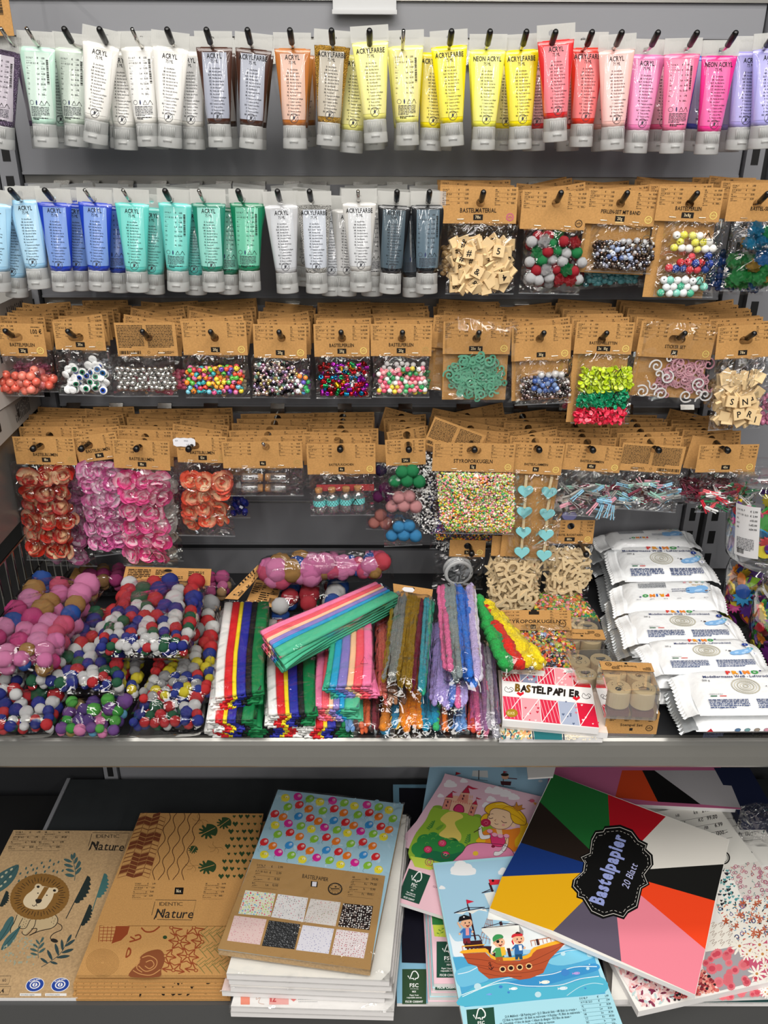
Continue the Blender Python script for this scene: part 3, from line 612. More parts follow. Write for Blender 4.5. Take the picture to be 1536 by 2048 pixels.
def _dot(p, r):
    n = Vector(p).normalized(); a = n.orthogonal().normalized(); b = n.cross(a); c = Vector(p) + n * .012; return [c + a * r * math.cos(k * 1.2566) + b * r * math.sin(k * 1.2566) for k in range(5)], [(0, 1, 2, 3, 4)]
mat('paint_white', '#eceff2', .4)
DOTB = [stripes_bead() for _ in range(2)]
def tile_mesh():
    a, t, b = .5, .13, .04; return MB().loft([[(x * q, y, z * q) for x, z in ((-a, -a), (a, -a), (a, a), (-a, a))] for y, q in ((t, 1 - b), (t - b, 1), (-t + b, 1), (-t, 1 - b))]).mesh('wooden_tile', 'wood')
TILE = tile_mesh()
TLET = {c: Ink(lambda x, y, o: (x, -.131 - o, y), base=.003) for c in '#&5SNPRITLOAEG4'}
for c, I in TLET.items(): I.text(c, 0, -.27, .54, '#1d1712', 'c', .95, 1.2); TLET[c] = I.mesh('letter', 'ink')
def solid_letter(ch, t=.16, hgt=1.0, bold=1.6):
    vs, fs, a = glyph(ch, bold); n = len(vs); k = hgt / .7; V = [((x - a / 2) * k, -t / 2, (y - .35) * k) for x, y in vs] + [((x - a / 2) * k, t / 2, (y - .35) * k) for x, y in vs]; ed = {}
    for f in fs:
        for i in range(len(f)): e = (f[i], f[(i + 1) % len(f)]); ed[e] = 1
    Fs = [tuple(f) for f in fs] + [tuple(i + n for i in f[::-1]) for f in fs] + [(b, a_, a_ + n, b + n) for (a_, b) in ed if (b, a_) not in ed]
    return MB().add(V, Fs).mesh('wooden_letter', 'plywood')
WLET = [solid_letter(c) for c in 'ACEGHKLMNOPRSTUVWXYZ']
def ribbon(pts, w, t, name, m):                                  # flat strip cut out of felt or card, lying in the x-z plane
    rings = []
    for i, (x, z) in enumerate(pts):
        a, b = pts[max(i - 1, 0)], pts[min(i + 1, len(pts) - 1)]; dx, dz = b[0] - a[0], b[1] - a[1]; l = math.hypot(dx, dz) or 1; nx, nz = -dz / l * w / 2, dx / l * w / 2
        rings.append([(x + nx, -t / 2, z + nz), (x - nx, -t / 2, z - nz), (x - nx, t / 2, z - nz), (x + nx, t / 2, z + nz)])
    return MB().loft(rings).mesh(name, m)
def scroll(kind, w=.13, m='felt'):
    P = []
    if kind == 0:                                                 # single volute
        for k in range(40): t = k / 39; a = 1.2 + t * 9.5; q = .06 + .42 * t; P.append((q * math.cos(a), q * math.sin(a)))
    elif kind == 1:                                               # S with two volutes
        A = []
        for k in range(22): t = k / 21; a = 7.6 - t * 6.0; q = .05 + .2 * t; A.append((-.32 + q * math.cos(a), .2 + q * math.sin(a)))
        P = A + [(-x, -z) for x, z in A[::-1]]
    else:
        for k in range(30): t = k / 29; a = 6.9 - t * 6.2; q = .05 + .26 * t; P.append((-.2 + q * math.cos(a), .12 + q * math.sin(a)))
        x, z = P[-1]; P += [(x + .12 * k, z - .10 * k + .03 * k * k) for k in range(1, 4)]
    return ribbon(P, w, .09, 'scroll', m)
SCROLL = [scroll(k) for k in range(3)]; SCROLLP = [scroll(k, .085) for k in range(3)]
SEQ = MB().lathe([(.08, .03), (.3, .05), (.5, -.04), (.48, -.06), (.3, .02), (.08, .0)], 12).mesh('sequin', 'bead', True)
def eye_mesh(iris):
    m = MB(); n = 16
    m.lathe([(.3, .14), (.5, .05), (.5, -.1), (.3, -.12)], n, hx('#f2f3f3'))
    if iris: m.lathe([(.34, .20), (.34, .13)], n, hx(iris)); m.lathe([(.18, .215), (.18, .2)], n, hx('#101014'))
    return m.mesh('wiggle_eye', 'gloss_print', False)
EYES = [eye_mesh(None), eye_mesh(None), eye_mesh('#1f5f9a'), eye_mesh('#1f7a55'), eye_mesh('#2a4fb0')]
def pin_mesh():
    m = MB()
    for s in (-1, 1): m.loft([[(x, -.07, s * a), (x, .07, s * a), (x, .07, s * b), (x, -.07, s * b)] for x, a, b in ((-.5, .015, .09), (-.1, .02, .10), (.05, .02, .085), (.5, .075, .13))])
    m.lathe([(.05, -.1), (.05, .1)], 8, M=Matrix.Translation((-.02, 0, 0)) @ Matrix.Rotation(R(90), 4, 'X'), mi=1); return m.mesh('clothespin', ['matte', 'staple_metal'])
PIN = pin_mesh()
def flower_mesh(seed, base, edge, mid=None, frill=0):
    r = random.Random(seed); m = MB(); cb, ce = hx(base), hx(edge)
    for ring, (n, rad, tilt, size) in enumerate(((5, .05, 4, .58), (5, .06, 22, .52), (4, .04, 40, .42), (3, .02, 58, .32))):
        for k in range(n):
            a = 2 * math.pi * (k + r.uniform(-.32, .32)) / n + ring * .8; tl = R(tilt + r.uniform(-16, 18)); sz = size * r.uniform(.8, 1.12); vs = []; cs = []; tint = r.uniform(-.25, .9)
            M = Matrix.Rotation(a, 4, 'Z') @ Matrix.Rotation(-tl, 4, 'Y')
            for i in range(5):
                t = i / 4; wd = sz * (.18 + .92 * math.sin(min(1, t * 1.12) * math.pi * .62) ) * (1 if t < .9 else .66)
                for j in range(4):
                    s = j / 1.5 - 1; vs.append(M @ Vector((rad + sz * t * (1 - .1 * s * s * t) , s * wd * .55, .10 * sz * (s * s) + .12 * sz * t * t + r.uniform(-.02, .02) * sz - ring * .0)))
                f = min(1, max(0, (t - .22) * 1.9 + (tint - .40) * 1.2)); cs.append(tuple(cb[q] * (1 - f) + ce[q] * f for q in range(3)) + (1,))
            for i in range(4):
                for j in range(3): m.add([vs[i * 4 + j], vs[i * 4 + j + 1], vs[i * 4 + j + 5], vs[i * 4 + j + 4]], [(0, 1, 2, 3)], (cs[i], cs[i], cs[i + 1], cs[i + 1]))
    for v in range(len(m.v)): x, y, z = m.v[v]; m.v[v] = (x, -z, y)
    return m.mesh('flower', 'petal', True)
LEAF = MB().loft([[(x, -.01, -w), (x, .02, 0), (x, -.01, w)] for x, w in ((0, .02), (.12, .12), (.28, .16), (.42, .1), (.5, .01))], close=False, caps=False).mesh('leaf', 'twig_green')
def flowers(P, cols, rows, ncol, nrow, seed, size, dx=.0):
    fm = [flower_mesh(seed * 7 + k, *cols[k % len(cols)]) for k in range(4)]; r = random.Random(seed)
    (ax, ay), (bx, by), (cx, cy), (ex, ey) = rows                 # px corners: tl, tr, br, bl
    for j in range(nrow):
        for i in range(ncol):
            u, v = (i + .5 + r.uniform(-.1, .1)) / ncol, (j + .5 + r.uniform(-.1, .1)) / nrow
            px = (ax * (1 - u) + bx * u) * (1 - v) + (ex * (1 - u) + cx * u) * v; py = (ay * (1 - u) + by * u) * (1 - v) + (ey * (1 - u) + cy * u) * v
            q = P.loc(px, py); f = obj('flower', r.choice(fm), P.o, None, (q.x, .004 + r.uniform(-.001, .001), q.z), (R(r.uniform(-28, 28)), r.uniform(0, 6.28), R(r.uniform(-28, 28))), size * r.uniform(.92, 1.12))
            if r.random() < .45: obj('leaf', LEAF, f, None, (0, .05, 0), (0, r.uniform(0, 6.28), 0), .9)
def balls(o, name, poly, n, size, cols, th, seed, sub=1, y0=0.0):   # thousands of foam balls: one part, past counting
    r = random.Random(seed); bm = bmesh.new(); bmesh.ops.create_icosphere(bm, subdivisions=sub, radius=.5); V = np.array([v.co[:] for v in bm.verts]); bm.verts.index_update(); Fa = np.array([[v.index for v in f.verts] for f in bm.faces]); bm.free()
    x0, x1 = min(p[0] for p in poly), max(p[0] for p in poly); z0, z1 = min(p[1] for p in poly), max(p[1] for p in poly); pts = []; cc = [hx(c) for c in cols]
    while len(pts) < n:
        x, z = r.uniform(x0, x1), r.uniform(z0, z1)
        if inside(poly, x, z):
            u = (2 * (x - x0) / (x1 - x0) - 1); v = (2 * (z - z0) / (z1 - z0) - 1); pts.append((x, y0 - th * (1 - u ** 4) * (1 - v ** 4) * r.uniform(.55, 1), z, size * r.choice((.6, .8, 1, 1, 1.25))))
    pts = np.array(pts); n = len(pts); VV = (V[None] * pts[:, 3][:, None, None] + pts[:, None, :3]).reshape(-1, 3); FF = (Fa[None] + (np.arange(n) * len(V))[:, None, None]).reshape(-1, 3)
    me = bpy.data.meshes.new(name); me.vertices.add(len(VV)); me.vertices.foreach_set('co', VV.ravel()); me.loops.add(FF.size); me.loops.foreach_set('vertex_index', FF.ravel().astype(np.int32)); me.polygons.add(len(FF)); me.polygons.foreach_set('loop_start', np.arange(0, FF.size, 3).astype(np.int32))
    me.update(calc_edges=True); me.materials.append(MATS['ink']); me.polygons.foreach_set('use_smooth', np.ones(len(FF), bool)); at = me.color_attributes.new('Col', 'FLOAT_COLOR', 'POINT'); col = np.array([cc[r.randrange(len(cc))] for _ in range(n)]); at.data.foreach_set('color', np.repeat(col, len(V), 0).ravel()); me.update()
    b = obj(name, me, o); b['kind'] = 'stuff'; return b
def recycle_mark(P, px, py, r=.006):
    I = Ink(base=.0); q = P.loc(px, py); I.recycle(0, 0, r, '#141414', .12); m = I.build('film_mark', 'ink', P.o); m.location = (q.x, -.0125, q.z)
_lump = None
def lump():
    global _lump
    if _lump is None:
        m = MB(); r = random.Random(4); b = ico(1, .06)
        for k in range(90): m.add(b.v, b.f, M=Matrix.Translation((r.uniform(-.42, .42), r.uniform(-.06, .06), r.uniform(-1.0, -.5))))
        _lump = m.mesh('filling', 'bead', True)
    return _lump
_bc = {}
def behind(P, row, i, n, d0, d1, name, col=None, bagh=.06, spread=.004, tilt=2.5, width=None):       # the packs that hang behind the front one on the same peg
    w, h = width or P.w, P.h; X = PEGS[(row, i)]; zc = (P.T @ Vector((P.hp.x, 0, 0))).z; zp = ROWZ[row] - (.006 if row == 3 else .018); g = 'packs hanging further back on the pegs'
    lab = 'kraft card pack hanging behind the ' + name; hz = max(.009, min(h - .012, zc - zp)); 
    key = (round(w, 4), round(h, 4)); 
    c0 = None
    for k in range(n):
        d = d0 + (d1 - d0) * k / max(1, n - 1) + rnd.uniform(-.003, .003); rl = rnd.gauss(0, tilt * 1.5); T = Matrix.Translation((X + rnd.gauss(0, spread * .6), -d, zp)) @ Matrix.Rotation(R(rl), 4, 'Y') @ Matrix.Translation((rnd.gauss(0, .003), 0, hz + rnd.uniform(-.0015, .0025)))
        o = tag(obj('craft_pack', None), lab, 'craft pack', g); o.matrix_world = T
        if c0 is None:
            c0 = plate_hole('header_card', 'kraft', w, h, 0, -hz, .0066, .0009, parent=o); pm = card_print(w, h, '', '', None); obj('print', pm, c0); cm = c0.data; bm_ = bag_mesh(w * .96, bagh, .005, i + row * 20, 0).mesh('bag', 'film_soft', True)
        else: c = obj('header_card', cm, o); obj('print', pm, c)
        if k < 2:
            b = obj('bag', bm_, o, loc=(0, .002, -h + .004))
            if col: f = obj('filling', lump(), o, col, (0, .002, -h - bagh * .05), None, (w * .9, .06, bagh * .85)); f['kind'] = 'stuff'
# ================================================================== second row, right: packs
P = pack(1, 882, 1036, 374, 447, 'kraft pack of light wooden tiles showing #, 5 and &', bag=(893, 1032, 588), th=.011, title='BASTELMATERIAL', count='78x', seal='pink', d=.195, tscale=1.15)
def letters(keys):
    def f(ob, r, i):
        if r.random() < .3:
            L = obj('letter', TLET[r.choice(keys)], ob)
    return f
fill(P, [(900, 480), (1020, 478), (1022, 560), (990, 583), (905, 576)], .0125, 'wooden_tile', [TILE], ['#ffffff'], 3, .86, .3, 3, 0.002, .36, 'flat', (.0155, .0175), .006, tilt=34, sub=letters('#&5'))
for c, x, y, a in (('#', 937, 503, 6), ('5', 995, 500, 8), ('&', 953, 541, 28), ('4', 1006, 552, 170)):
    q = P.loc(x, y); t = obj('wooden_tile', TILE, P.o, None, (q.x, -.0135, q.z), (R(-8), R(a), 0), .0175); obj('letter', TLET[c], t)
behind(P, 1, 12, 4, .165, .06, 'symbol tile pack', '#cda872', .09)
P = pack(1, 1046, 1177, 381, 459, 'kraft pack of red, white and green tinsel pompoms', bag=(1043, 1166, 588), th=.012, seal='black', d=.195, roll=1)
G, RD, WT = '#1f9a55', '#c81f33', '#e9e9ec'
fill(P, [(1056, 472), (1162, 474), (1163, 565), (1054, 572)], .0155, 'pompom', TINP + POM, lambda x, z, r: r.choice([RD, WT, G, WT, RD]), 2, .9, .15, 5, 0, .5, True, (.0155, .0185))
behind(P, 1, 13, 5, .163, .05, 'tinsel pompom pack', '#7a1f2c', .1, tilt=4)
P = pack(1, 1178, 1319, 380, 450, 'kraft pearl set pack with steel and pewter beads and a coiled cord', bag=(1176, 1310, 545), th=.009, title='PERLEN-SET MIT BAND', count='20g', roll=2.6, d=.195, backing=550)
fill(P, [(1186, 482), (1306, 480), (1306, 520), (1290, 540), (1188, 537)], .0055, 'bead', [ROUNDM, ROUNDM, ROUND], ['#6d5a50', '#b9b9be', '#3f3430', '#c9c7c4', '#54443c', '#8d8fa0'], 2, .95, .25, 7, -.002, .7, True, (.0045, .0075), .003)
fill(P, [(1215, 492), (1262, 492), (1262, 522), (1210, 520)], .0085, 'bead', [CLEARB, ROUND], ['#6f83b8', '#9fb0d2', '#c9d2e4'], 1, .8, .25, 8, -.007, .7, True, (.008, .0095))
fill(P, [(1240, 472), (1290, 474), (1288, 486), (1242, 488)], .010, 'bead', [CLEARB], ['#e6e8ec', '#d8dae0'], 1, .8, .25, 9, -.006, .7, True, (.009, .011))
q = P.loc(1288, 488); MB().tube([(q.x + .010 * math.cos(t * .35) * (1 - .2 * (t % 3)), -.009 - .0006 * (t % 4), q.z + .014 * math.sin(t * .35)) for t in range(60)], .0007, 5).build('cord', 'matte', P.o, True, '#6b5a40')
behind(P, 1, 14, 5, .163, .05, 'pearl set with cord', '#4e8f96', .105, tilt=3)
P = pack(1, 1319, 1449, 374, 443, 'tall kraft pack with three tiers of yellow, blue and red and mint beads', bag=(1318, 1440, 594), th=.008, title='BASTELPERLEN', count='3x8g', roll=1.2, d=.2, backing=598, sheet='film_wild')
B = .0115
for pts, cols, sd in (([(1345, 466), (1428, 462), (1428, 506), (1340, 502)], ['#d8d24e', '#dedbd4', '#d9d468', '#e8e6e0'], 1), ([(1330, 512), (1425, 510), (1420, 546), (1328, 544)], ['#1f3a8c', '#b8242c', '#c43a44', '#203a80'], 2), ([(1318, 552), (1412, 550), (1404, 594), (1318, 592)], ['#e3e4e6', '#dfe2e4', '#7fcbb9', '#e9e9e9', '#46a987'], 3)):
    fill(P, pts, B, 'bead', DOTB, cols, 1, .9, .14, sd, -.005, .6, True, (.0118, .0128))
    recycle_mark(P, pts[1][0] - 18, pts[1][1] + 10, .0075)
behind(P, 1, 15, 5, .165, .05, 'three-tier bead pack', None, .11, tilt=2)
P = pack(1, 1462, 1600, 366, 443, 'kraft pack of blue, gold and green tinsel pompoms at the right edge', bag=(1452, 1590, 582), th=.013, title='BASTEL-SET', seal=None, d=.195, sheet='film_wild')
fill(P, [(1490, 452), (1580, 452), (1580, 500), (1495, 500)], .017, 'pompom', TINP, ['#c59a2e', '#2aa86a', '#1f8fc0', '#2a9fd0'], 2, .9, .15, 6, 0, .5, True, (.016, .02))
fill(P, [(1466, 500), (1580, 500), (1580, 572), (1462, 565)], .017, 'pompom', TINP, ['#2f9e4e', '#b8923a', '#2a7fc4', '#3aa85c'], 2, .85, .15, 7, 0, .5, True, (.017, .022))
behind(P, 1, 16, 4, .16, .06, 'blue, gold and green pompom pack', '#1f3f7a', .12)

# ================================================================== third row
P = pack(2, -8, 85, 647, 712, 'kraft pack of coral beads priced 1.00 € at the left edge', bag=(-10, 82, 792), th=.011, title='BASTELPERLEN', count='20g', roll=1, d=.195, slot=.006, table=False)
I = Ink(base=.0012); I.rect(.006, -.027, P.w / 2 - .0015, -.003, '#c8a068').up() if 0 else None
I.text('1.00 €', P.w / 2 - .003, -.0155, .0068, '#1c1610', 'r', .72, 1.2); I.words(P.w / 2 - .020, -.0045, .016, .0013, 1, '#3b2c1c', 2); I.words(P.w / 2 - .016, -.0185, .013, .0011, 1, '#3b2c1c', 3); price_table(I, -P.w / 2 + .003, -.010, -.005, PRICES[0], step=.006); I.build('price_print', 'ink', P.o)
fill(P, [(-6, 748), (78, 738), (78, 786), (-6, 788)], .0135, 'bead', [ROUND], ['#f0705c', '#ee7f6a', '#f28a78', '#e86a58'], 2, .95, .15, 2, 0, .5, True, (.0135, .0155))
behind(P, 2, 0, 8, .148, .03, 'coral bead pack', '#c8608a', .06)
P2 = pack(2, 66, 100, 664, 700, 'second coral bead pack peeking out right of the front coral pack', bag=(62, 110, 784), d=.165, seal=None, stapled=False, table=False, peg=PEGS[(2, 0)])
fill(P2, [(72, 745), (106, 745), (106, 780), (78, 780)], .013, 'bead', [ROUND], ['#f0705c', '#ee8070', '#f08a8a'], 2, .9, .15, 3, 0, .5, True, (.013, .0165))
P = pack(2, 105, 206, 644, 700, 'kraft pack of wiggle eyes with white backs', bag=(112, 222, 791), th=.008, count='30x', seal='dull', roll=1.2, d=.195, slot=.006)
fill(P, [(130, 735), (214, 730), (216, 786), (130, 786)], .0115, 'wiggle_eye', EYES, ['#ffffff'], 2, .85, .25, 2, 0, .55, 'flat', (.012, .0135), tilt=0, )
for ob in [c for c in P.o.children if c.name.startswith('wiggle_eye')]: ob.rotation_euler = (R(90 + rnd.uniform(-28, 28)), 0, R(rnd.uniform(-28, 28)))
fill(P, [(140, 722), (212, 718), (212, 735), (140, 738)], .013, 'wiggle_eye', EYES[:1], ['#ffffff'], 1, .6, .25, 4, 0, .55, False, (.0125, .0145))
for ob in [c for c in P.o.children if c.name.startswith('wiggle_eye')]: 
    if abs(ob.rotation_euler[0]) < .01: ob.rotation_euler = (R(90 + rnd.uniform(-20, 20)), 0, R(rnd.uniform(-20, 20)))
behind(P, 2, 1, 9, .168, .03, 'wiggle eye pack', '#9a9ea6', .06, tilt=4)
P = pack(2, 228, 349, 645, 712, 'kraft pack of silver bell beads, card turned to its fine print', bag=(222, 352, 793), th=.009, back=1, roll=-.5, d=.195, seal=None)
fill(P, [(232, 735), (352, 735), (350, 782), (236, 782)], .0088, 'bead', [BELL], ['#d9d8d4', '#c9c7c2', '#e6e5e2'], 2, .95, .15, 3, 0, .5, True, (.0085, .0098), .003)
recycle_mark(P, 312, 744)
behind(P, 2, 2, 9, .168, .03, 'silver bell bead pack', '#d8607c', .075, tilt=4)
LC = ['#e8553c', '#f08a2a', '#e6d23c', '#5fb84a', '#3aa8b0', '#6a4ab0', '#e87aa8', '#e05a8c', '#f2a93a', '#7ac4d8', '#c83c50']
P = pack(2, 362, 491, 642, 710, 'kraft pack of rainbow letter beads', bag=(368, 498, 796), th=.010, count='20g', d=.195)
fill(P, [(376, 735), (482, 732), (488, 785), (374, 786)], .0085, 'bead', LETB, LC, 3, .9, .2, 4, 0, .5, True, (.0082, .0094), .003)
behind(P, 2, 3, 9, .168, .03, 'letter bead pack', '#d8c6a0', .075, tilt=5)
P = pack(2, 506, 612, 649, 716, 'kraft pack of pastel metallic beads with a few bright ones', bag=(503, 620, 796), th=.010, count='20g', roll=1, d=.195)
fill(P, [(512, 725), (575, 725), (600, 745), (612, 785), (508, 788)], .0062, 'bead', [FACETM, ROUNDM], ['#e8c8d8', '#a9d8c8', '#2a2a2e', '#f0d8c0', '#d89ac0', '#f4f0ee', '#b8a8d0', '#e6d68a', '#1f2024'], 3, .95, .2, 5, 0, .6, True, (.006, .0072), .003)
fill(P, [(590, 748), (618, 752), (616, 788), (590, 788)], .009, 'bead', [ROUND], ['#f08a3a', '#3aa860', '#6a5ac0', '#f0eef0', '#5aa8d8'], 2, .9, .2, 6, -.003, .5, True, (.008, .0095))
behind(P, 2, 4, 9, .168, .03, 'pastel metallic bead pack', '#7a4a9a', .075)
P = pack(2, 627, 738, 648, 713, 'kraft pack of ridged metallic beads in red, violet, gold and green', bag=(631, 742, 797), th=.010, title='BASTELPERLEN', count='20g', roll=-.5, d=.195)
fill(P, [(640, 728), (735, 724), (736, 792), (640, 788)], .0080, 'bead', [SPOOL, SPOOL, ROUNDM], ['#c8202c', '#a02a9a', '#d8a81f', '#1f9a5a', '#1f8ab8', '#d03040', '#8a1fa0', '#e0dcd8', '#7a1418'], 2, .92, .25, 6, 0, .5, True, (.0074, .009), .003)
behind(P, 2, 5, 9, .168, .03, 'bright metallic bead pack', '#8a2440', .075)
P = pack(2, 742, 864, 648, 712, 'kraft pack of pearls in pink, green, white and yellow', bag=(745, 860, 795), th=.010, title='BASTELPERLEN', count='20g', seal='dull', d=.195)
fill(P, [(756, 738), (850, 732), (852, 788), (754, 788)], .0083, 'bead', [ROUND], ['#e8788c', '#f0a0a4', '#2fa05c', '#58b878', '#e6d24a', '#f2efec', '#e05a78', '#f2f0ee'], 2, .95, .2, 7, 0, .5, True, (.008, .0092), .003)
fill(P, [(770, 726), (852, 724), (852, 738), (764, 742)], .0083, 'bead', [CLEARB], ['#e8e6e6'], 1, .6, .2, 8, 0, .5, True, (.008, .0092))
behind(P, 2, 6, 9, .168, .03, 'pink and green pearl pack', '#2f8a50', .07)
P = pack(2, 888, 1023, 643, 708, 'flat kraft pack of green felt scrolls in a clear sleeve', bag=(886, 1027, 804), th=.005, counts=['25x', '5g'], d=.195, backing=802, over=True, sheet='film_soft', stapled=False)
gp = [(905, 745), (925, 718), (985, 712), (1002, 745), (1004, 772), (975, 785), (950, 795), (922, 790), (905, 770)]
fill(P, gp, .012, 'felt_scroll', SCROLL, ['#5fae8c', '#66b692', '#58a886'], 3, .8, .3, 9, .003, .15, 'flat', (.019, .023), tilt=5)
for x, y, k, a in ((962, 790, 0, .5), (988, 792, 2, 0), (925, 722, 0, 2), (978, 722, 0, 4), (898, 750, 0, 1), (958, 715, 0, 3)): q = P.loc(x, y); obj('felt_scroll', SCROLL[k], P.o, '#60ae8e', (q.x, -.0005, q.z), (0, a, 0), .02)
behind(P, 2, 7, 8, .155, .03, 'green felt scroll pack', None, .09, tilt=4)
P2 = pack(2, 868, 1000, 636, 700, 'second felt scroll pack tilted behind the front green scroll pack', bag=(866, 1000, 790), th=.003, d=.172, roll=5, backing=788, over=True, sheet='film_soft', stapled=False, seal=None, peg=PEGS[(2, 7)])
P = pack(2, 1024, 1143, 651, 720, 'kraft pack of steel-blue, pewter and clear beads tilted left', bag=(1030, 1144, 808), th=.010, count='30g', roll=-3.2, d=.195, backing=802, sheet='film_wild')
fill(P, [(1040, 755), (1136, 745), (1140, 790), (1044, 800)], .0056, 'bead', [ROUNDM, ROUNDM, ROUND], ['#54484a', '#a9a5a4', '#2f2a2a', '#c9c4c2', '#74686a', '#b49a94'], 2, .95, .25, 10, 0, .7, True, (.0046, .0066), .003)
fill(P, [(1062, 752), (1112, 750), (1112, 782), (1066, 785)], .009, 'bead', [CLEARB, ROUND], ['#5a78b8', '#8aa4d4', '#3f5a9a'], 2, .9, .25, 11, -.006, .6, True, (.008, .0095))
fill(P, [(1075, 740), (1125, 738), (1125, 752), (1075, 756)], .011, 'bead', [CLEARB], ['#e8e8e8'], 1, .8, .25, 12, -.006, .6, True, (.010, .013))
behind(P, 2, 8, 9, .168, .03, 'steel-blue bead pack', '#5a5054', .07, tilt=3)
P = pack(2, 1154, 1270, 644, 708, 'long kraft pack with lime, green and red sequin bags', bag=(1149, 1268, 847), th=.009, title='BASTELPAILLETTEN', counts=['3x', '10g'], roll=.6, d=.2, backing=848, tscale=.85)
for pts, c, sd in (([(1160, 735), (1262, 730), (1264, 778), (1156, 782)], ['#c8dc2a', '#b8d020', '#d4e65a'], 1), ([(1154, 786), (1254, 776), (1254, 812), (1152, 814)], ['#0f8a5c', '#148f62', '#1fa070'], 2), ([(1148, 815), (1250, 815), (1250, 843), (1148, 845)], ['#e02848', '#d81f40', '#f04a64'], 3)):
    fill(P, pts, .0068, 'sequin', [SEQ], c, 3, .95, .3, sd, -.003, .42, True, (.0078, .0092), .004)
    recycle_mark(P, pts[1][0] - 26, pts[1][1] + 12, .0085 if sd < 3 else .004)
behind(P, 2, 9, 9, .168, .03, 'lime, green and red sequin pack', '#c83a5a', .12, tilt=2)
P = pack(2, 1284, 1436, 646, 716, 'kraft sticker pack of pink and white paper scrolls in a glossy sleeve', bag=(1270, 1436, 806), th=.005, title='STICKER SET', count='5x', roll=3, d=.195, backing=798, over=True, slot=.007, sheet='film_soft', stapled=False)
fill(P, [(1340, 728), (1425, 722), (1420, 790), (1310, 785)], .012, 'paper_scroll', SCROLLP, ['#d89aa8', '#cf8c9c', '#dca4b0'], 2, .8, .3, 13, .004, .15, 'flat', (.020, .026), tilt=4)
for x, y, k, a in ((1313, 732, 0, 1), (1334, 755, 0, 3), (1284, 783, 0, 2), (1316, 755, 2, 1), (1308, 765, 2, 4), (1398, 768, 0, 0), (1390, 790, 2, 2), (1410, 790, 0, 4), (1372, 792, 0, 5), (1345, 722, 2, 0), (1322, 788, 0, 1)): q = P.loc(x, y); obj('paper_scroll', SCROLLP[k], P.o, '#eeecec', (q.x, .0005, q.z), (0, a, 0), .024)
behind(P, 2, 10, 10, .168, .03, 'pink scroll sticker pack', None, .08, tilt=2)
P = pack(2, 1437, 1546, 650, 716, 'kraft pack of wooden letter tiles spelling S, N, P and R at the right edge', bag=(1424, 1530, 858), th=.013, count='78x', seal=None, roll=-3.6, d=.2, slot=.004, sheet='film_wild')
fill(P, [(1440, 745), (1515, 742), (1520, 810), (1500, 838), (1430, 848)], .0135, 'wooden_tile', [TILE], ['#ffffff'], 3, .85, .3, 12, 0.002, .36, 'flat', (.0165, .0185), .005, tilt=34, sub=letters('LOTE'))
for c, x, y, a in (('S', 1456, 797, 10), ('N', 1482, 797, -6), ('P', 1470, 822, -8), ('R', 1491, 822, 22), ('I', 1502, 832, 12)):
    q = P.loc(x, y); t = obj('wooden_tile', TILE, P.o, None, (q.x, -.0165, q.z), (R(-8), R(a), 0), .0185); obj('letter', TLET[c], t)
behind(P, 2, 11, 9, .172, .03, 'letter tile pack', '#c79a5c', .1, tilt=2)

# ================================================================== fourth row
P = pack(3, 25, 147, 874, 929, 'kraft pack of red and cream paper flowers', bag=(36, 152, 1121), th=.014, title='BASTELBLUMEN', count='18x', seal='dull', roll=1.0, d=.195, slot=.004)
flowers(P, [('#f3d6ac', '#b81f16'), ('#f4dcb4', '#c42c18'), ('#eec89c', '#a81812')], [(44, 938), (136, 938), (148, 1112), (64, 1112)], 3, 6, 1, .034)
recycle_mark(P, 126, 1098, .008)
behind(P, 3, 0, 7, .142, .04, 'red flower pack', None, .02, tilt=1.2)
P2 = pack(3, 58, 150, 872, 925, 'pack of lilac-pink paper flowers peeking out behind the red flower pack', bag=(76, 180, 1132), th=.012, seal=None, table=False, d=.162, roll=1, peg=PEGS[(3, 0)])
flowers(P2, [('#f0dce8', '#c8609a'), ('#f4e6ee', '#cf78ac')], [(110, 940), (162, 940), (176, 1125), (92, 1125)], 2, 6, 5, .034)
P = pack(3, 142, 232, 869, 920, 'kraft pack of pink flowers tilted to the left', bag=(158, 250, 1112), th=.014, title='BASTELBLUMEN', count='18x', seal=None, roll=-8, d=.19, slot=.004)
flowers(P, [('#f6eaf2', '#d86aa8'), ('#f4e0ec', '#d0589c'), ('#f8f0f4', '#dc86b8')], [(160, 926), (232, 922), (248, 1092), (186, 1100)], 3, 6, 2, .033)
behind(P, 3, 1, 7, .166, .04, 'tilted pink flower pack', None, .02, tilt=4)
P = pack(3, 225, 338, 880, 938, 'kraft pack of pink and white paper flowers hanging in front', bag=(240, 352, 1134), th=.014, title='BASTELBLUMEN', count='18x', seal=None, roll=3.2, d=.2)
flowers(P, [('#fbf2f4', '#e8559a'), ('#fdf6f6', '#e8609e'), ('#f6e0e6', '#e04088')], [(240, 944), (330, 952), (338, 1118), (252, 1125)], 3, 6, 3, .0355)
recycle_mark(P, 308, 1105, .008)
behind(P, 3, 2, 7, .148, .04, 'front pink and white flower pack', None, .02, tilt=3)
P2 = pack(3, 240, 345, 874, 930, 'pack of white paper flowers peeking out behind the pink and white pack', bag=(260, 362, 1120), th=.012, seal=None, table=False, d=.168, roll=3, peg=PEGS[(3, 2)])
flowers(P2, [('#f4f2ee', '#e6e4e0')], [(310, 960), (345, 962), (352, 1108), (322, 1110)], 1, 6, 6, .033)
P = pack(3, 352, 453, 872, 925, 'kraft pack of nine coral paper flowers with a white price sticker on its card', bag=(350, 466, 1072), th=.013, title='BASTELBLUMEN', count='12x', seal='dull', roll=1, d=.19, slot=.006)
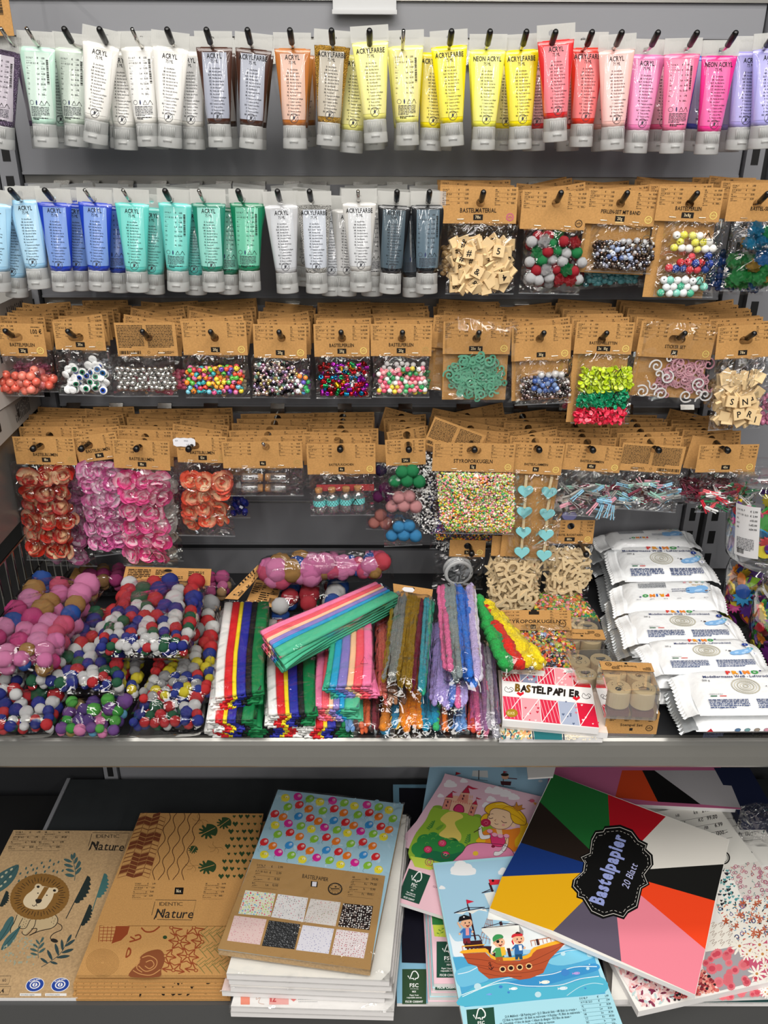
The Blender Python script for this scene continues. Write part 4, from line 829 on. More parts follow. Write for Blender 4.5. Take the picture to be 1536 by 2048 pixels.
flowers(P, [('#f2d2a8', '#e0553a'), ('#f0c8a0', '#dc4834'), ('#f2dcb4', '#e46a4a')], [(368, 952), (455, 950), (455, 1050), (372, 1056)], 3, 4, 4, .0315)
I = Ink(); I.poly([(-.019, .004), (-.0165, .006), (-.012, .0078), (-.006, .007), (0, .0078), (.006, .007), (.012, .0078), (.017, .006), (.019, .003), (.0185, -.006), (.014, -.0085), (.006, -.0078), (0, -.0085), (-.006, -.0078), (-.013, -.0085), (-.0185, -.006)], '#e9e9ee'); I.up().text('654', -.015, .0010, .0026, '#4a4a60'); I.text('10422', .000, .0010, .0026, '#4a4a60'); I.text('1.-0', .004, -.006, .0030, '#4a4a60')
q = P.loc(369, 883); s = I.build('price_sticker', 'ink', P.o); s.location = (q.x, -.0025, q.z)
behind(P, 3, 3, 7, .166, .04, 'coral flower pack', '#3a1f3a', .11, tilt=3)
P = pack(3, 443, 603, 883, 936, 'wide kraft pack of four corked glass vials lying crosswise', bag=(452, 606, 992), th=.010, count='4x', seal='dull', roll=-.4, d=.195)
vial = MB().lathe([(.5, 0), (.5, .06), (.42, .09), (.42, .14), (.5, .2), (.5, 1.9), (.46, 1.97), (.2, 2.0)], 18, caps=False).mesh('glass_tube', 'clear_glass', True); ck = MB().lathe([(.40, -.2), (.44, .25), (.42, .3)], 14).mesh('cork', 'cork', True)
for y in (955, 976):
    for s, x in ((-1, 522), (1, 535)):
        q = P.loc(x, y); v = obj('glass_vial', None, P.o, None, (q.x, 0, q.z), (0, R(90 * s), 0), .0165); obj('glass_tube', vial, v); obj('cork', ck, v)
behind(P, 3, 4, 5, .166, .05, 'glass vial pack', None, .06, tilt=1.5)
P2 = pack(3, 452, 500, 900, 950, 'small bag of blue filling hanging behind the vial pack', bag=(455, 498, 1036), th=.007, seal=None, table=False, stapled=False, d=.13, peg=PEGS[(3, 4)])
fill(P2, [(462, 995), (494, 995), (494, 1030), (464, 1030)], .01, 'bead', [FACET], ['#1f2a7a', '#2a2f8a', '#161f5a'], 2, .9, .3, 4, 0, .5, True, (.010, .013))
P = pack(3, 613, 750, 887, 948, 'kraft pack of four small corked bottles with dotted teal tape', bag=(619, 748, 1031), th=.011, title='BASTELFLÄSCHCHEN', count='4x', roll=-.8, d=.195, tscale=.75)
bt = MB().lathe([(.1, 0), (.48, .0), (.5, .06), (.5, 1.25), (.46, 1.4), (.28, 1.52), (.26, 1.62), (.34, 1.66), (.34, 1.72)], 20, caps=False).mesh('glass_bottle', 'clear_glass', True)
cb = MB().lathe([(.24, 1.45), (.28, 1.75), (.3, 1.95), (.28, 1.98)], 14).mesh('cork', 'cork', True); m = MB(); m.lathe([(.515, .62), (.515, 1.08)], 24, caps=False)
for k in range(14):
    for j in range(3):
        a = 6.283 * (k + .5 * (j % 2)) / 14; Mx = Matrix.Rotation(a, 4, 'Z') @ Matrix.Translation((.517, 0, .70 + j * .15)); m.add([Mx @ Vector((0, .045 * math.cos(t), .045 * math.sin(t))) for t in (0, 1.05, 2.1, 3.14, 4.19, 5.24)], [(0, 1, 2, 3, 4, 5)], None, 1)
tp = m.mesh('dotted_tape', ['tape_teal', 'ink_black'], True)
for k, x in enumerate((641, 667, 692, 718)):
    q = P.loc(x, 1024 - k * 1.5); v = obj('corked_bottle', None, P.o, None, (q.x, -.001, q.z + .001), (R(2), R(rnd.uniform(-4, 4)), rnd.uniform(0, 6)), .0225); obj('glass_bottle', bt, v); obj('cork', cb, v); obj('dotted_tape', tp, v)
recycle_mark(P, 711, 999, .0085); I = Ink(); I.text('06', 0, 0, .003, '#141414', 'c'); s = I.build('film_mark', 'ink', P.o); q = P.loc(711, 1001); s.location = (q.x, -.0127, q.z)
MB().box((-.05, .006, -.012), (.05, .0075, .0)).build('red_insert', 'matte', P.o, color='#a8383a').location = P.loc(690, 972)
behind(P, 3, 5, 7, .166, .04, 'pack of corked bottles with teal tape', None, .05, tilt=1.2)
P = pack(3, 770, 850, 878, 930, 'narrow kraft pack of green, pale pink and sky blue pompoms', bag=(764, 842, 1092), th=.014, count='24x', seal=None, roll=-3, d=.185)
for pts, c in (([(778, 934), (842, 930), (842, 970), (782, 970)], '#1f9a5c'), ([(776, 978), (836, 974), (830, 1020), (774, 1022)], '#eba4a6'), ([(772, 1034), (834, 1032), (832, 1078), (776, 1080)], '#3f9bd8')):
    fill(P, pts, .0205, 'pompom', POM, [c], 1, 1, .1, 3, -.004, .5, True, (.0215, .024))
behind(P, 3, 6, 6, .132, .04, 'green, pink and blue pompom pack', None, .05, tilt=4)
P2 = pack(3, 750, 800, 890, 925, 'pompom pack with violet and salmon pompoms behind the green, pink and blue one', bag=(735, 795, 1060), th=.012, seal=None, table=False, stapled=False, d=.15, roll=3, peg=PEGS[(3, 6)])
for pts, c in (([(752, 925), (780, 925), (780, 950), (752, 950)], '#3a1f5a'), ([(748, 962), (784, 962), (780, 1002), (748, 1002)], '#7a1f6a'), ([(740, 1012), (780, 1010), (776, 1056), (738, 1054)], '#e8958a')): fill(P2, pts, .021, 'pompom', POM, [c], 1, 1, .1, 3, -.004, .5, True, (.021, .024))
PB = pack(3, 862, 980, 852, 905, 'pack of black and white foam balls with its card tilted steeply to the right', bag=(815, 905, 1068), th=.012, seal=None, table=False, back=1, d=.178, roll=21, peg=PEGS[(3, 7)], stapled=False)
PB.bag.parent = PB.o
pl = [tuple((PB.loc(x, y).x, PB.loc(x, y).z)) for x, y in ((848, 905), (878, 930), (872, 1062), (850, 1070), (818, 1012), (828, 960))]
balls(PB.o, 'foam_ball', pl, 900, .0042, ['#f2f0ec', '#f0eeea', '#e6e6e6', '#131316', '#f4f4f4', '#1a1a1e'], .01, 3, y0=.004)
PC = pack(3, 872, 1034, 890, 940, 'pack of orange and dark foam balls hanging behind the pastel foam ball pack', bag=(866, 1032, 1086), th=.010, seal=None, table=False, d=.166, peg=PEGS[(3, 7)], stapled=False)
pl = [tuple((PC.loc(x, y).x, PC.loc(x, y).z)) for x, y in ((868, 1000), (1030, 1000), (1026, 1082), (872, 1080))]
balls(PC.o, 'foam_ball', pl, 1500, .0034, ['#e8882a', '#d8702a', '#2a2426', '#e6b84a', '#3f3a3a', '#c8c03a', '#6a4a8a', '#2a2a30'], .009, 4)
pl = [tuple((PC.loc(x, y).x, PC.loc(x, y).z)) for x, y in ((858, 960), (885, 960), (888, 1066), (860, 1064))]
balls(PC.o, 'foam_ball', pl, 420, .0036, ['#2f3a9a', '#5a6ac8', '#8a3a9a', '#b83a4a', '#c8c8e0'], .006, 5, y0=-.004)
PD = pack(3, 880, 1030, 888, 935, 'pack of black, white and grey foam balls lowest behind the pastel foam ball pack', bag=(862, 992, 1098), th=.009, seal=None, table=False, d=.145, peg=PEGS[(3, 7)], stapled=False)
pl = [tuple((PD.loc(x, y).x, PD.loc(x, y).z)) for x, y in ((864, 1040), (990, 1040), (988, 1088), (960, 1078), (910, 1085), (890, 1105), (872, 1096))]
balls(PD.o, 'foam_ball', pl, 800, .0036, ['#f0eeea', '#e4e4e4', '#17171a', '#8a8a8a', '#f4f4f4'], .008, 6)
P = pack(3, 867, 1031, 886, 943, 'large kraft pack of pastel foam balls in green, orange, pink and yellow', bag=(868, 1034, 1068), th=.013, title='STYROPORKUGELN', count='5g', roll=1.0, d=.21, tscale=1.25, slot=.006, wild=1.4)
pl = [tuple((P.loc(x, y).x, P.loc(x, y).z)) for x, y in ((874, 946), (1028, 948), (1028, 1050), (1020, 1066), (900, 1062), (880, 1040))]
balls(P.o, 'foam_ball', pl, 4200, .0040, ['#8cc850', '#f0903a', '#f0a8b8', '#f2e6b0', '#3fa86a', '#e8d84a', '#f4dcd0', '#f08a9a', '#b8d878', '#f6f0dc'], .0125, 7, y0=.002)
behind(P, 3, 7, 5, .13, .04, 'multicoloured foam ball pack', None, .05, tilt=7)
# heart clips
P = pack(3, 1026, 1130, 887, 948, 'long kraft pack of eight turquoise heart clips in two columns', bag=(1020, 1124, 1120), th=.008, title='BASTELKLAMMERN', count='8x', roll=2.4, d=.2, backing=1119, tscale=.8)
hp_ = [(math.sin(t) ** 3 * .5, (13 * math.cos(t) - 5 * math.cos(2 * t) - 2 * math.cos(3 * t) - math.cos(4 * t)) / 34 + .04) for t in [2 * math.pi * k / 36 for k in range(36)]]
def heart_mesh(): return MB().loft([[(x * q, y, z * q) for x, z in hp_] for y, q in ((.07, .98), (.06, 1), (-.05, 1), (-.07, .96))]).mesh('heart', 'ink' if 0 else 'matte')
HM = heart_mesh(); I = Ink(lambda x, y, o: (x, -.071 - o, y), base=.003); r = random.Random(3)
for j in range(-6, 7):
    for i in range(-6, 7):
        x, y = (i + .5 * (j % 2)) * .085, j * .075
        if inside([(a * .9, b * .9) for a, b in hp_], x, y): I.ell(x, y, .016, .016, '#bfe8ea', 6)
HD = I.mesh('dots', 'ink'); CL = MB().box((-.085, -.02, -.75), (.085, .05, .75)).box((-.085, .055, -.75), (.085, .11, .75)).lathe([(.07, -.1), (.07, .1)], 8, M=Matrix.Translation((0, .05, 0)) @ Matrix.Rotation(R(90), 4, 'Y')).mesh('wooden_clip', 'plywood')
for x, y in ((1050, 982), (1097, 985), (1048, 1024), (1093, 1028), (1046, 1064), (1091, 1069), (1043, 1104), (1087, 1110)):
    q = P.loc(x, y); h = obj('heart_clip', None, P.o, None, (q.x, -.003, q.z), (0, R(rnd.uniform(-6, 6)), 0), .0275); obj('heart', HM, h, '#7ecbd2'); obj('dots', HD, h); obj('wooden_clip', CL, h, None, (0, .1, .3))
behind(P, 3, 8, 7, .168, .04, 'heart clip pack', None, .04, tilt=2.5)
q = W(1138, 1035, .17); hh = thing('heart_clip', 'single lavender heart clip peeking out right of the turquoise heart pack', 'heart clip', q); obj('heart', HM, hh, '#7d78b8', scale=.027); obj('dots', HD, hh, scale=.027)
def pins(P, poly, cols, n, seed, size=.026):
    r = random.Random(seed); L = [P.loc(*q) for q in poly]; pl = [(v.x, v.z) for v in L]; x0, x1 = min(v[0] for v in pl), max(v[0] for v in pl); z0, z1 = min(v[1] for v in pl), max(v[1] for v in pl); k = 0
    while k < n:
        x, z = r.uniform(x0, x1), r.uniform(z0, z1)
        if not inside(pl, x, z): continue
        obj('clothespin', PIN, P.o, r.choice(cols), (x, .007 - .016 * k / n, z), (R(r.uniform(-30, 30)), r.choice([0, 0, math.pi]) + r.gauss(0, .55), R(r.uniform(-14, 14))), size); k += 1
PA, GR, BU, PK, MT = '#9a9690', '#8a8a88', '#8fc3de', '#e0a0b0', '#9fd0c0'
P = pack(3, 1132, 1249, 890, 942, 'kraft pack of blue, pink, grey and wine mini clothespins left of the text-side pack', bag=(1126, 1240, 1034), th=.011, title='BASTELKLAMMERN', count='45x', roll=4, d=.195, tscale=.8)
pins(P, [(1130, 970), (1232, 975), (1228, 1024), (1190, 1024), (1130, 1010)], [GR, BU, PK, PA, MT, '#6a1f34', GR], 52, 1)
for x, y, a in ((1197, 1018, 100), (1212, 1016, 98), (1222, 1020, 84), (1205, 998, 8), (1152, 985, 130), (1182, 1012, 120)): q = P.loc(x, y); obj('clothespin', PIN, P.o, BU if y != 1012 else PK, (q.x, -.011, q.z), (.2, R(a), 0), .027)
behind(P, 3, 9, 6, .166, .04, 'left clothespin pack', None, .04, tilt=3)
P = pack(3, 1246, 1373, 889, 944, 'kraft pack of pastel mini clothespins with its fine-print side out', bag=(1236, 1362, 1022), th=.011, back=2, seal=None, roll=4.2, d=.195)
pins(P, [(1246, 965), (1350, 965), (1348, 1014), (1242, 1006)], [BU, GR, PK, '#6a1f34', MT, GR, BU], 52, 2)
behind(P, 3, 10, 6, .166, .04, 'text-side clothespin pack', '#5a1f2c', .08, tilt=2)
P = pack(3, 1399, 1518, 889, 944, 'kraft pack of red, green and white mini clothespins at the right', bag=(1396, 1516, 1024), th=.011, count='45x', seal='gold', roll=-.8, d=.195)
pins(P, [(1408, 970), (1506, 968), (1506, 1016), (1404, 1016)], ['#d0243a', '#1f6a44', '#e8e8e8', '#6a1f34', '#e05a64', '#2a7a50', '#eeeeee'], 54, 3)
behind(P, 3, 11, 8, .152, .04, 'right clothespin pack', '#6a2434', .085, tilt=4)
P2 = pack(3, 1384, 1460, 876, 940, 'kraft clothespin pack twisted behind the red, green and white one', bag=(1368, 1400, 996), th=.008, seal=None, table=False, stapled=False, d=.168, roll=8, peg=PEGS[(3, 11)])
pins(P2, [(1366, 960), (1398, 958), (1398, 990), (1366, 990)], ['#6a1f34', '#5a1a2a'], 14, 4)

# ================================================================== low pegs above the shelf
def low_peg(x0, y0, x1, y1, d, label):
    a, b = W(x0, y0, .03), W(x1, y1, d); o = thing('display_peg', label, 'peg', (a.x, -.002, b.z), group='display pegs'); L = Vector((b.x - a.x, -d + .002, .0))
    m = MB(); m.tube([(0, 0, 0), L * .97, L + Vector((0, 0, .003))], .0032, 10); m.build('peg_rod', 'black_rubber', o, True); m = MB(); m.lathe([(.002, 0), (.005, .001), (.0056, .006), (.0052, .011), (.003, .013)], 14, M=Matrix.Translation(L + Vector((0, .006, .002))) @ Matrix.Rotation(R(90), 4, 'X')); m.build('peg_cap', 'black_rubber', o, True); obj('peg_clip', PM['clip'], o)
low_peg(930, 1068, 943, 1108, .2, 'low black peg holding the white cord spool pack'); low_peg(1124, 1040, 1172, 1110, .225, 'low black peg ending at the right bag of wooden letters'); low_peg(1035, 1060, 1040, 1095, .12, 'low black peg hidden behind the left bag of wooden letters')
P = pack(None, 900, 972, 1080, 1113, 'kraft pack with a round spool of clear cord below the foam ball packs', bag=(866, 968, 1178), th=.012, count='1x', d=.17, roll=1, seal='gold', table=False)
sp = MB().lathe([(.2, -.2), (.2, -.34), (1, -.34), (1, -.22), (.88, -.2), (.88, .2), (1, .22), (1, .34), (.2, .34), (.2, .2)], 40, M=Matrix.Rotation(R(90), 4, 'X')).mesh('spool', 'white_plastic', True); q = P.loc(916, 1141)
s = obj('spool', sp, P.o, None, (q.x, 0, q.z), (R(6), 0, R(6)), .0268)
MB().lathe([(.9, -.1), (.9, .1)], 32, M=Matrix.Rotation(R(90), 4, 'X')).build('cord_winding', 'paper', s, True, '#cfd3d8'); MB().lathe([(.78, .345), (.80, .36), (.95, .36), (.97, .345)], 40, M=Matrix.Rotation(R(90), 4, 'X')).build('rim', 'white_plastic', s, True); MB().lathe([(.78, .352), (.2, .352)], 40, M=Matrix.Rotation(R(90), 4, 'X'), caps=True).build('hub', 'paper', s, True, '#e4e8ee')
P = pack(None, 985, 1085, 1072, 1112, 'bag of pale wooden letters hanging under the heart clip pack', bag=(974, 1082, 1230), th=.014, d=.185, seal=None, table=False, stapled=False, roll=1)
fill(P, [(980, 1118), (1078, 1116), (1072, 1205), (1050, 1226), (982, 1222)], .0125, 'wooden_letter', WLET, ['#ffffff'], 3, .95, .35, 21, .002, .38, 'flat', (.016, .021), .005, tilt=16)
fill(P, [(986, 1124), (1070, 1122), (1064, 1200), (1046, 1216), (990, 1212)], .019, 'wooden_letter', WLET, ['#ffffff'], 1, .8, .3, 23, -.0135, .3, 'flat', (.021, .024), .003, tilt=5)
P = pack(None, 1096, 1190, 1040, 1087, 'kraft pack of wooden letters titled Buchstaben beside the clay bars', bag=(1092, 1182, 1196), th=.014, d=.175, title='BASTEL BUCHSTABEN', count='180x', roll=0, seal='gold', tscale=.8)
fill(P, [(1098, 1100), (1172, 1096), (1176, 1172), (1130, 1186), (1096, 1192)], .0125, 'wooden_letter', WLET, ['#ffffff'], 3, .95, .35, 22, .002, .38, 'flat', (.016, .021), .005, tilt=16)
fill(P, [(1102, 1104), (1166, 1100), (1168, 1166), (1106, 1182)], .019, 'wooden_letter', WLET, ['#ffffff'], 1, .8, .3, 24, -.0135, .3, 'flat', (.021, .024), .003, tilt=5)
# ================================================================== goods lying on the shelf
class Patch:                                     # a four-cornered surface: TL, TR, BR, BL given as (px, py, height)
    def __init__(s, cs): s.c = [c if isinstance(c, Vector) else Zp(*c) for c in cs]; a, b, c, d = s.c; s.n = ((c - a).cross(b - d)).normalized(); s.n = s.n if s.n.z > 0 else -s.n; s.lu = ((b - a).length + (c - d).length) / 2; s.lv = ((d - a).length + (c - b).length) / 2; s.o = (a + b + c + d) / 4
    def at(s, u, v, h=0): a, b, c, d = s.c; return (a * (1 - u) + b * u) * (1 - v) + (d * (1 - u) + c * u) * v + s.n * h
    def rot(s): x = (s.c[1] - s.c[0] + s.c[2] - s.c[3]).normalized(); y = s.n.cross(x); return Matrix((x, y, s.n)).transposed()
def anchor(name, label, cat, S, group=None, dz=0):
    o = thing(name, label, cat, S.o - Vector((0, 0, dz)), group=group); S.base = o.location.copy(); return o
def film_on(o, S, th, seed, mat_='film_soft', under=.004, wild=1.0, over=.02, pw=6, name='bag'):
    r = random.Random(seed); n = 15; m = MB(); ph = [(r.uniform(0, 6.3), r.uniform(0, 6.3), r.uniform(3, 9), r.uniform(3, 9), r.uniform(.2, 1)) for _ in range(7)]
    wr = lambda u, v: sum(a * math.sin(p * u * 3 + x) * math.sin(q * v * 3 + y) for x, y, p, q, a in ph) / 4
    for side in (0, 1):
        vs = []
        for j in range(n + 1):
            for i in range(n + 1):
                u, v = i / n, j / n; e = ((1 - abs(2 * u - 1) ** pw) * (1 - abs(2 * v - 1) ** pw)) ** .6
                vs.append(S.at(-over + (1 + 2 * over) * u, -over + (1 + 2 * over) * v, (th * e * (1 + .16 * wild * wr(u, v)) + .001 + .0012 * wild * wr(v, u)) if side == 0 else -under * e) - S.base)
        fs = [(j * (n + 1) + i, (j + 1) * (n + 1) + i, (j + 1) * (n + 1) + i + 1, j * (n + 1) + i + 1) for j in range(n) for i in range(n)]
        m.add(vs, fs if side == 0 else [f[::-1] for f in fs])
    return m.build(name, mat_, o, True)
def quad_plate(o, name, S, t, mt, color=None, u0=0, u1=1, v0=0, v1=1, h=0):
    P = [S.at(u, v, h) - S.base for u, v in ((u0, v0), (u1, v0), (u1, v1), (u0, v1))]; return MB().loft([[p - S.n * t for p in P], P]).build(name, mt, o, color=color)
def pom_bag(label, cs, s0, s1, cols, seed, layers=2, th=.02, keep=1.0):
    S = Patch(cs); o = anchor('pompom_bag', label, 'pompom bag', S, 'bags of pompoms on the shelf', .0); r = random.Random(seed); v = .05
    while v < .97:
        f = v ** .8; s = s0 * (1 - f) + s1 * f; rowv = s * .80 / S.lv; wl = (S.at(1, v) - S.at(0, v)).length; n = max(2, int(wl / (s * .96))); 
        for k in range(n):
            for l in range(layers):
                if r.random() > keep: continue
                c = r.choice(cols); sz = s * r.uniform(.82, 1.15) * (.85 if l else 1); u = (k + .5 + r.uniform(-.2, .2)) / n
                q = S.at(min(.97, max(.03, u)), min(.97, v + r.uniform(-.2, .2) * rowv), th * .55 - l * sz * .62 + r.uniform(-.1, .1) * sz) - S.base
                obj('pompom', r.choice(POM), o, c, q, (r.random() * 6, r.random() * 6, r.random() * 6), sz)
        v += rowv
    film_on(o, S, th * 1.05 + s1 * .25, seed, 'film_soft', .02, .7); return o, S
PKS, RGB, YGR, MIX = ['#ee82bc', '#f08cc0', '#d8428a', '#1d55b0', '#b98a4a', '#e2587e', '#f096c8'], ['#d3242e', '#16633f', '#e9e9ea', '#1f2f98', '#d02a30', '#f0f0f0', '#1a2a8c'], ['#f2dd18', '#a9a9ab', '#f0f0ee', '#e0242c', '#20389a', '#eedc2a', '#b4b4b4'], ['#5a3a8a', '#3aa83a', '#ee8cc0', '#b89a5c', '#6ab8e0', '#7a4a9a', '#58b848']
z = zS
pom_bag('bag of red, green, white and blue pompoms at the bottom left corner of the shelf', [(-30, 1395, z + .045), (132, 1392, z + .045), (104, 1466, z + .03), (-30, 1472, z + .03)], .024, .014, RGB, 1)
pom_bag('bag of violet, green, pink and tan pompoms at the shelf front, lowest in the pile', [(140, 1405, z + .045), (267, 1405, z + .045), (236, 1470, z + .022), (112, 1470, z + .022)], .022, .0155, MIX, 2)
pom_bag('bag of red, white, green and blue pompoms at the shelf front beside the crepe paper', [(286, 1398, z + .045), (410, 1398, z + .045), (404, 1464, z + .03), (258, 1471, z + .024)], .022, .014, RGB, 3)
pom_bag('bag of grey and yellow pompoms wedged between the two larger pompom bags', [(236, 1312, z + .06), (300, 1312, z + .06), (276, 1400, z + .05), (226, 1402, z + .05)], .021, .015, YGR, 4)
pom_bag('bag of red and white pompoms sliding off under the pink bag at the left edge', [(-30, 1335, z + .07), (54, 1338, z + .07), (48, 1400, z + .055), (-30, 1404, z + .055)], .022, .016, RGB, 5)
pom_bag('bag of yellow, grey, red and white pompoms right of the pile', [(380, 1208, z + .07), (440, 1216, z + .07), (425, 1400, z + .05), (268, 1424, z + .05)], .032, .0145, YGR + ['#e22a2e'], 6)
pom_bag('bag of blue, green, white and red pompoms below the top tricolour bag', [(186, 1228, z + .085), (262, 1226, z + .085), (244, 1388, z + .07), (44, 1383, z + .07)], .032, .0155, RGB, 7)
o, S = pom_bag('large bag of pink, blue and tan pompoms at the left edge, topmost', [(62, 1164, z + .115), (205, 1182, z + .115), (100, 1346, z + .105), (-50, 1342, z + .105)], .040, .027, PKS, 8, th=.026)
o, S = pom_bag('bag of red, green, white and blue pompoms on top under a kraft card with barcode', [(248, 1174, z + .11), (413, 1174, z + .11), (376, 1314, z + .11), (193, 1312, z + .11)], .034, .0135, RGB, 9, th=.024)
def card_on(o, S, cs, title=None, back=True, oval=True, slot=False):
    Q = Patch(cs); Q.base = S.base; quad_plate(o, 'header_card', Q, .0008, 'kraft', h=.0012); w, h = Q.lu, Q.lv
    I = Ink(lambda x, y, o_: Q.at(x / w, 1 - y / h, .0014 + o_) - S.base)
    if back:
        I.words(w * .04, h * .86, w * .26, h * .045, 6, '#2b2118', 2); I.words(w * .36, h * .86, w * .12, h * .04, 4, '#2b2118', 3); I.words(w * .36, h * .5, w * .32, h * .045, 5, '#2b2118', 5); I.barcode(w * .74, h * .12, w * .2, h * .2); I.words(w * .74, h * .8, w * .18, h * .05, 3, '#2b2118', 6)
        for k in range(4): I.ring(w * (.76 + k * .045), h * .5, h * .05, h * .012, '#2b2118', 12)
    if title: I.text(title, w / 2, h * .42, h * .17, '#2b2118', 'c', .8, .5); I.rect(w * .46, h * .12, w * .54, h * .33, '#1d1814')
    if oval: I.ell(w * .5, h * .82, w * .05, h * .09, '#17120e', 20); I.ring(w * .5, h * .82, w * .05, w * .006, '#7a5c38', 20, h * .09)
    if slot: I.poly([(w * .46, h), (w * .54, h), (w * .54, h * .93), (w * .565, h * .93), (w * .565, h * .78), (w * .435, h * .78), (w * .435, h * .93), (w * .46, h * .93)], '#17120e')
    I.build('print', 'ink', o); return Q
card_on(o, S, [(252, 1134, z + .115), (423, 1139, z + .118), (420, 1172, z + .113), (243, 1173, z + .113)])
# pompom packs at the back of the shelf
o, S = pom_bag('pink and tan pompom pack pushed to the back left of the shelf', [(165, 1148, z + .05), (255, 1148, z + .05), (248, 1178, z + .05), (172, 1180, z + .05)], .028, .024, ['#c8408a', '#a97c4a', '#d0508e'], 10); card_on(o, S, [(150, 1136, z + .06), (178, 1144, z + .06), (164, 1168, z + .055), (134, 1166, z + .055)], back=False, oval=False)
pom_bag('pink pompom pack behind the top tricolour bag', [(398, 1164, z + .05), (470, 1168, z + .05), (458, 1202, z + .045), (402, 1200, z + .045)], .026, .022, ['#d8609c', '#c9a070', '#e87ab0', '#c83c82'], 11)
o, S = pom_bag('pack of large blue, magenta and red pompoms lying under the long pink pompom bag', [(560, 1166, z + .05), (690, 1160, z + .05), (690, 1215, z + .045), (545, 1226, z + .045)], .038, .034, ['#1d55b0', '#c8307e', '#c42a3a', '#e9e9ea', '#16633f'], 12)
card_on(o, S, [(512, 1160, z + .062), (566, 1166, z + .062), (548, 1216, z + .058), (492, 1206, z + .058)], oval=False)
S = Patch([(525, 1120, z + .115), (778, 1112, z + .115), (784, 1160, z + .085), (506, 1172, z + .085)]); o = anchor('pompom_bag', 'long bag of pink, red, blue and tan pompoms lying against the back panel', 'pompom bag', S, 'bags of pompoms on the shelf'); r = random.Random(3)
for k in range(74):
    big = k < 16; u = (r.uniform(.08, .46) if big else r.uniform(.44, .97)); v = r.uniform(.15, .85); s = r.uniform(.034, .044) if big else r.uniform(.015, .028); obj('pompom', r.choice(POM), o, r.choice(PKS + ['#e0485a']), S.at(u, v, .008 + .012 * r.random()) - S.base, (r.random() * 6, r.random() * 6, 0), s)
for u, v, s, c in ((.16, .62, .046, '#f08cc0'), (.27, .66, .044, '#b98a4a'), (.40, .66, .046, '#ee82bc'), (.50, .45, .042, '#f08cc0'), (.93, .45, .034, '#e0485a'), (.84, .6, .034, '#f08cc0')): obj('pompom', POM[0], o, c, S.at(u, v, .024) - S.base, None, s)
film_on(o, S, .045, 31, 'film_soft', .012); card_on(o, S, [(517, 1130, z + .105), (520, 1150, z + .1), (476, 1200, z + .07), (450, 1198, z + .07)], oval=False)

# ---- folded crepe paper
BRIGHT = [('#eeeeec', .19), ('#d8252c', .16), ('#f2d92a', .09), ('#2a2f9c', .19), ('#16191c', .12), ('#157a45', .25)]
PASTEL = [('#ee7fa8', .16), ('#f0606e', .15), ('#f6c6a4', .10), ('#8f80c4', .14), ('#2a9cd0', .11), ('#4fb890', .34)]
def crepe(label, cs, strips, th=.030, seed=1, wrap=True, flare=.3):
    S = Patch(cs); o = anchor('crepe_paper_pack', label, 'crepe paper', S, 'packs of folded crepe paper'); r = random.Random(seed); u = 0
    for c, w in strips:
        m = MB(); L = 6; tt = th / L; off = r.uniform(-.004, .004)
        for k in range(L):                                      # folded layers of one sheet
            h0 = -k * tt; sh = .0065 * math.sin(k * 1.05 + seed) + .0022 * k * flare; e = off + .003 * math.sin(k * 1.7) - .0035 * k; g = .0006 * (k > 0); rings = []
            for v in (0, .3, .6, .85, .96, 1 + e):
                f = max(0, (v - .7) / .3); du = sh * f / S.lu; row = []
                for j in range(7):
                    q = j / 6; cr = math.sin(q * math.pi) ** .5 * tt * .35; wob = .0016 * f * math.sin(q * 9 + k)
                    row.append(S.at(u + w * (q * .985) + du, v, h0 + cr - g + wob - (.006 * f * f)) - S.base)
                for j in range(6, -1, -1): q = j / 6; row.append(S.at(u + w * (q * .985) + du, v, h0 - tt * .84 + wob_(q, k, f) - .006 * f * f) - S.base)
                rings.append(row)
            m.loft(rings)
        m.build('paper_fold', 'crepe', o, True, c); u += w
    if wrap: film_on(o, S, .004, seed + 50, 'film_soft', th * 1.02, .8, .025, 10)
    return o, S
def wob_(q, k, f): return .0010 * f * math.sin(q * 9 + k - 1)
for k, (dy, hh) in enumerate(((70, .0), (45, .031))): crepe(('lowest' if k == 0 else 'middle') + ' bright crepe paper pack in the left stack, white to green', [(444 - 4 * k, 1222, z + hh + .03), (532, 1222, z + hh + .03), (506 + 6 * k, 1444 - 12 * k, z + hh + .03), (412 + 6 * k, 1450 - 18 * k, z + hh + .03)], BRIGHT, seed=3 + k, wrap=k == 1)
o, S = crepe('top bright crepe paper pack of the left stack with stripes from white to green', [(449, 1206, z + .095), (538, 1204, z + .095), (520, 1375, z + .092), (422, 1390, z + .092)], BRIGHT, seed=1)
crepe('bright crepe paper pack at the shelf front lying under the second stack', [(520, 1285, z + .031), (630, 1285, z + .031), (606, 1446, z + .031), (500, 1446, z + .031)], BRIGHT[::-1], seed=6, wrap=False)
crepe('bright crepe paper pack of the second stack, below the diagonal pastel pack', [(536, 1240, z + .063), (632, 1240, z + .063), (628, 1418, z + .063), (531, 1423, z + .063)], BRIGHT, seed=7)
crepe('bright crepe paper pack at the shelf front under the pastel stack', [(624, 1300, z + .031), (716, 1300, z + .031), (698, 1446, z + .031), (606, 1448, z + .031)], BRIGHT, seed=8)
crepe('pastel crepe paper pack under the top pastel pack, pink side to the left', [(640, 1248, z + .063), (742, 1240, z + .063), (716, 1410, z + .063), (626, 1408, z + .063)], PASTEL, seed=9)
o, S = crepe('pastel crepe paper pack lying on the stack, green side to the left', [(667, 1225, z + .095), (742, 1220, z + .095), (748, 1362, z + .093), (652, 1366, z + .093)], [('#3aa88a', .12), ('#2a9cc8', .16), ('#8278c0', .2), ('#f2bf98', .14), ('#ee5464', .18), ('#ee78a4', .2)], seed=10)
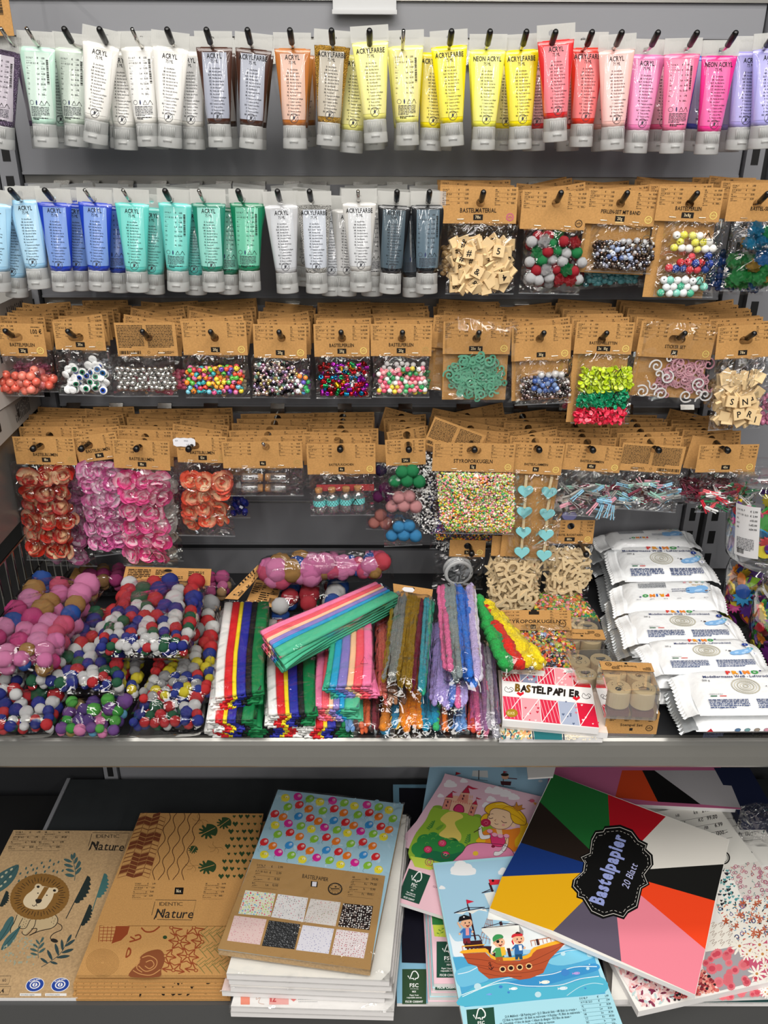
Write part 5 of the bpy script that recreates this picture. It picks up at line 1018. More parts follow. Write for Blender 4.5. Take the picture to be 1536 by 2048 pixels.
I = Ink(lambda x, y, o_: S.at(x, y, .012 + o_) - S.base); I.line([(.72, .86), (.80, .77), (.88, .86), (.72, .86), (.76, .815)], .006, '#1c1c1c'); I.build('film_mark', 'ink', o)
o, S = crepe('pastel crepe paper pack lying diagonally across the stacks, green in front', [(749, 1164, z + .135), (797, 1192, z + .125), (566, 1312, z + .125), (523, 1260, z + .135)], PASTEL, th=.036, seed=12)

# ---- chenille stems
def stems(label, cs, groups, th=.014, rad=.0032, seed=1, tins=(), cat='pipe cleaners', group='packs of chenille stems', curl=.0, wrap=True, lump_=0.0):
    S = Patch(cs); o = anchor('chenille_stem_pack', label, cat, S, group); r = random.Random(seed)
    tot = sum(n for c, n in groups); i = 0
    for c, n in groups:
        for k in range(n):
            u0 = (i + .5) / tot; u1 = u0 + r.uniform(-.05, .05); b0, b1 = r.uniform(-.03, .03), r.uniform(0, 6.28); e0, e1 = r.uniform(.0, .03), r.uniform(.93, 1.01); hh = r.uniform(.1, .9) * th; pts = []; rr = []
            N = 46 if lump_ else 34
            for j in range(N + 1):
                v = e0 + (e1 - e0) * j / N; u = u0 * (1 - v) + u1 * v + b0 * math.sin(v * 3.0 + b1) + curl * math.sin(v * 17 + b1) * .05
                pts.append(S.at(min(.985, max(.015, u)), v, hh + .003 * math.sin(v * 6 + b1)) - S.base); rr.append(rad * (1 + (.4 if c in tins else .22) * r.uniform(-1, 1)) * (1 + lump_ * (.5 + .5 * math.sin(v * 22 + b1))) * (.5 if j in (0, N) else 1))
            MB().tube(pts, rr, 7).build('chenille_stem', 'tinsel' if c in tins else 'fuzz', o, c not in tins, c); i += 1
    if wrap: film_on(o, S, th + .007, seed + 80, 'film_soft', .006, 1.2, .04, 8)
    return o, S
GOLD, SILV = '#b8942a', '#aab0ae'
stems('pack of orange, teal and yellow feathery stems at the shelf front below the tinsel pack', [(775, 1300, z + .035), (872, 1300, z + .035), (880, 1470, z + .022), (758, 1470, z + .022)], [('#d8822a', 2), ('#2a7fa8', 2), ('#f0c02a', 2), ('#ee8a1f', 6), ('#1f8ab0', 5), ('#3ab06a', 1)], rad=.0052, seed=2, lump_=.35)
stems('pack of coral and striped stems peeking out under the pastel crepe paper', [(690, 1330, z + .035), (760, 1330, z + .035), (758, 1470, z + .02), (695, 1470, z + .02)], [('#6f9ad0', 3), ('#5a3a3a', 2), ('#d8643a', 4), ('#3a2a2a', 2), ('#7a2a3a', 2)], rad=.0042, seed=3)
stems('pack of coral and brown stems beneath the tinsel stems', [(752, 1215, z + .06), (800, 1215, z + .06), (810, 1418, z + .05), (752, 1415, z + .05)], [('#d86a5a', 4), ('#9a6a4a', 3), ('#6a4a3a', 2)], rad=.0042, seed=4)
o, S = stems('pack of gold, silver, red and teal tinsel stems with a kraft card', [(788, 1196, z + .09), (868, 1206, z + .09), (852, 1400, z + .075), (762, 1378, z + .075)], [(GOLD, 2), (SILV, 6), (GOLD, 8), ('#8a2a4a', 3), ('#2a8a9a', 3), ('#2a9a7a', 2)], th=.018, rad=.0033, seed=5, tins=(GOLD, SILV, '#8a2a4a'))
Q = card_on(o, S, [(786, 1168, z + .1), (866, 1180, z + .1), (862, 1206, z + .097), (788, 1194, z + .097)], back=False); I = Ink(lambda x, y, o_: Q.at(x, 1 - y, .0018 + o_) - S.base); I.poly([(.22, .62), (.28, .82), (.5, .86), (.55, .7), (.5, .5), (.3, .46)], '#e6e6ea'); I.build('price_sticker', 'ink', o)
stems('pack of blue, red, pink and black striped stems at the shelf front', [(880, 1340, z + .035), (985, 1340, z + .035), (996, 1474, z + .02), (872, 1470, z + .02)], [('#6a3a2a', 2), ('#ee7a2a', 2), ('#2a2424', 2), ('#6a9ad8', 5), ('#e0503c', 5), ('#e87aa0', 4), ('#b9b9c4', 3)], rad=.0043, seed=6)
stems('pack of pink, plum and silver stems leaning right below the blue pack', [(935, 1290, z + .04), (985, 1295, z + .04), (1000, 1470, z + .025), (945, 1472, z + .025)], [('#e06a9c', 3), ('#9a6a9a', 3), ('#b4aebc', 3), ('#6a5a7a', 2)], rad=.0043, seed=7)
stems('pack of lavender, blue and pink plush stems under the blue and grey pack', [(868, 1250, z + .07), (935, 1250, z + .07), (930, 1428, z + .055), (862, 1416, z + .055)], [('#a493d4', 9), ('#5a7ad0', 2), ('#e06aa0', 2), ('#b4a4e0', 3)], rad=.0046, seed=8)
stems('pack of pink, grey, blue and lilac plush stems lying on top', [(876, 1178, z + .10), (948, 1178, z + .10), (966, 1378, z + .085), (890, 1360, z + .085)], [('#de6a9a', 3), ('#7f8c8e', 4), ('#2a6fd0', 6), ('#c0b0e0', 2), ('#ded8ea', 1)], rad=.0052, seed=9)
S0 = [(950, 1208, z + .075), (974, 1214, z + .075), (1086, 1335, z + .06), (1005, 1348, z + .06)]
stems('pack of feathery yellow, red and green stems lying diagonally', S0, [('#2aa04a', 3), ('#1f8f50', 1), ('#d42a20', 4), ('#f2d81f', 5)], rad=.0070, seed=10, lump_=.6, curl=.8, th=.016)

# ---- foam ball bags on the shelf
def ball_bag(label, cs, n, size, cols, seed, th=.014):
    S = Patch(cs); o = anchor('foam_ball_bag', label, 'craft pack', S, 'bags of foam balls on the shelf'); m = S.rot().to_4x4(); o.rotation_euler = m.to_euler()
    Mi = (Matrix.Translation(S.base) @ m).inverted(); P = [Mi @ q for q in S.c]; 
    b = balls(o, 'foam_balls', [(p.x, p.y) for p in P], n, size, cols, th, seed, y0=.001); b.rotation_euler = (R(-90), 0, 0); b.scale = (1, 1, 1)
    me = b.data; co = np.empty(len(me.vertices) * 3, np.float32); me.vertices.foreach_get('co', co); co = co.reshape(-1, 3); co = np.stack([co[:, 0], co[:, 2], -co[:, 1]], 1).astype(np.float32); me.vertices.foreach_set('co', co.ravel()); b.rotation_euler = (0, 0, 0); me.update()
    fo = film_on(o, S, th + .004, seed + 20, 'film_wild', .004); fo.matrix_parent_inverse = m.inverted(); return o, S, m
mixed = ['#e8732a', '#d83a2a', '#f0c03a', '#6ab04a', '#2a2a30', '#8aa0c4', '#e89a9a', '#3f3f46', '#b8c83a', '#d8602a']
ball_bag('bag of green, orange and pink foam balls at the back beside the clay bars', [(1066, 1190, z + .04), (1150, 1186, z + .04), (1200, 1240, z + .03), (1075, 1245, z + .03)], 900, .0072, ['#2f8a4a', '#e88a3a', '#e88aa0', '#8ab84a', '#d8b83a', '#3a9a6a', '#d86a4a'], 3)
o, S, m = ball_bag('bag of multicoloured foam balls lying under its kraft card and the stem packs', [(1030, 1256, z + .045), (1146, 1256, z + .045), (1152, 1338, z + .03), (1030, 1338, z + .03)], 1300, .0066, mixed, 4)
Q = Patch([(994, 1222, z + .058), (1141, 1222, z + .058), (1143, 1262, z + .055), (994, 1262, z + .055)]); Q.base = S.base
h_ = quad_plate(o, 'header_card', Q, .0008, 'kraft', h=.002); h_.matrix_parent_inverse = m.inverted(); w, hh = Q.lu, Q.lv; I = Ink(lambda x, y, o_: Q.at(x / w, 1 - y / hh, .0022 + o_) - S.base)
I.text('STYROPORKUGELN', w * .48, hh * .33, hh * .17, '#2b2118', 'c', .72, .8); I.rect(w * .45, hh * .05, w * .52, hh * .26, '#1d1814'); I.up().text('5g', w * .485, hh * .1, hh * .11, '#e2c28c', 'c', .8); I.seal(w * .88, hh * .3, w * .05, '#1d1814', hh * .19)
price_table(I, w * .1, w * .3, hh * .86, PRICES[0][:3], .0022, hh * .17); price_table(I, w * .72, w * .95, hh * .9, PRICES[1], .0022, hh * .15); I.poly([(w * x, hh * y) for x, y in ((.46, 1), (.46, .92), (.43, .92), (.43, .76), (.57, .76), (.57, .92), (.54, .92), (.54, 1))], '#17120e')
p_ = I.build('print', 'ink', o); p_.matrix_parent_inverse = m.inverted()

# ---- wooden stamps in clear boxes
disc = MB().lathe([(.46, 0), (.5, .02), (.5, .76), (.48, .8)], 30).mesh('stamp_block', 'wood', False)
_sp = []
def stamp_print(k):
    I = Ink(lambda x, y, o: (x, y, .802 + o), base=.003)
    if k % 2: I.ell(.05, .16, .13, .13, '#1d1a17'); I.up(); I.line([(.0, .14), (.05, .10), (.12, .2)], .035, '#d8c09a'); I.ring(-.08, -.16, .13, .02, '#2a2521'); I.line([(-.02, -.04), (-.12, .06), (-.1, .2), (-.2, .3)], .02, '#2a2521'); I.ell(.25, -.1, .03, .03, '#2a2521', 8); I.line([(.2, -.26), (.28, -.2)], .025, '#2a2521')
    else: I.rect(-.2, .02, .22, .16, '#77736c'); I.line([(-.2, .02), (.22, .02), (.22, .16), (-.2, .16)], .02, '#1d1a17', True); I.poly([(-.2, .02), (.22, .02), (.05, -.07), (-.04, -.07)], '#1d1a17'); I.line([(.0, -.07), (-.02, -.25)], .02, '#2a2521'); I.ring(-.03, -.25, .05, .015, '#2a2521', 10); I.line([(.12, -.14), (.2, -.16)], .03, '#2a2521'); I.line([(-.3, .1), (-.24, .2)], .02, '#2a2521'); I.ell(.28, -.1, .025, .025, '#2a2521', 8)
    return I.mesh('print', 'ink')
SPR = [stamp_print(0), stamp_print(1)]
def stamp_set(label, px, y, hgt, rz, flip=False, band=True, scale=1.0):
    p = Vector((px, y, hgt)); o = thing('stamp_set', label, 'stamp set', p, (0, 0, R(rz)), 'stamp sets in clear boxes'); a, d = .0365 * scale, .036 * scale; hb = .046 * scale
    for i in (0, 1):
        for j in (0, 1):
            b = obj('wooden_stamp', disc, o, None, ((i - .5) * a, (j - .5) * a, -.031 * scale), (0, 0, R(180 if flip else 0)), (d, d, .036 * scale)); obj('print', SPR[(i + j + flip) % 2], b)
            MB().box(((i - .5) * a - .016 * scale, (j - .5) * a - .016 * scale, -.044 * scale), ((i - .5) * a + .016 * scale, (j - .5) * a + .016 * scale, -.034 * scale)).build('ink_pad', 'stamp_red', o)
    m = MB(); w = .039 * scale; rings = [[(w * sx * q, w * sy * q, zz) for sx, sy in ((-1, -.93), (-.93, -1), (.93, -1), (1, -.93), (1, .93), (.93, 1), (-.93, 1), (-1, .93))] for zz, q in ((-hb, .99), (-hb + .002, 1), (.001, 1), (.004, .985), (.0045, .95))]; m.loft(rings); m.build('clear_box', 'clear_glass', o)
    if band == 'front':
        MB().loft([[(x, -.0398, q) for q in (-.034, .003)] + [(x, -.0404, q) for q in (.003, -.034)] for x in (-.0392, .0392)]).box((-.0392, -.0404, .003), (.0392, -.012, .0052)).build('paper_band', 'kraft', o)
        I = Ink(lambda x, y, o_: (x, -.0405 - o_, y - .0155)); I.text('Stempel Set', 0, -.004, .0046, '#2b2118', 'c', 1.0, .9); I.rect(-.0024, -.0125, .0024, -.0075, '#1d1814'); I.seal(.027, -.007, .0055, '#2b2118')
        for q in (-.034, -.012, .004, .024): I.words(q, .014, .010, .0013, 4, '#2b2118', 3)
        I.build('print', 'ink', o)
    elif band:
        y0, y1 = (.012, .034) if flip else (-.034, -.004); yb = .0395 if flip else -.0395; s = 1 if flip else -1
        MB().loft([[(x * scale, y0 * scale, .0052), (x * scale, y1 * scale, .0052), (x * scale, y1 * scale, .0060), (x * scale, y0 * scale, .0060)] for x in (-.0392, .0392)]).build('paper_band', 'kraft', o)
        I = Ink(lambda x, y, o_: ((-x if flip else x) * scale, ((y0 + y1) / 2 - s * y) * scale if not flip else ((y0 + y1) / 2 - y) * scale, .0062 + o_))
        if not flip: I.map = lambda x, y, o_: (x * scale, ((y0 + y1) / 2 + y) * scale, .0062 + o_)
        I.text('Stempel Set', 0, -.001, .0040, '#2b2118', 'c', 1.0, .8); I.rect(-.002, -.0085, .002, -.0045, '#1d1814'); I.seal(.027, -.003, .0048, '#2b2118')
        I.words(-.035, .009, .012, .0011, 4, '#2b2118', 3); I.words(.012, .009, .012, .0011, 4, '#2b2118', 4); I.build('print', 'ink', o)
    return o
stamp_set('bottom stamp set at the shelf front with its kraft band over the front face', .384, -.487, z + .0435, -2, band='front')
stamp_set('stamp set half hidden behind the front stack beside the pink paper pad', .352, -.402, z + .046, 4, band=False)
stamp_set('stamp set with upside-down kraft band on top of the front stack', .378, -.500, z + .091, -4, flip=True)
stamp_set('stamp set lying beside the foam ball bag behind the front stack', .350, -.300, z + .046, -3)

# ---- modelling clay bars
def pillow(S, th, seed, n=14, m_=10):
    r = random.Random(seed); ph = [(r.uniform(0, 6.3), r.uniform(0, 6.3), r.uniform(2, 5), r.uniform(2, 5)) for _ in range(6)]; wr = lambda u, v: sum(math.sin(p * u * 4 + a) * math.sin(q * v * 4 + b) for a, b, p, q in ph) / 6
    vs = []; N = []
    top = [[None] * (n + 1) for _ in range(m_ + 1)]
    m = MB()
    for side in (0, 1):
        P = []
        for j in range(m_ + 1):
            for i in range(n + 1):
                u, v = i / n, j / n * n / m_; v = j / m_
                eu = (1 - abs(2 * u - 1) ** 9) ** .5; ev = (1 - abs(2 * v - 1) ** 7) ** .5; e = eu * ev; h = (-th / 2 + th / 2 * e * (1 + .05 * wr(u, v))) if side == 0 else (-th / 2 - th / 2 * e)
                P.append(S.at(u, v, h) - S.base)
        fs = [(j * (n + 1) + i, (j + 1) * (n + 1) + i, (j + 1) * (n + 1) + i + 1, j * (n + 1) + i + 1) for j in range(m_) for i in range(n)]
        m.add(P, fs if side == 0 else [f[::-1] for f in fs])
    return m
PR = [('P', '#d8332c'), ('R', '#e89a1f'), ('i', '#1f56a8'), ('M', '#e8862a'), ('O', '#3a9a4a')]
def clay_print(S, th, flip):
    W_, H_ = S.lu, S.lv
    def mp(x, y, o_):
        u, v = x / W_ + .5, .5 - y / H_
        if flip: u, v = 1 - u, 1 - v
        vv = min(1.0, max(0, v)); e = (1 - abs(2 * vv - 1) ** 7) ** .5; return S.at(u, v, -th / 2 + th / 2 * e + .0012 + o_) - S.base
    I = Ink(mp, step=.00015); x = -.024 if not flip else .0; w = W_; h = H_; k = H_ / .1; yt = .034 * k if not flip else .016 * k; x = -.020 if not flip else .004
    for c, col in PR: a = I.text(c, x, yt - .005 * k, .0085 * k, col, 'l', 1.15, 3.4); x += a + .0012
    I.ell(x + .002, yt + .003 * k, .002, .0016 * k, '#1f2f6a', 10)
    if not flip:
        I.text('Modelliermasse Weiß - Lufttrocknend', 0, .0205 * k, .0052 * k, '#1f2f62', 'c', .98, 1.2); I.text('500 g', -.062, .0125 * k, .0040 * k, '#22262c', 'l', .9, .6)
        I.text('MADE IN ITALY', -.060, -.0195 * k, .0022 * k, '#3a3f48', 'l', 1); I.rect(-.060, -.0235 * k, -.050, -.0215 * k, '#2a6a4a'); I.rect(-.046, -.0235 * k, -.036, -.0215 * k, '#d8605a')
        for q in range(5): I.ring(.0, .000, (.0215 - q * .0042), .0018, ['#b9b5a4', '#cfccbf'][q % 2], 28, (.0185 - q * .0036) * k)
        el = [(.050, -.004, .0115, .0075), (.060, -.001, .008, .007), (.041, -.006, .007, .006), (.066, .002, .005, .006)]
        for ex, ey, rx, ry in el: I.ell(ex, ey * k - .004 * k, rx, ry * k, '#7fb0e0', 16, 10)
        I.up()
        for ex, ey in ((.045, -.005), (.056, -.006), (.062, .0)): I.ell(ex, ey * k - .004 * k, .004, .0028 * k, '#a9cdf0', 12, 20)
        I.ell(.036, -.003 * k, .0024, .002 * k, '#4a4a52', 10); I.ell(.031, -.001 * k, .001, .001 * k, '#22262c', 8); I.layer = 0
        for q, (ix, iy) in enumerate(((.066, .016), (.070, .003), (.072, -.012))): I.ell(ix, iy * k, .0052, .0046 * k, ['#1f3a8a', '#5aa0b0', '#e8eaf0'][q], 18); I.up().text('i2)'[q], ix, iy * k - .0018 * k, .004 * k, '#f2f4f6' if q < 2 else '#1f3a8a', 'c', 1, 2); I.layer = 0
        for q in (0, 1): I.words(-.066 + q * .072, -.030 * k, .060, .0018 * k, 6, '#3f4f78', 5 + q, 1.55)
    else:
        I.text('Modelliermasse', -.018, .0 * k, .0042 * k, '#1f2f62', 'c', .9, 1); I.text('Lufttrocknend', -.018, -.007 * k, .0042 * k, '#1f2f62', 'c', .9, 1); I.words(.006, -.013 * k, .05, .0016 * k, 8, '#6a6f78', 3, 1.5)
        for ex, ey, rx, ry in ((-.046, -.002, .018, .010), (-.058, -.008, .011, .009), (-.036, .004, .009, .006), (-.06, .004, .008, .005)): I.ell(ex, ey * k, rx, ry * k, '#7fb0e0', 18, -12)
        I.up(); I.ell(-.05, .001 * k, .008, .004 * k, '#a9cdf0', 14, 20); I.ell(-.064, .004 * k, .003, .0025 * k, '#7a5a4a', 10); I.ell(-.07, .004 * k, .0015, .0014 * k, '#22262c', 8); I.layer = 0; I.text('PASTEL', -.05, -.022 * k, .0045 * k, '#c9a97a', 'c', 1, 1)
        for q in range(4): I.ell(-.062 + q * .011, -.030 * k, .003, .0027 * k, ['#8fb0b0', '#9aa890', '#c0a58a', '#d8a0a8'][q], 14)
        for q in range(6): I.text(['€ 2.49', 'zl 12.00', 'kn 19.9', 'Kc 69', 'lv 4.99', 'Ft 990'][q], -.064 + q * .024, .026 * k, .0026 * k, '#3a3f48', 'l', .8, .6)
    return I
def clay(label, cs, th=.026, seed=1, flip=False, full=True, front=False):
    S = Patch(cs); o = anchor('clay_bar', label, 'modelling clay', S, 'foil wrapped bars of modelling clay'); pillow(S, th, seed).build('wrapper', 'clay_wrap', o, True)
    for s in (0, 1):                                                       # crimped ends with saw-tooth edges
        m = MB(); P = []; nn = 26; r = random.Random(seed * 3 + s)
        for j in range(nn + 1):
            v = .02 + .96 * j / nn; row = []
            for k, d in enumerate((-.004, .004, .010, .016, .0205 + (.0028 if j % 2 else 0))):
                u = (-d / S.lu) if s == 0 else 1 + d / S.lu; row.append(S.at(u, v, -th / 2 - .010 * (k / 4) ** 1.5 + .0011 * (k % 2) + .0030 * math.sin(v * 7 + seed + s)) - S.base)
            P += row
        m.add(P, [(j * 5 + k, j * 5 + k + 1, (j + 1) * 5 + k + 1, (j + 1) * 5 + k) for j in range(nn) for k in range(4)]); m.build('crimped_end', 'foil_back' if not full else 'clay_wrap', o)
    if full: clay_print(S, th, flip).build('print', 'ink', o)
    if front:
        W_, hgt = S.lu, th; I = Ink(lambda x, y, o_: S.at(x / W_ + .5, 1.0 + (.0012 + o_) / S.lv, -th / 2 + y) - S.base)
        for k in range(4): I.ell(-.02 + k * .0145, .004, .0046, .0036, ['#5a7fa8', '#7aa8ac', '#a89a8c', '#d89aac'][k], 16); I.ring(-.02 + k * .0145, .004, .0046, .0006, '#4a5058', 16, .0036)
        I.poly([(-.066, .001), (-.056, .001), (-.061, .0075)], '#c82a34'); I.words(-.070, -.002, .03, .0012, 4, '#4a5068', 3); I.barcode(-.025, -.0095, .045, .004); I.ell(.004, -.003, .0016, .0016, '#15181c', 8); I.line([(.05, .002), (.075, .0)], .003, '#8a8a82'); I.build('side_print', 'ink', o)
    return o
K = [('white clay bar at the very back of the clay stack, upside-down print', [(1206, 1060, z + .118), (1366, 1052, z + .118), (1388, 1085, z + .114), (1226, 1088, z + .114)], True),
     ('second clay bar from the back with coil picture', [(1232, 1086, z + .108), (1385, 1086, z + .108), (1424, 1150, z + .100), (1252, 1152, z + .100)], False),
     ('third clay bar from the back, printed upside down with a big blue elephant', [(1246, 1158, z + .103), (1422, 1154, z + .103), (1438, 1208, z + .099), (1256, 1214, z + .099)], True),
     ('fourth clay bar from the back, coil picture and blue figure', [(1258, 1214, z + .096), (1442, 1214, z + .096), (1482, 1272, z + .092), (1280, 1274, z + .092)], False),
     ('fifth clay bar from the back with a white crimped end turned up', [(1300, 1272, z + .098), (1490, 1270, z + .098), (1530, 1332, z + .090), (1332, 1336, z + .088)], False),
     ('front clay bar on top of the stack at the right edge', [(1366, 1334, z + .085), (1574, 1330, z + .085), (1622, 1416, z + .078), (1404, 1418, z + .078)], False)]
nmk = ['backmost', 'second', 'third', 'fourth', 'fifth', 'front']
for i, (lab, cs, fl) in enumerate(K):
    for k in (2, 1):
        dz = .0275 * k; rr = random.Random(i * 5 + k); dx, dy = rr.uniform(-12, 8), rr.uniform(-3, 3)
        if cs[0][2] - dz - .03 < z: continue
        c2 = []
        for px, py, h in cs: w = Zp(px, py, h); c2.append(Vector((w.x + dx / 1500 - .004 * k, w.y + dy / 900, h - dz)))
        clay(['', 'clay bar lying directly under the ', 'clay bar lowest under the '][k] + nmk[i] + ' top bar', c2, seed=i * 4 + k, full=False, front=(i == 5))
    clay(lab, cs, seed=i + 1, flip=fl)
# ================================================================== paper pads
class Pad(Patch):
    def __init__(s, label, cs, t=.008, cover='#ffffff', group='paper pads', name='paper_pad', cat='paper pad', cover_mat='paper', edge='paper_edge', wrap=False):
        p0, p1, p3 = Zp(*cs[0]), Zp(*cs[1]), Zp(*cs[3]); nn = (p1 - p0).cross(p3 - p0); rr = ray(*cs[2][:2])          # keep the sheet flat
        super().__init__([p0, p1, CAMP + rr * ((p0 - CAMP).dot(nn) / rr.dot(nn)), p3]); o = s.obj = tag(obj(name, None, loc=s.o - s.n * t), label, cat, group); s.base = o.location.copy(); s.t = t
        P = [c - s.base for c in s.c]; n = s.n; k = .0008
        MB().loft([[p - n * t for p in P], [p - n * k for p in P]]).build('pages', edge, o)
        MB().loft([[p - n * k for p in P], P]).build('cover', cover_mat, o, color=cover if cover_mat == 'paper' else None)
        if wrap:
            film_on(o, s, .0016, int(cs[0][0]), 'film_soft', t + .0006, .8, .010, 12, 'wrapper')
    def ink(s):                          # print measured on the page itself: x right, y up, in metres from the bottom left corner
        return Ink(lambda x, y, o: s.at(x / s.lu, 1 - y / s.lv, o) - s.base)
    def trace(s, ox, oy, k):             # print measured by sighting onto the page through points of the photograph
        a = s.c[0]; n = s.n
        def mp(x, y, o):
            r = ray(ox + x / k, oy - y / k); return CAMP + r * ((a - CAMP).dot(n) / r.dot(n)) + n * o - s.base
        return Trace(mp)
class Trace(Ink):                        # y runs down as in the photograph
    def pl(s, pts, c): s.poly([(x, -y) for x, y in pts], c); return s
    def el(s, x, y, rx, ry, c, n=18, rot=0): s.ell(x, -y, rx, ry, c, n, -rot); return s
    def ln(s, pts, w, c, close=False): s.line([(x, -y) for x, y in pts], w, c, close); return s
    def tx(s, t, x, y, h, c='#1c1a18', al='l', sx=.82, b=0, rot=0, sh=0): s.text(t, x, -y, h, c, al, sx, b, -rot, sh); return s
    def blob(s, pts, c, w=0, oc='#4a2030', n=4):     # smooth closed outline through the points
        P = []; m = len(pts)
        for i in range(m):
            p0, p1, p2, p3 = pts[i - 1], pts[i], pts[(i + 1) % m], pts[(i + 2) % m]
            for k in range(n):
                t = k / n; P.append(tuple(.5 * (2 * p1[q] + (p2[q] - p0[q]) * t + (2 * p0[q] - 5 * p1[q] + 4 * p2[q] - p3[q]) * t * t + (3 * p1[q] - p0[q] - 3 * p2[q] + p3[q]) * t ** 3) for q in (0, 1)))
        s.pl(P, c)
        if w: s.layer += 1; s.ln(P, w, oc, True); s.layer -= 1
        return s
    def crv(s, pts, w, c, n=5):
        P = []; m = len(pts)
        for i in range(m - 1):
            p0, p1, p2, p3 = pts[max(i - 1, 0)], pts[i], pts[i + 1], pts[min(i + 2, m - 1)]
            for k in range(n):
                t = k / n; P.append(tuple(.5 * (2 * p1[q] + (p2[q] - p0[q]) * t + (2 * p0[q] - 5 * p1[q] + 4 * p2[q] - p3[q]) * t * t + (3 * p1[q] - p0[q] - 3 * p2[q] + p3[q]) * t ** 3) for q in (0, 1)))
        P.append(pts[-1]); s.ln(P, w, c); return s
    def cloud(s, x, y, w, c='#f2f4f6'):
        for dx, dy, q in ((-.3, 0, .2), (-.1, -.16, .26), (.15, -.08, .22), (.36, .03, .15)): s.el(x + dx * w, y + dy * w, q * w, q * w * .85, c, 14)
        s.el(x, y + .12 * w, .5 * w, .09 * w, c, 14)
def fsc(I, x, y, w, h, rows, base='#1f4a3a'):       # green forest label, lower left corner x,y
    L = I.layer; I.rect(x, y, x + w, y + h, base); I.up(); c = '#f2f4f2'; cx, cy = x + w * .5, y + h * .80; r = w * .17
    T = [(-1.55, .1), (-1.1, -.75), (-.45, .9), (-.2, 1.15), (.3, 1.2), (.7, .8), (1.0, .25), (1.0, -.25), (.75, -.55), (.3, -.6), (.25, -.95)]
    I.line([(cx + a * r, cy + b * r) for a, b in T], r * .26, c); I.line([(cx - .75 * r, cy - .6 * r), (cx - .15 * r, cy - .6 * r), (cx - .1 * r, cy - .95 * r)], r * .24, c)
    I.text('FSC', x + w / 2, y + h * .485, h * .105, c, 'c', 1.0, 1.4); I.text('www.fsc.org', x + w / 2, y + h * .425, h * .032, c, 'c', .95)
    I.text('MIX', x + w / 2, y + h * .33, h * .052, c, 'c', .9, 1)
    for k, t in enumerate(rows): I.text(t, x + w / 2, y + h * (.235 - .068 * k), h * .045, c, 'c', .8, .9)
    I.text('FSC® C008497', x + w / 2, y + h * .04, h * .060, c, 'c', .86, 1); I.layer = L
SUP = ['Paper | Supporting', 'responsible forestry']; RSP = ['Paper from', 'responsible sources']
CZ = .2
# ---- lion pad
P = Pad('kraft drawing pad with a printed lion among leaves, left end of the base deck', [(27, 1660, CZ + .009), (268, 1662, CZ + .009), (155, 1995, CZ + .009), (-143, 1995, CZ + .009)], .009, cover_mat='kraft_speckle')
I = P.trace(0, 1620, 4.787); D = '#2b2723'; LF = '#44605f'; LD = '#33474a'
for k in range(4):
    for q, (a, b, c) in enumerate(((['D E NL P', 'A F I SK SLO', 'PL', 'RO'][k], ['€', '€', 'zl', 'Lei'][k], ['1.99', '1.99', '10.00', '8.00'][k]), (['HR', 'CZ', 'BG', 'H'][k], ['kn', 'Kc', 'lv', 'Ft'][k], ['14.90', '49.00', '3.99', '600.-'][k]))):
        X = 150 - 22 * k + q * (280 - 6 * k); Y = 222 + 47 * k; I.tx(a, X, Y, 16, D, 'l', .8, .6); I.tx(b, X + 140, Y, 16, D, 'c', .8, 1); I.tx(c, X + 238, Y, 17, D, 'r', .85, 1.2); I.ln([(X - 10, Y + 28), (X + 225, Y + 28)], 2, '#6a5c48'); I.words(X - 5, -(Y + 8), 120, 6, 1, '#5a4c3a', k)
I.ln([(880, 230), (845, 350)], 4, D); I.ln([(885, 218), (1240, 222), (1190, 384), (900, 384)], 4, D); I.tx('IDENTIC', 918, 268, 34, '#3a332c', 'l', 1.35, -.2); I.tx('Nature', 856, 378, 80, D, 'l', .98, .4, 3, .25); I.crv([(850, 388), (880, 330), (900, 312), (918, 345), (935, 300)], 9, D)
r = random.Random(2)
for x, y in ((195, 610), (165, 712), (225, 688), (250, 560), (300, 530), (345, 605), (400, 508), (420, 545), (480, 486), (430, 590), (512, 585), (548, 595), (560, 500), (355, 560), (300, 640), (180, 680), (600, 582), (470, 550), (265, 600), (515, 520), (318, 572), (245, 645)): I.el(x, y, 15, 8, LF, 10, -62 + r.uniform(-10, 10))
def sprig(I, pts, leaves, c, lw=5):
    I.crv(pts, lw, c)
    for x, y, l, w, a in leaves: I.blob([(x + l * math.cos(R(a)) * t - w * s * math.sin(R(a)), y + l * math.sin(R(a)) * t + w * s * math.cos(R(a))) for t, s in ((0, 0), (.35, .5), (.75, .45), (1, 0), (.75, -.45), (.35, -.5))], c, n=3)
sprig(I, [(712, 678), (722, 600), (708, 520), (688, 430)], [(690, 480, 60, 22, -95), (690, 500, 85, 26, 200), (700, 545, 90, 28, 195), (712, 590, 88, 26, 195), (715, 635, 95, 30, 190), (712, 515, 70, 26, -65), (722, 570, 90, 28, -55), (720, 620, 90, 28, -50), (705, 470, 62, 24, -80), (735, 560, 80, 24, -70)], LF)
sprig(I, [(368, 1420), (365, 1340), (385, 1270), (408, 1215)], [(365, 1320, 70, 20, 215), (362, 1355, 80, 22, 200), (362, 1390, 75, 20, 195), (378, 1290, 60, 18, 235), (372, 1330, 80, 22, -50), (370, 1370, 80, 22, -35), (390, 1270, 60, 18, -60)], LF)
sprig(I, [(395, 1505), (500, 1440), (590, 1360), (660, 1225)], [(500, 1440, 110, 28, 245), (460, 1470, 90, 24, 215), (560, 1395, 120, 30, 255), (600, 1350, 110, 26, 265), (480, 1455, 75, 22, 15), (540, 1415, 130, 28, -8), (590, 1370, 120, 28, -18), (620, 1310, 120, 26, -35), (640, 1270, 90, 24, -60)], LD)
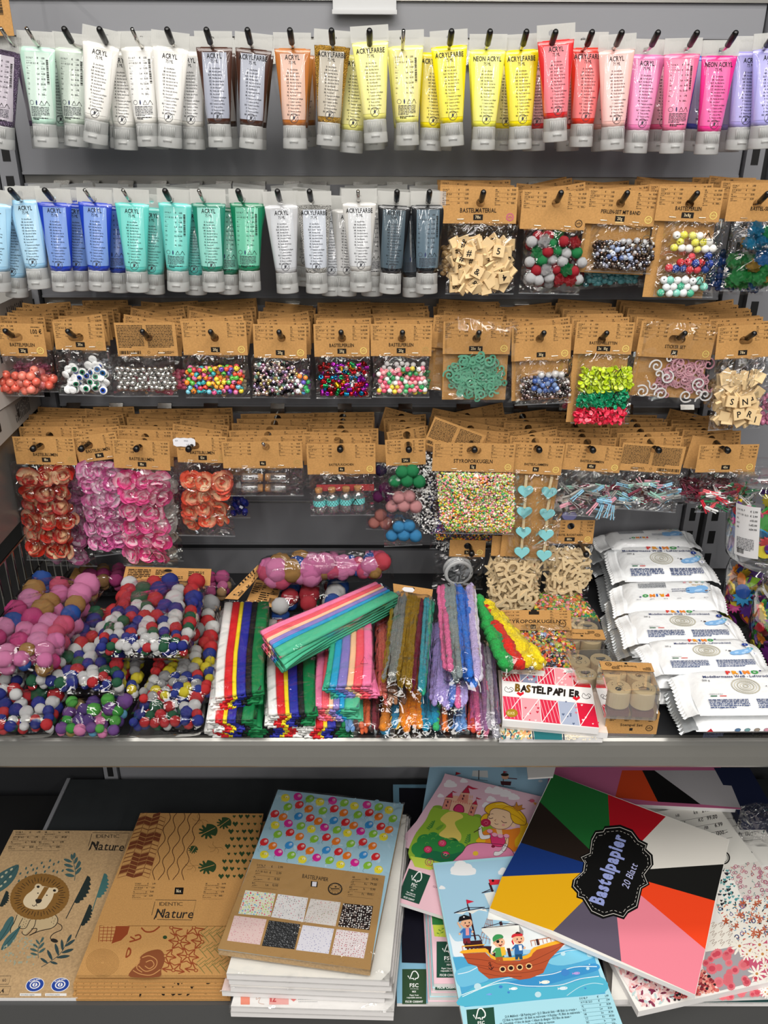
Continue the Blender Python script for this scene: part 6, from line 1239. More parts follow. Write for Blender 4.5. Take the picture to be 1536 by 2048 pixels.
def feather(I, x0, y0, x1, y1, w, c, dots=None):
    dx, dy = x1 - x0, y1 - y0; l = math.hypot(dx, dy); ux, uy = dx / l, dy / l; nx, ny = -uy, ux; m = 14; pts = []
    for k in range(m + 1): t = .38 + .62 * k / m; pts.append((x0 + ux * l * t - nx * 4, y0 + uy * l * t - ny * 4))
    for k in range(m, -1, -1): t = .38 + .62 * k / m; q = abs(w) * math.sin((1 - (t - .38) / .62) * 2.4 + .35) * (1 if k % 2 else .72); pts.append((x0 + ux * l * t + nx * max(3, q), y0 + uy * l * t + ny * max(3, q)))
    I.pl(pts, c); I.ln([(x0, y0), (x1, y1)], 8, c)
feather(I, 632, 1040, 840, 632, -88, '#26302f'); feather(I, 880, 975, 1000, 608, -80, '#43706f'); feather(I, 722, 1225, 858, 905, -66, '#26302f'); feather(I, -40, 1010, 62, 775, -60, '#26302f')
I.blob([(-60, 800), (-30, 640), (60, 570), (178, 525), (150, 640), (60, 745)], '#405f60'); I.up()
for x, y in ((110, 570), (60, 600), (20, 640), (100, 640), (50, 690), (10, 730)): I.el(x, y, 17, 9, '#b9b59a', 10, -40)
I.ln([(-40, 770), (178, 527)], 4, '#2c4444'); I.layer = 0
for a in ([(0, 1250), (30, 1120), (90, 1030), (130, 1030), (120, 1110), (60, 1200)], [(10, 1340), (60, 1230), (160, 1140), (200, 1110), (160, 1200), (90, 1300)], [(-60, 1290), (-20, 1200), (40, 1120), (20, 1240)]): I.blob(a, '#44686a'); I.up(); I.crv([a[0], ((a[0][0] + a[3][0]) / 2, (a[0][1] + a[3][1]) / 2 + 8), a[3]], 4, '#27403f'); I.layer = 0
for k in range(54): x, y = r.uniform(10, 320), r.uniform(1220, 1480); I.el(x + 20, y, r.uniform(10, 16), r.uniform(6, 9), '#a3a691', 8, -60)
I.blob([(170, 1000), (130, 1090), (100, 1150), (95, 1178), (170, 1150), (205, 1135), (225, 1150), (210, 1190), (235, 1200), (290, 1150), (345, 1135), (350, 1165), (300, 1190), (390, 1150), (500, 1130), (545, 1085), (550, 1040), (500, 985), (340, 1000)], '#c4ad86'); I.up()
I.crv([(165, 1005), (135, 1080), (105, 1130), (100, 1178)], 7, D); I.crv([(220, 1035), (185, 1100), (185, 1130), (245, 1132), (280, 1070), (292, 1050)], 6, D); I.crv([(345, 1045), (330, 1110), (292, 1165), (250, 1200), (215, 1185), (212, 1165)], 7, D); I.crv([(300, 1140), (350, 1135), (345, 1165), (305, 1190), (285, 1200), (380, 1160), (500, 1130), (548, 1080), (548, 1030), (510, 990)], 7, D)
I.crv([(552, 1085), (590, 1110), (585, 1150), (520, 1180), (485, 1215), (490, 1245)], 7, D); I.el(520, 1252, 36, 19, D, 16, 15)
for x, y in ((240, 1040), (255, 1060), (230, 1070), (250, 1085), (225, 1095), (240, 1110), (215, 1112), (505, 1030), (520, 1060), (495, 1070), (515, 1085), (530, 1040)): I.ln([(x, y), (x - 4, y + 10)], 4, D)
mane = [(380 + 280 * math.cos(t) * (1 + .015 * (k % 2)) + 30 * math.sin(t) * -.9, 832 + 218 * math.sin(t) * (1 + .02 * (k % 2))) for k, t in enumerate([2 * math.pi * k / 90 for k in range(90)])]
I.up().pl(mane, '#86602f'); I.up()
for k in range(46): t = 2 * math.pi * k / 46 + .05; a, b = (.66, .84) if k % 2 else (.72, .90); I.ln([(380 + 275 * a * math.cos(t) - 24 * a * math.sin(t), 832 + 212 * a * math.sin(t)), (380 + 275 * b * math.cos(t) - 26 * b * math.sin(t), 832 + 212 * b * math.sin(t))], 6, '#3a2a1c')
I.el(368, 738, 36, 30, '#d8c3a0').el(522, 772, 36, 28, '#d8c3a0'); I.up().blob([(340, 742), (400, 730), (470, 745), (520, 760), (505, 840), (470, 900), (425, 948), (330, 955), (250, 930), (222, 880), (250, 820), (300, 780)], '#dcc8a6'); I.up().pl([(425, 738), (470, 745), (398, 862), (352, 858)], '#86602f'); I.el(366, 738, 15, 12, D).el(522, 774, 15, 12, D)
I.up().blob([(340, 862), (372, 855), (402, 864), (385, 892), (352, 896)], D); I.el(364, 800, 8, 6, D, 10).el(449, 820, 8, 6, D, 10); I.ln([(355, 890), (345, 915)], 6, D); I.crv([(308, 912), (325, 925), (345, 912), (355, 924)], 6, D); I.layer = 0
for cx in (335, 577):
    I.el(cx, 1675, 92, 66, '#e6e6ea', 30, -18); I.up().el(cx, 1675, 85, 60, '#26449a', 30, -18); I.up().el(cx, 1675, 52, 37, '#e6e6ea', 24, -18); I.up().el(cx, 1675, 40, 28, '#26449a', 24, -18); I.up().el(cx, 1676, 25, 19, '#e6e6ea', 20, -18); I.up().ln([(cx - 4, 1690), (cx + 5, 1660)], 9, '#26449a'); I.tx('BLAUER ENGEL', cx + 4, 1638, 14, '#f2f2f6', 'c', .8, 1, -14); I.layer = 0
    I.rect(cx - 145, -1782, cx + 60, -1756, '#e6e4e2'); I.up().tx('www.blauer-engel.de', cx - 135, 1776, 13, '#55606a', 'l', .8, .4); I.layer = 0
for y0 in (1590, 1690): I.ln([(-50, y0), (105, y0), (80, y0 + 80), (-70, y0 + 80)], 5, '#6a5a48', True)
I.tx('60', 22, 1645, 30, '#5a4c3e', 'l', .9, .6); I.tx('A4', -30, 1752, 40, '#3a3028', 'l', .9, 1.4); I.build('print', 'ink', P.obj)
# ---- kraft pattern pads
for k in range(7):
    h = CZ + .007 * (k + 1); j = random.Random(k); dx = j.uniform(-5, 4); dy = (6 - k) * 7.2
    if k < 6: Pad(['lowest', 'second', 'third', 'fourth', 'fifth', 'sixth'][k] + ' kraft pattern pad from the bottom of the stack beside the lion pad', [(277 + dx, 1640 + dy * .4, h), (530 + dx, 1640 + dy * .4, h), (458 + dx, 1954 + dy, h), (149 + dx, 1954 + dy, h)], .0062, cover_mat='kraft', edge='kraft')
    if k in (1, 3, 4):
        Q = Pad.__new__(Pad); Patch.__init__(Q, [(277 + dx, 1640 + dy * .4, h), (530 + dx, 1640 + dy * .4, h), (458 + dx, 1954 + dy, h), (149 + dx, 1954 + dy, h)]); po = [o for o in bpy.data.objects if o.name.startswith('paper_pad')][-1]; po = [o for o in bpy.data.objects if o.get('label', '').startswith(['lowest', 'second', 'third', 'fourth', 'fifth'][k] + ' kraft pattern')][0]; Q.base = po.location
        I = Ink(lambda x, y, o, Q=Q: Q.at(x, 1 - y, o) - Q.base)
        for q in range(9): a = .02 + q * .045; I.line([(a, .0), (a + .02, .035), (a, .07)], .0022, '#3a2416'); I.line([(a + .02, .035), (a + .045, .035)], .0022, '#3a2416')
        for q in range(26): x, y = j.uniform(.42, .98), j.uniform(.004, .07); I.ell(x, y, .016, .007, '#1f160f', 8, j.uniform(0, 180)); 
        I.build('print', 'ink', po)
P = Pad('top kraft pattern pad with leaves, hearts and a rose, marked 16x', [(281, 1626, CZ + .057), (527, 1627, CZ + .057), (459, 1950, CZ + .057), (153, 1950, CZ + .057)], .0075, cover_mat='kraft', edge='kraft')
I = P.trace(0, 1480, 2.743); BR, TR, GN = '#6f3a22', '#8d4122', '#2c4427'
s0 = lambda y: 770 - (y - 400) * .352
for c in range(4):                                                       # chevrons, left panel
    for k in range(17):
        y0 = 396 + k * 22; w = 36 + (y0 - 400) * .018; t0, t1 = (12, 0) if c % 2 == 0 else (0, 12); q = [(s0(y0 + t0) + c * w * 1.04, y0 + t0), (s0(y0 + t1) + (c + .97) * w * 1.04, y0 + t1), (s0(y0 + t1 + 19) + (c + .97) * w * 1.04, y0 + t1 + 19), (s0(y0 + t0 + 19) + c * w * 1.04, y0 + t0 + 19)]
        if q[2][1] > 772 or q[3][1] > 772 or q[0][1] < 398: continue
        if ((k + 1) // 2 + (c // 2)) % 3 == 1 or (c in (1, 2) and k % 5 < 3): I.pl(q, BR)
        else: I.ln(q, 2, BR, True)
for c in range(5):
    P0 = []
    for k in range(20): y = 402 + k * 19.3; P0.append((930 + c * 40 - (y - 400) * .25 + 12 * math.sin(k * 1.05 + (c % 2) * 3.14), y))
    I.crv(P0, 3.4, '#4a2a1c', 3)
def monstera(cx, cy, s, a, c):
    pts = []; n = 30
    for k in range(n): t = 2 * math.pi * k / n; rr = s * (.62 + .38 * math.cos(t)) if 0 else s * (.9 - .25 * abs(math.sin(t / 2)) - (.34 if k % 3 == 0 and 4 < k < 27 else 0)); pts.append((cx + rr * math.cos(t + R(a)) * 1.05, cy + rr * math.sin(t + R(a)) * .86))
    I.pl(pts, c); I.up().ln([(cx - s * .7 * math.cos(R(a)), cy - s * .6 * math.sin(R(a))), (cx + s * .8 * math.cos(R(a)), cy + s * .7 * math.sin(R(a)))], 3, '#bd8e55'); I.layer = 0
monstera(1135, 505, 66, -30, GN); monstera(1225, 460, 52, -40, GN); monstera(1130, 700, 62, -20, GN); monstera(1058, 605, 34, -60, GN)
for x, y in ((1100, 440), (1185, 590), (1060, 690)):
    for k in range(5): I.crv([(x, y), (x + 26 * math.cos(k), y + 20 * math.sin(k)), (x + 46 * math.cos(k + .4), y + 34 * math.sin(k + .4))], 2, '#8f6a3c')
rr = random.Random(8)
for j in range(9):
    for i in range(5):
        x, y = 1285 + i * 36 - j * 9 + (j % 2) * 15, 420 + j * 41; s = rr.choice((9, 13, 16)); I.pl([(x, y + s), (x - s, y - s * .2), (x - s * .6, y - s * .9), (x, y - s * .4), (x + s * .6, y - s * .9), (x + s, y - s * .2)], GN)
for q in (0, 1):
    for k in range(4): X = (742, 1128)[q] - 5 * k; Y = 793 + 22 * k; I.tx([['D E NL P', 'A F I SK SLO', 'PL', 'RO'], ['HR', 'CZ', 'BG', 'H']][q][k], X, Y, 8, D, 'l', .75, .5); I.tx([['€', '€', 'zl', 'Lei'], ['kn', 'Kc', 'lv', 'Ft']][q][k], X + 70, Y, 8, D, 'c', .8, 1); I.tx([['2.99', '2.99', '15.00', '12.00'], ['24.90', '79.00', '5.99', '1000.-']][q][k], X + 112, Y, 8.5, D, 'r', .8, 1); I.ln([(X - 4, Y + 14), (X + 108, Y + 14)], 1, '#6b5438'); I.words(X - 2, -(Y + 4), 90, 3, 1, '#5a452e', k)
I.pl([(960, 810), (1008, 810), (1004, 847), (956, 847)], '#17130f'); I.up().tx('16x', 982, 837, 18, '#e8d8b8', 'c', .8, .6); I.layer = 0
I.ln([(850, 888), (832, 962)], 2.5, D); I.ln([(853, 878), (1076, 880), (1052, 988), (862, 985)], 2.5, D); I.tx('IDENTIC', 875, 910, 20, '#3a2e22', 'l', 1.3, -.2); I.tx('Nature', 850, 975, 50, D, 'l', 1.0, .4, 1, .25); I.crv([(845, 985), (862, 950), (872, 940), (884, 958), (895, 930)], 6, D)
I.ln([(545, 1020), (1245, 1022)], 3, '#8a6236')
I.blob([(548, 1022), (712, 1022), (690, 1080), (640, 1115), (570, 1112), (545, 1070)], '#c2935a'); I.up()
for k in range(5): I.ln([(548 + k * 22, 1022), (540 + k * 22, 1108)], 3, TR); I.ln([(548, 1030 + k * 18), (640, 1030 + k * 18)], 3, TR)
I.pl([(638, 1022), (712, 1022), (700, 1065), (665, 1100), (612, 1118)], TR); I.layer = 0
for k in range(11): I.ring(563, -1222, 90 - k * 7.6, 2, '#9a7140', 40, 76 - k * 6.6)
I.crv([(740, 1075), (765, 1070), (768, 1090), (710, 1108)], 8, TR); I.crv([(715, 1080), (740, 1095)], 8, TR); I.crv([(775, 1030), (800, 1052), (840, 1050), (876, 1024)], 8, TR); I.blob([(702, 1140), (720, 1150), (715, 1180), (688, 1195)], TR); I.up().blob([(704, 1152), (712, 1158), (708, 1176), (696, 1184)], '#bd8e55'); I.layer = 0
I.blob([(715, 1300), (725, 1260), (765, 1225), (770, 1190), (815, 1160), (880, 1152), (905, 1200), (885, 1260), (870, 1300)], '#83492a'); I.up()
for a in ([(780, 1195), (820, 1185), (860, 1210), (850, 1250), (800, 1270), (760, 1240)], [(800, 1220), (830, 1210), (845, 1235), (820, 1255), (795, 1240)], [(730, 1265), (770, 1285), (830, 1290), (880, 1260)], [(770, 1200), (750, 1250), (780, 1275)]): I.crv(a, 5, '#c08a55')
I.layer = 0
for i in range(4):
    for j in range(4):
        if (i + j) % 2: continue
        cx, cy = 940 + i * 62 - j * 17, 1030 + j * 78
        for k in range(6):
            a = R(60 * k + 10); x, y = cx + 62 * math.cos(a), cy + 48 * math.sin(a)
            SA = [(925, 1022), (1128, 1022), (1080, 1300), (858, 1300)]; b = R(60 * k + 40); z1 = (cx + 36 * math.cos(b), cy + 28 * math.sin(b)); z2 = (cx + 62 * math.cos(R(60 * k + 70)), cy + 48 * math.sin(R(60 * k + 70)))
            if inside(SA, x, y) and inside(SA, cx, cy): I.ln([(cx, cy), (x, y)], 6, TR)
            if inside(SA, x, y) and inside(SA, *z1): I.ln([(x, y), z1], 5, TR)
            if inside(SA, *z1) and inside(SA, *z2): I.ln([z1, z2], 5, TR)
        if 1022 < cy < 1298: I.el(cx, cy, 12, 10, TR, 12); I.up().el(cx, cy, 7, 6, '#bd8e55', 10); I.layer = 0
for k in range(12):
    x, y = 1105 + (k % 4) * 42 - (k // 4) * 12, 1050 + (k // 4) * 85; 
    for q in range(3): I.ln([(x + q * 12, y + q * 14), (x + 34 + q * 12, y - 26 + q * 14)], 3.4, '#7d7440'); I.ln([(x - 4 + q * 10, y + 6 + q * 10), (x + 26 + q * 8, y + 42 + q * 10)], 3.4, '#7d7440')
I.el(905, 1083, 12, 10, GN, 12); I.build('print', 'ink', P.obj)
# ---- balloon pad stack, wrapped
BZ = CZ + .105; rj = random.Random(4)
for k in range(6):
    h = CZ + .016 * (k + 1) - .001; dx, dy = rj.uniform(-10, 10), (5 - k) * 11 + rj.uniform(-3, 3); cs = [(552 + dx, 1620 + dy * .3, h), (812 + dx, 1630 + dy * .3, h), (778 + dx, 1962 + dy, h), (452 + dx, 1948 + dy, h)]
    if k in (0, 1): cs = [(556 + dx, 1700, h), (820 + dx, 1705, h), (788 + dx * .2, [2030, 2022][k], h), (462 + dx * .2, [2022, 2012][k], h)]
    Pad(['lowest', 'second', 'third', 'fourth', 'fifth', 'sixth'][k] + ' film wrapped white pad from the bottom under the balloon pad', cs, .0145, ['#dedcda', '#eceae8', '#f0d8d4', '#e6e2de', '#e2dedc', '#efeee8'][k], wrap=True)
    if k == 1:
        po = [o for o in bpy.data.objects if o.get('label', '').startswith('second film wrapped')][0]; Q = Patch(cs); I = Trace(lambda x, y, o, Q=Q, po=po: (lambda r: CAMP + r * ((Q.c[0] - CAMP).dot(Q.n) / r.dot(Q.n)) + Q.n * o - po.location)(ray(400 + x / 3.072, 1540 - y / 3.072)))
        I.words(290, -1303, 390, 7, 3, '#55565c', 3, 2.4); I.rect(250, -1442, 306, -1370, '#e88a72'); I.rect(425, -1442, 545, -1368, '#e8a9a4'); I.up().tx('12', 432, 1425, 40, '#c23a3a', 'l', .9, 1.5); I.layer = 0; I.pl([(552, 1392), (575, 1383), (598, 1392), (590, 1412), (575, 1424), (556, 1408)], '#e07a74')
        for q in range(60): I.el(608 + (q % 12) * 10, 1372 + (q // 12) * 13, 2.5, 2.5, '#5a5a60', 6)
        I.crv([(330, 1390), (350, 1380), (345, 1410), (370, 1400), (360, 1430), (395, 1440)], 3, '#c8a090'); I.ring(760, -1340, 16, 2, '#55565c', 14); I.rect(802, -1355, 816, -1328, '#3a3a40'); I.recycle(858, -1342, 16); I.barcode(895, -1375, 235, 32); I.words(748, -1380, 100, 6, 3, '#6a6a70', 5, 2); I.words(930, -1396, 165, 4, 4, '#7a7a80', 6, 2); I.build('print', 'ink', po)
P = Pad('Bastelpapier pad with printed balloons above eight pattern samples, wrapped in film', [(556, 1579, BZ + .014), (807, 1608, BZ + .014), (740, 1940, BZ + .014), (436, 1898, BZ + .014)], .014, '#a8cfe2', edge='kraft_speckle', wrap=True)
I = P.trace(400, 1540, 3.072); r = random.Random(5)
for k in range(150):
    x, y = r.uniform(330, 1230), r.uniform(130, 620)
    if inside([(480, 125), (1240, 210), (1140, 640), (325, 545)], x, y): I.el(x, y, r.uniform(8, 20), r.uniform(4, 12), r.choice(['#c4e0ee', '#b4d6e8', '#98c2da']), 8, r.uniform(0, 180))
I.up(); BC = ['#dc2a30', '#ee7d24', '#f0e23a', '#8cc63a', '#e0289a', '#3a96dc']
RD, OR, YE, GR_, MG, BL_ = BC; BALL = []
for (x, y), pat, per in (((525, 172), ((YE, 0, 0), (MG, 77, -7), (GR_, 150, 6)), (212, 25)), ((540, 228), ((GR_, 0, 0), (RD, 70, -13), (OR, 128, 12)), (215, 24)), ((460, 270), ((RD, 0, 0), (OR, 50, 20), (BL_, 145, 15)), (217, 26)), ((462, 340), ((YE, 0, 0), (MG, 81, -11), (GR_, 158, 5)), (222, 24)),
    ((478, 396), ((GR_, 0, 0), (RD, 75, -11), (OR, 134, 14)), (224, 29)), ((395, 443), ((RD, 0, 0), (OR, 52, 24), (BL_, 153, 20)), (228, 30)), ((395, 520), ((YE, 0, 0), (MG, 88, -12), (GR_, 167, 5)), (234, 31)), ((490, 563), ((RD, 0, 0),), (233, 30)), ((511, 128), ((RD, 0, 0), (OR, 64, 8)), (207, 24))):
    for k in range(-2, 6):
        for c, dx, dy in pat: BALL.append((x + dx + per[0] * k, y + dy + per[1] * k, c))
for x, y, c in BALL:
    if not inside([(500, 143), (1206, 232), (1108, 622), (362, 532)], x, y): continue
    if c == YE or c == MG: t, a, b = 0, 27, 24
    else: t, a, b = -25, 28, 22
    I.el(x, y, a, b, c, 16, t); I.up().el(x + 9, y - 5, 12, 9, tuple(min(1, .35 + .7 * q) for q in hx(c)[:3]) + (1,), 10, t); I.el(x + 12, y - 8, 4, 3, '#f6f6f2', 6); I.layer = 1; I.pl([(x - 20, y + 16), (x - 28, y + 20), (x - 20, y + 25)], c)
    if c == YE: I.up().el(x - 8, y - 3, 2.4, 2.4, '#5a4a1a', 6).el(x + 6, y - 1, 2.4, 2.4, '#5a4a1a', 6); I.layer = 1
    elif (x + y) % 3 < 1.2: I.crv([(x - 22, y + 22), (x - 30, y + 32), (x - 24, y + 42)], 1.6, '#6a8aa0', 3)
I.layer = 2
kr = '#b08a58'; I.pl([(322, 545), (1138, 652), (1045, 1232), (108, 1100)], kr); r = random.Random(3); I.up()
for k in range(520):
    x, y = r.uniform(110, 1140), r.uniform(550, 1230)
    if inside([(322, 545), (1138, 652), (1045, 1232), (108, 1100)], x, y): I.ln([(x, y), (x + r.uniform(-7, 7), y + r.uniform(-4, 4))], 1.6, r.choice(['#9a7444', '#c4a070', '#8a6a40']))
for q in (0, 1):
    for k in range(4):
        X, Y = (350 - k * 10, 590 + k * 37) if q == 0 else (935 - k * 9, 665 + k * 31); a = 6 if q == 0 else 8
        I.tx([['D E NL P', 'A F I SK SLO', 'PL', 'RO'], ['HR', 'CZ', 'BG', 'H']][q][k], X, Y, 12, D, 'l', .8, .6, a); I.tx([['€', '€', 'zl', 'Lei'], ['kn', 'Kc', 'lv', 'Ft']][q][k], X + 92, Y + 12, 13, D, 'c', .8, 1, a); I.tx([['2.99', '2.99', '15.00', '12.00'], ['24.90', '79.00', '5.99', '1000.-']][q][k], X + 160, Y + 17, 14, D, 'r', .85, 1, a); I.ln([(X - 4, Y + 18), (X + 155, Y + 36)], 1.4, '#5a452e'); I.words(X, -(Y + 8), 60, 4, 1, '#5a452e', k)
I.tx('BASTELPAPIER', 628, 664, 24, D, 'l', .72, .6, 8); I.pl([(682, 684), (724, 688), (720, 722), (680, 718)], '#17130f'); I.up().pl([(690, 688), (718, 690), (714, 718), (688, 716)], '#e6e4ee'); I.layer = 3
I.seal(830, -732, 45, D, 38)
SW = [([(280, 740), (465, 762), (432, 902), (235, 885)], '#e6ead8', ['#e0506a', '#b8d878', '#7ab4e0', '#f0d8a0', '#e87aa0']), ([(480, 764), (664, 788), (635, 936), (437, 905)], '#eceaea', ['#8a8aa0', '#d88a9a', '#a8a0a0']), ([(680, 792), (864, 815), (832, 962), (638, 935)], '#e6e0dc', ['#d8a0a0', '#b0a890', '#c8b8b8']), ([(880, 820), (1064, 838), (1040, 986), (848, 962)], '#2a2020', ['#f0ece8', '#d8c8c0', '#f4f4f0']),
      ([(212, 896), (410, 920), (368, 1076), (166, 1050)], '#e8ccc8', ['#d8a0a8', '#d89aa0']), ([(424, 925), (616, 950), (580, 1104), (380, 1082)], '#2b2c2e', ['#8a8c90', '#6a6c70', '#a8aaae']), ([(632, 954), (824, 978), (790, 1132), (590, 1108)], '#e6e4ee', ['#a8a8c8', '#b8b4d0']), ([(840, 980), (1036, 1005), (1006, 1160), (806, 1136)], '#ece2e4', ['#a83a4a', '#c85a6a', '#8a2a3a'])]
for n, (q, bg, cs) in enumerate(SW):
    I.layer = 4; I.pl(q, bg); I.up(); r = random.Random(n)
    for j in range(12):
        for i in range(13):
            u, v = (i + .5 + r.uniform(-.3, .3)) / 13, (j + .5 + r.uniform(-.3, .3)) / 12; x = (q[0][0] * (1 - u) + q[1][0] * u) * (1 - v) + (q[3][0] * (1 - u) + q[2][0] * u) * v; y = (q[0][1] * (1 - u) + q[1][1] * u) * (1 - v) + (q[3][1] * (1 - u) + q[2][1] * u) * v
            if n == 5: I.ln([(x - 5, y), (x, y - 5), (x + 4, y + 4)], 2, r.choice(cs))
            elif r.random() < (.9 if n in (0, 3, 7) else .6): I.el(x, y, r.uniform(2.5, 6) * (1.1 if n in (0, 3) else .75), r.uniform(2.5, 5) * (1.1 if n in (0, 3) else .75), r.choice(cs), 6)
I.build('print', 'ink', P.obj)
# ---- blue and pink drawing pads in the middle
P = Pad('pale blue bordered pad with a dark navy sheet beside the balloon stack', [(786, 1569, CZ + .009), (1010, 1569, CZ + .009), (1080, 2006, CZ + .009), (794, 2006, CZ + .009)], .009, '#86b8d2')
I = P.trace(760, 1520, 3.49); I.pl([(133, 195), (860, 200), (990, 1440), (152, 1415)], '#12111f'); fsc(I, 155, -1705, 168, 245, RSP, '#2f4a30'); I.build('print', 'ink', P.obj)
GX = [(846, 1812, 0), (851, 1818, 1), (856, 1822, 2), (861, 1826, 3)]
for k in range(5):
    h = CZ + .018 + k * .0095; cs = [(838 + k * 3, 1636 - k * 5, h), (1060 + k * 4, 1640, h), (1128 - k * 5, 2003 - k * 9, h), (856 + k * 3, 2003 - k * 9, h)]
    P = Pad('drawing pad ' + ['pink, lowest', 'pale blue, second lowest', 'pink, third', 'pale blue, fourth', 'pink and green, topmost'][k] + ' of the pile under the pirate pad', cs, .0092, ['#eec4d0', '#b4dce4', '#eec4d0', '#b4dce4', '#eec6d2'][k])
    if k == 4:
        I = P.trace(760, 1520, 3.49); I.pl([(335, 620), (560, 620), (600, 1160), (365, 1150)], '#2f7a3f'); I.up().pl([(368, 1152), (560, 1152), (560, 1245), (380, 1232)], '#c8d850'); sprig(I, [(410, 1235), (425, 1200), (435, 1165)], [(415, 1215, 22, 8, 200), (425, 1195, 22, 8, 210), (425, 1210, 22, 8, -30), (432, 1185, 20, 8, -40)], '#6a9a3a', 2); I.layer = 0; fsc(I, 395, -1520, 172, 252, SUP); I.build('print', 'ink', P.obj)
    if k == 3: I = P.trace(760, 1520, 3.49); I.rect(385, -1606, 560, -1565, '#1f4a3a'); I.up().tx('FSC® C008497', 402, 1597, 17, '#f2f4f2', 'l', .85, 1); I.build('print', 'ink', P.obj)
P = Pad('pale blue pirate pad pushed under the shelf behind the castle pad', [(864, 1505, CZ + .07), (1092, 1505, CZ + .07), (1122, 1650, CZ + .07), (840, 1650, CZ + .07)], .009, '#9cc4dc')
I = P.trace(840, 1530, 5.69); I.pl([(600, 65), (770, 65), (775, 145), (590, 130)], '#d8dada'); I.pl([(410, 80), (472, 98), (408, 115)], '#b0202c'); I.ln([(410, 80), (405, 120)], 5, '#2a2024'); I.ln([(670, 60), (668, 165)], 10, '#2a2024'); I.ln([(580, 160), (770, 180)], 4, '#2a2024'); I.ln([(952, 70), (945, 240)], 8, '#2a2024'); I.pl([(948, 70), (1000, 80), (950, 95)], '#a8202c'); I.el(970, 135, 42, 30, '#dba98c'); I.up().el(965, 112, 45, 18, '#2a2420'); I.ln([(1000, 152), (1105, 160)], 10, '#5a2430'); I.pl([(915, 185), (1040, 190), (1030, 235), (925, 228)], '#4a2028'); I.layer = 0; I.ln([(890, 235), (1090, 265)], 4, '#2a2024'); I.el(1370, 183, 26, 14, '#d8dfe4'); I.build('print', 'ink', P.obj)
P = Pad('pink painting pad with a castle and a girl smelling a rose', [(890, 1547, CZ + .084), (1112, 1600, CZ + .084), (1048, 1884, CZ + .075), (789, 1801, CZ + .075)], .009, '#f0c4d0')
I = P.trace(840, 1530, 5.69); K = '#5a2a3a'
I.pl([(300, 108), (1560, 408), (1210, 1330), (-240, 920), (-180, 800), (-40, 640)], '#e6bfd0'); I.up()
for x, y, w in ((345, 225, 150), (500, 185, 90), (235, 355, 75), (800, 298, 130), (890, 305, 160), (985, 335, 150), (1070, 372, 130), (810, 395, 110), (760, 465, 110)): I.cloud(x, y, w, '#f6f0f6')
I.up().blob([(-70, 820), (60, 640), (140, 490), (250, 505), (420, 520), (640, 590), (760, 660), (1000, 900), (900, 1150), (200, 1200), (-120, 1060)], '#93b83a'); I.el(200, 490, 60, 30, '#7fa634').el(650, 590, 50, 28, '#7fa634'); I.up().blob([(330, 535), (450, 550), (490, 600), (400, 650), (420, 720), (470, 800), (440, 870), (280, 830), (215, 790), (300, 700), (230, 620)], '#e8cf6a')
# castle
W1, W2, RF = '#d98a78', '#e6b49a', '#c02848'
I.up().pl([(310, 400), (380, 350), (600, 400), (590, 560), (330, 520)], W2); I.pl([(285, 390), (362, 400), (332, 512), (250, 500)], W1); I.pl([(585, 460), (650, 470), (608, 588), (545, 570)], W1); I.pl([(462, 330), (555, 330), (540, 440), (415, 410)], W1)
for x in range(350, 580, 26): I.pl([(x, 405 + (x - 350) * .14), (x + 14, 407 + (x - 350) * .14), (x + 12, 425 + (x - 350) * .14), (x - 2, 423 + (x - 350) * .14)], W1)
for x in (380, 400, 420, 550, 570, 590): I.pl([(x, 350), (x + 12, 352), (x + 10, 385), (x - 2, 385)], W2)
I.up().pl([(295, 370), (368, 310), (372, 378)], RF).pl([(478, 320), (545, 240), (565, 325)], RF).pl([(588, 450), (640, 405), (655, 462)], RF); I.pl([(285, 370), (375, 378), (368, 402), (285, 395)], W2).pl([(466, 312), (566, 322), (560, 345), (462, 340)], W2).pl([(580, 445), (662, 458), (650, 480), (582, 468)], W2)
I.blob([(382, 525), (395, 470), (440, 445), (485, 465), (502, 500), (492, 545)], '#8a1f3c'); I.up().blob([(392, 525), (405, 478), (440, 455), (478, 472), (490, 500), (484, 540)], '#c8306a')
for x, y in ((316, 425), (300, 465), (498, 355), (486, 388), (600, 495), (582, 540)): I.el(x, y, 9, 14, K)
for x, y, s in ((548, 235, 1), (372, 298, .45), (645, 372, .5)): I.ln([(x, y), (x - 8, y + 60 * s)], 4, K); I.pl([(x, y), (x + 55 * s, y + 25 * s), (x + 120 * s, y + 42 * s), (x + 50 * s, y + 48 * s), (x - 4, y + 26 * s)], RF)
for a in ([(285, 395), (250, 500), (332, 512), (362, 402)], [(585, 465), (545, 570), (608, 588), (650, 475)], [(478, 320), (545, 240), (565, 325)], [(295, 370), (368, 310), (372, 378)], [(588, 450), (640, 405), (655, 462)]): I.ln(a, 4, K, True)
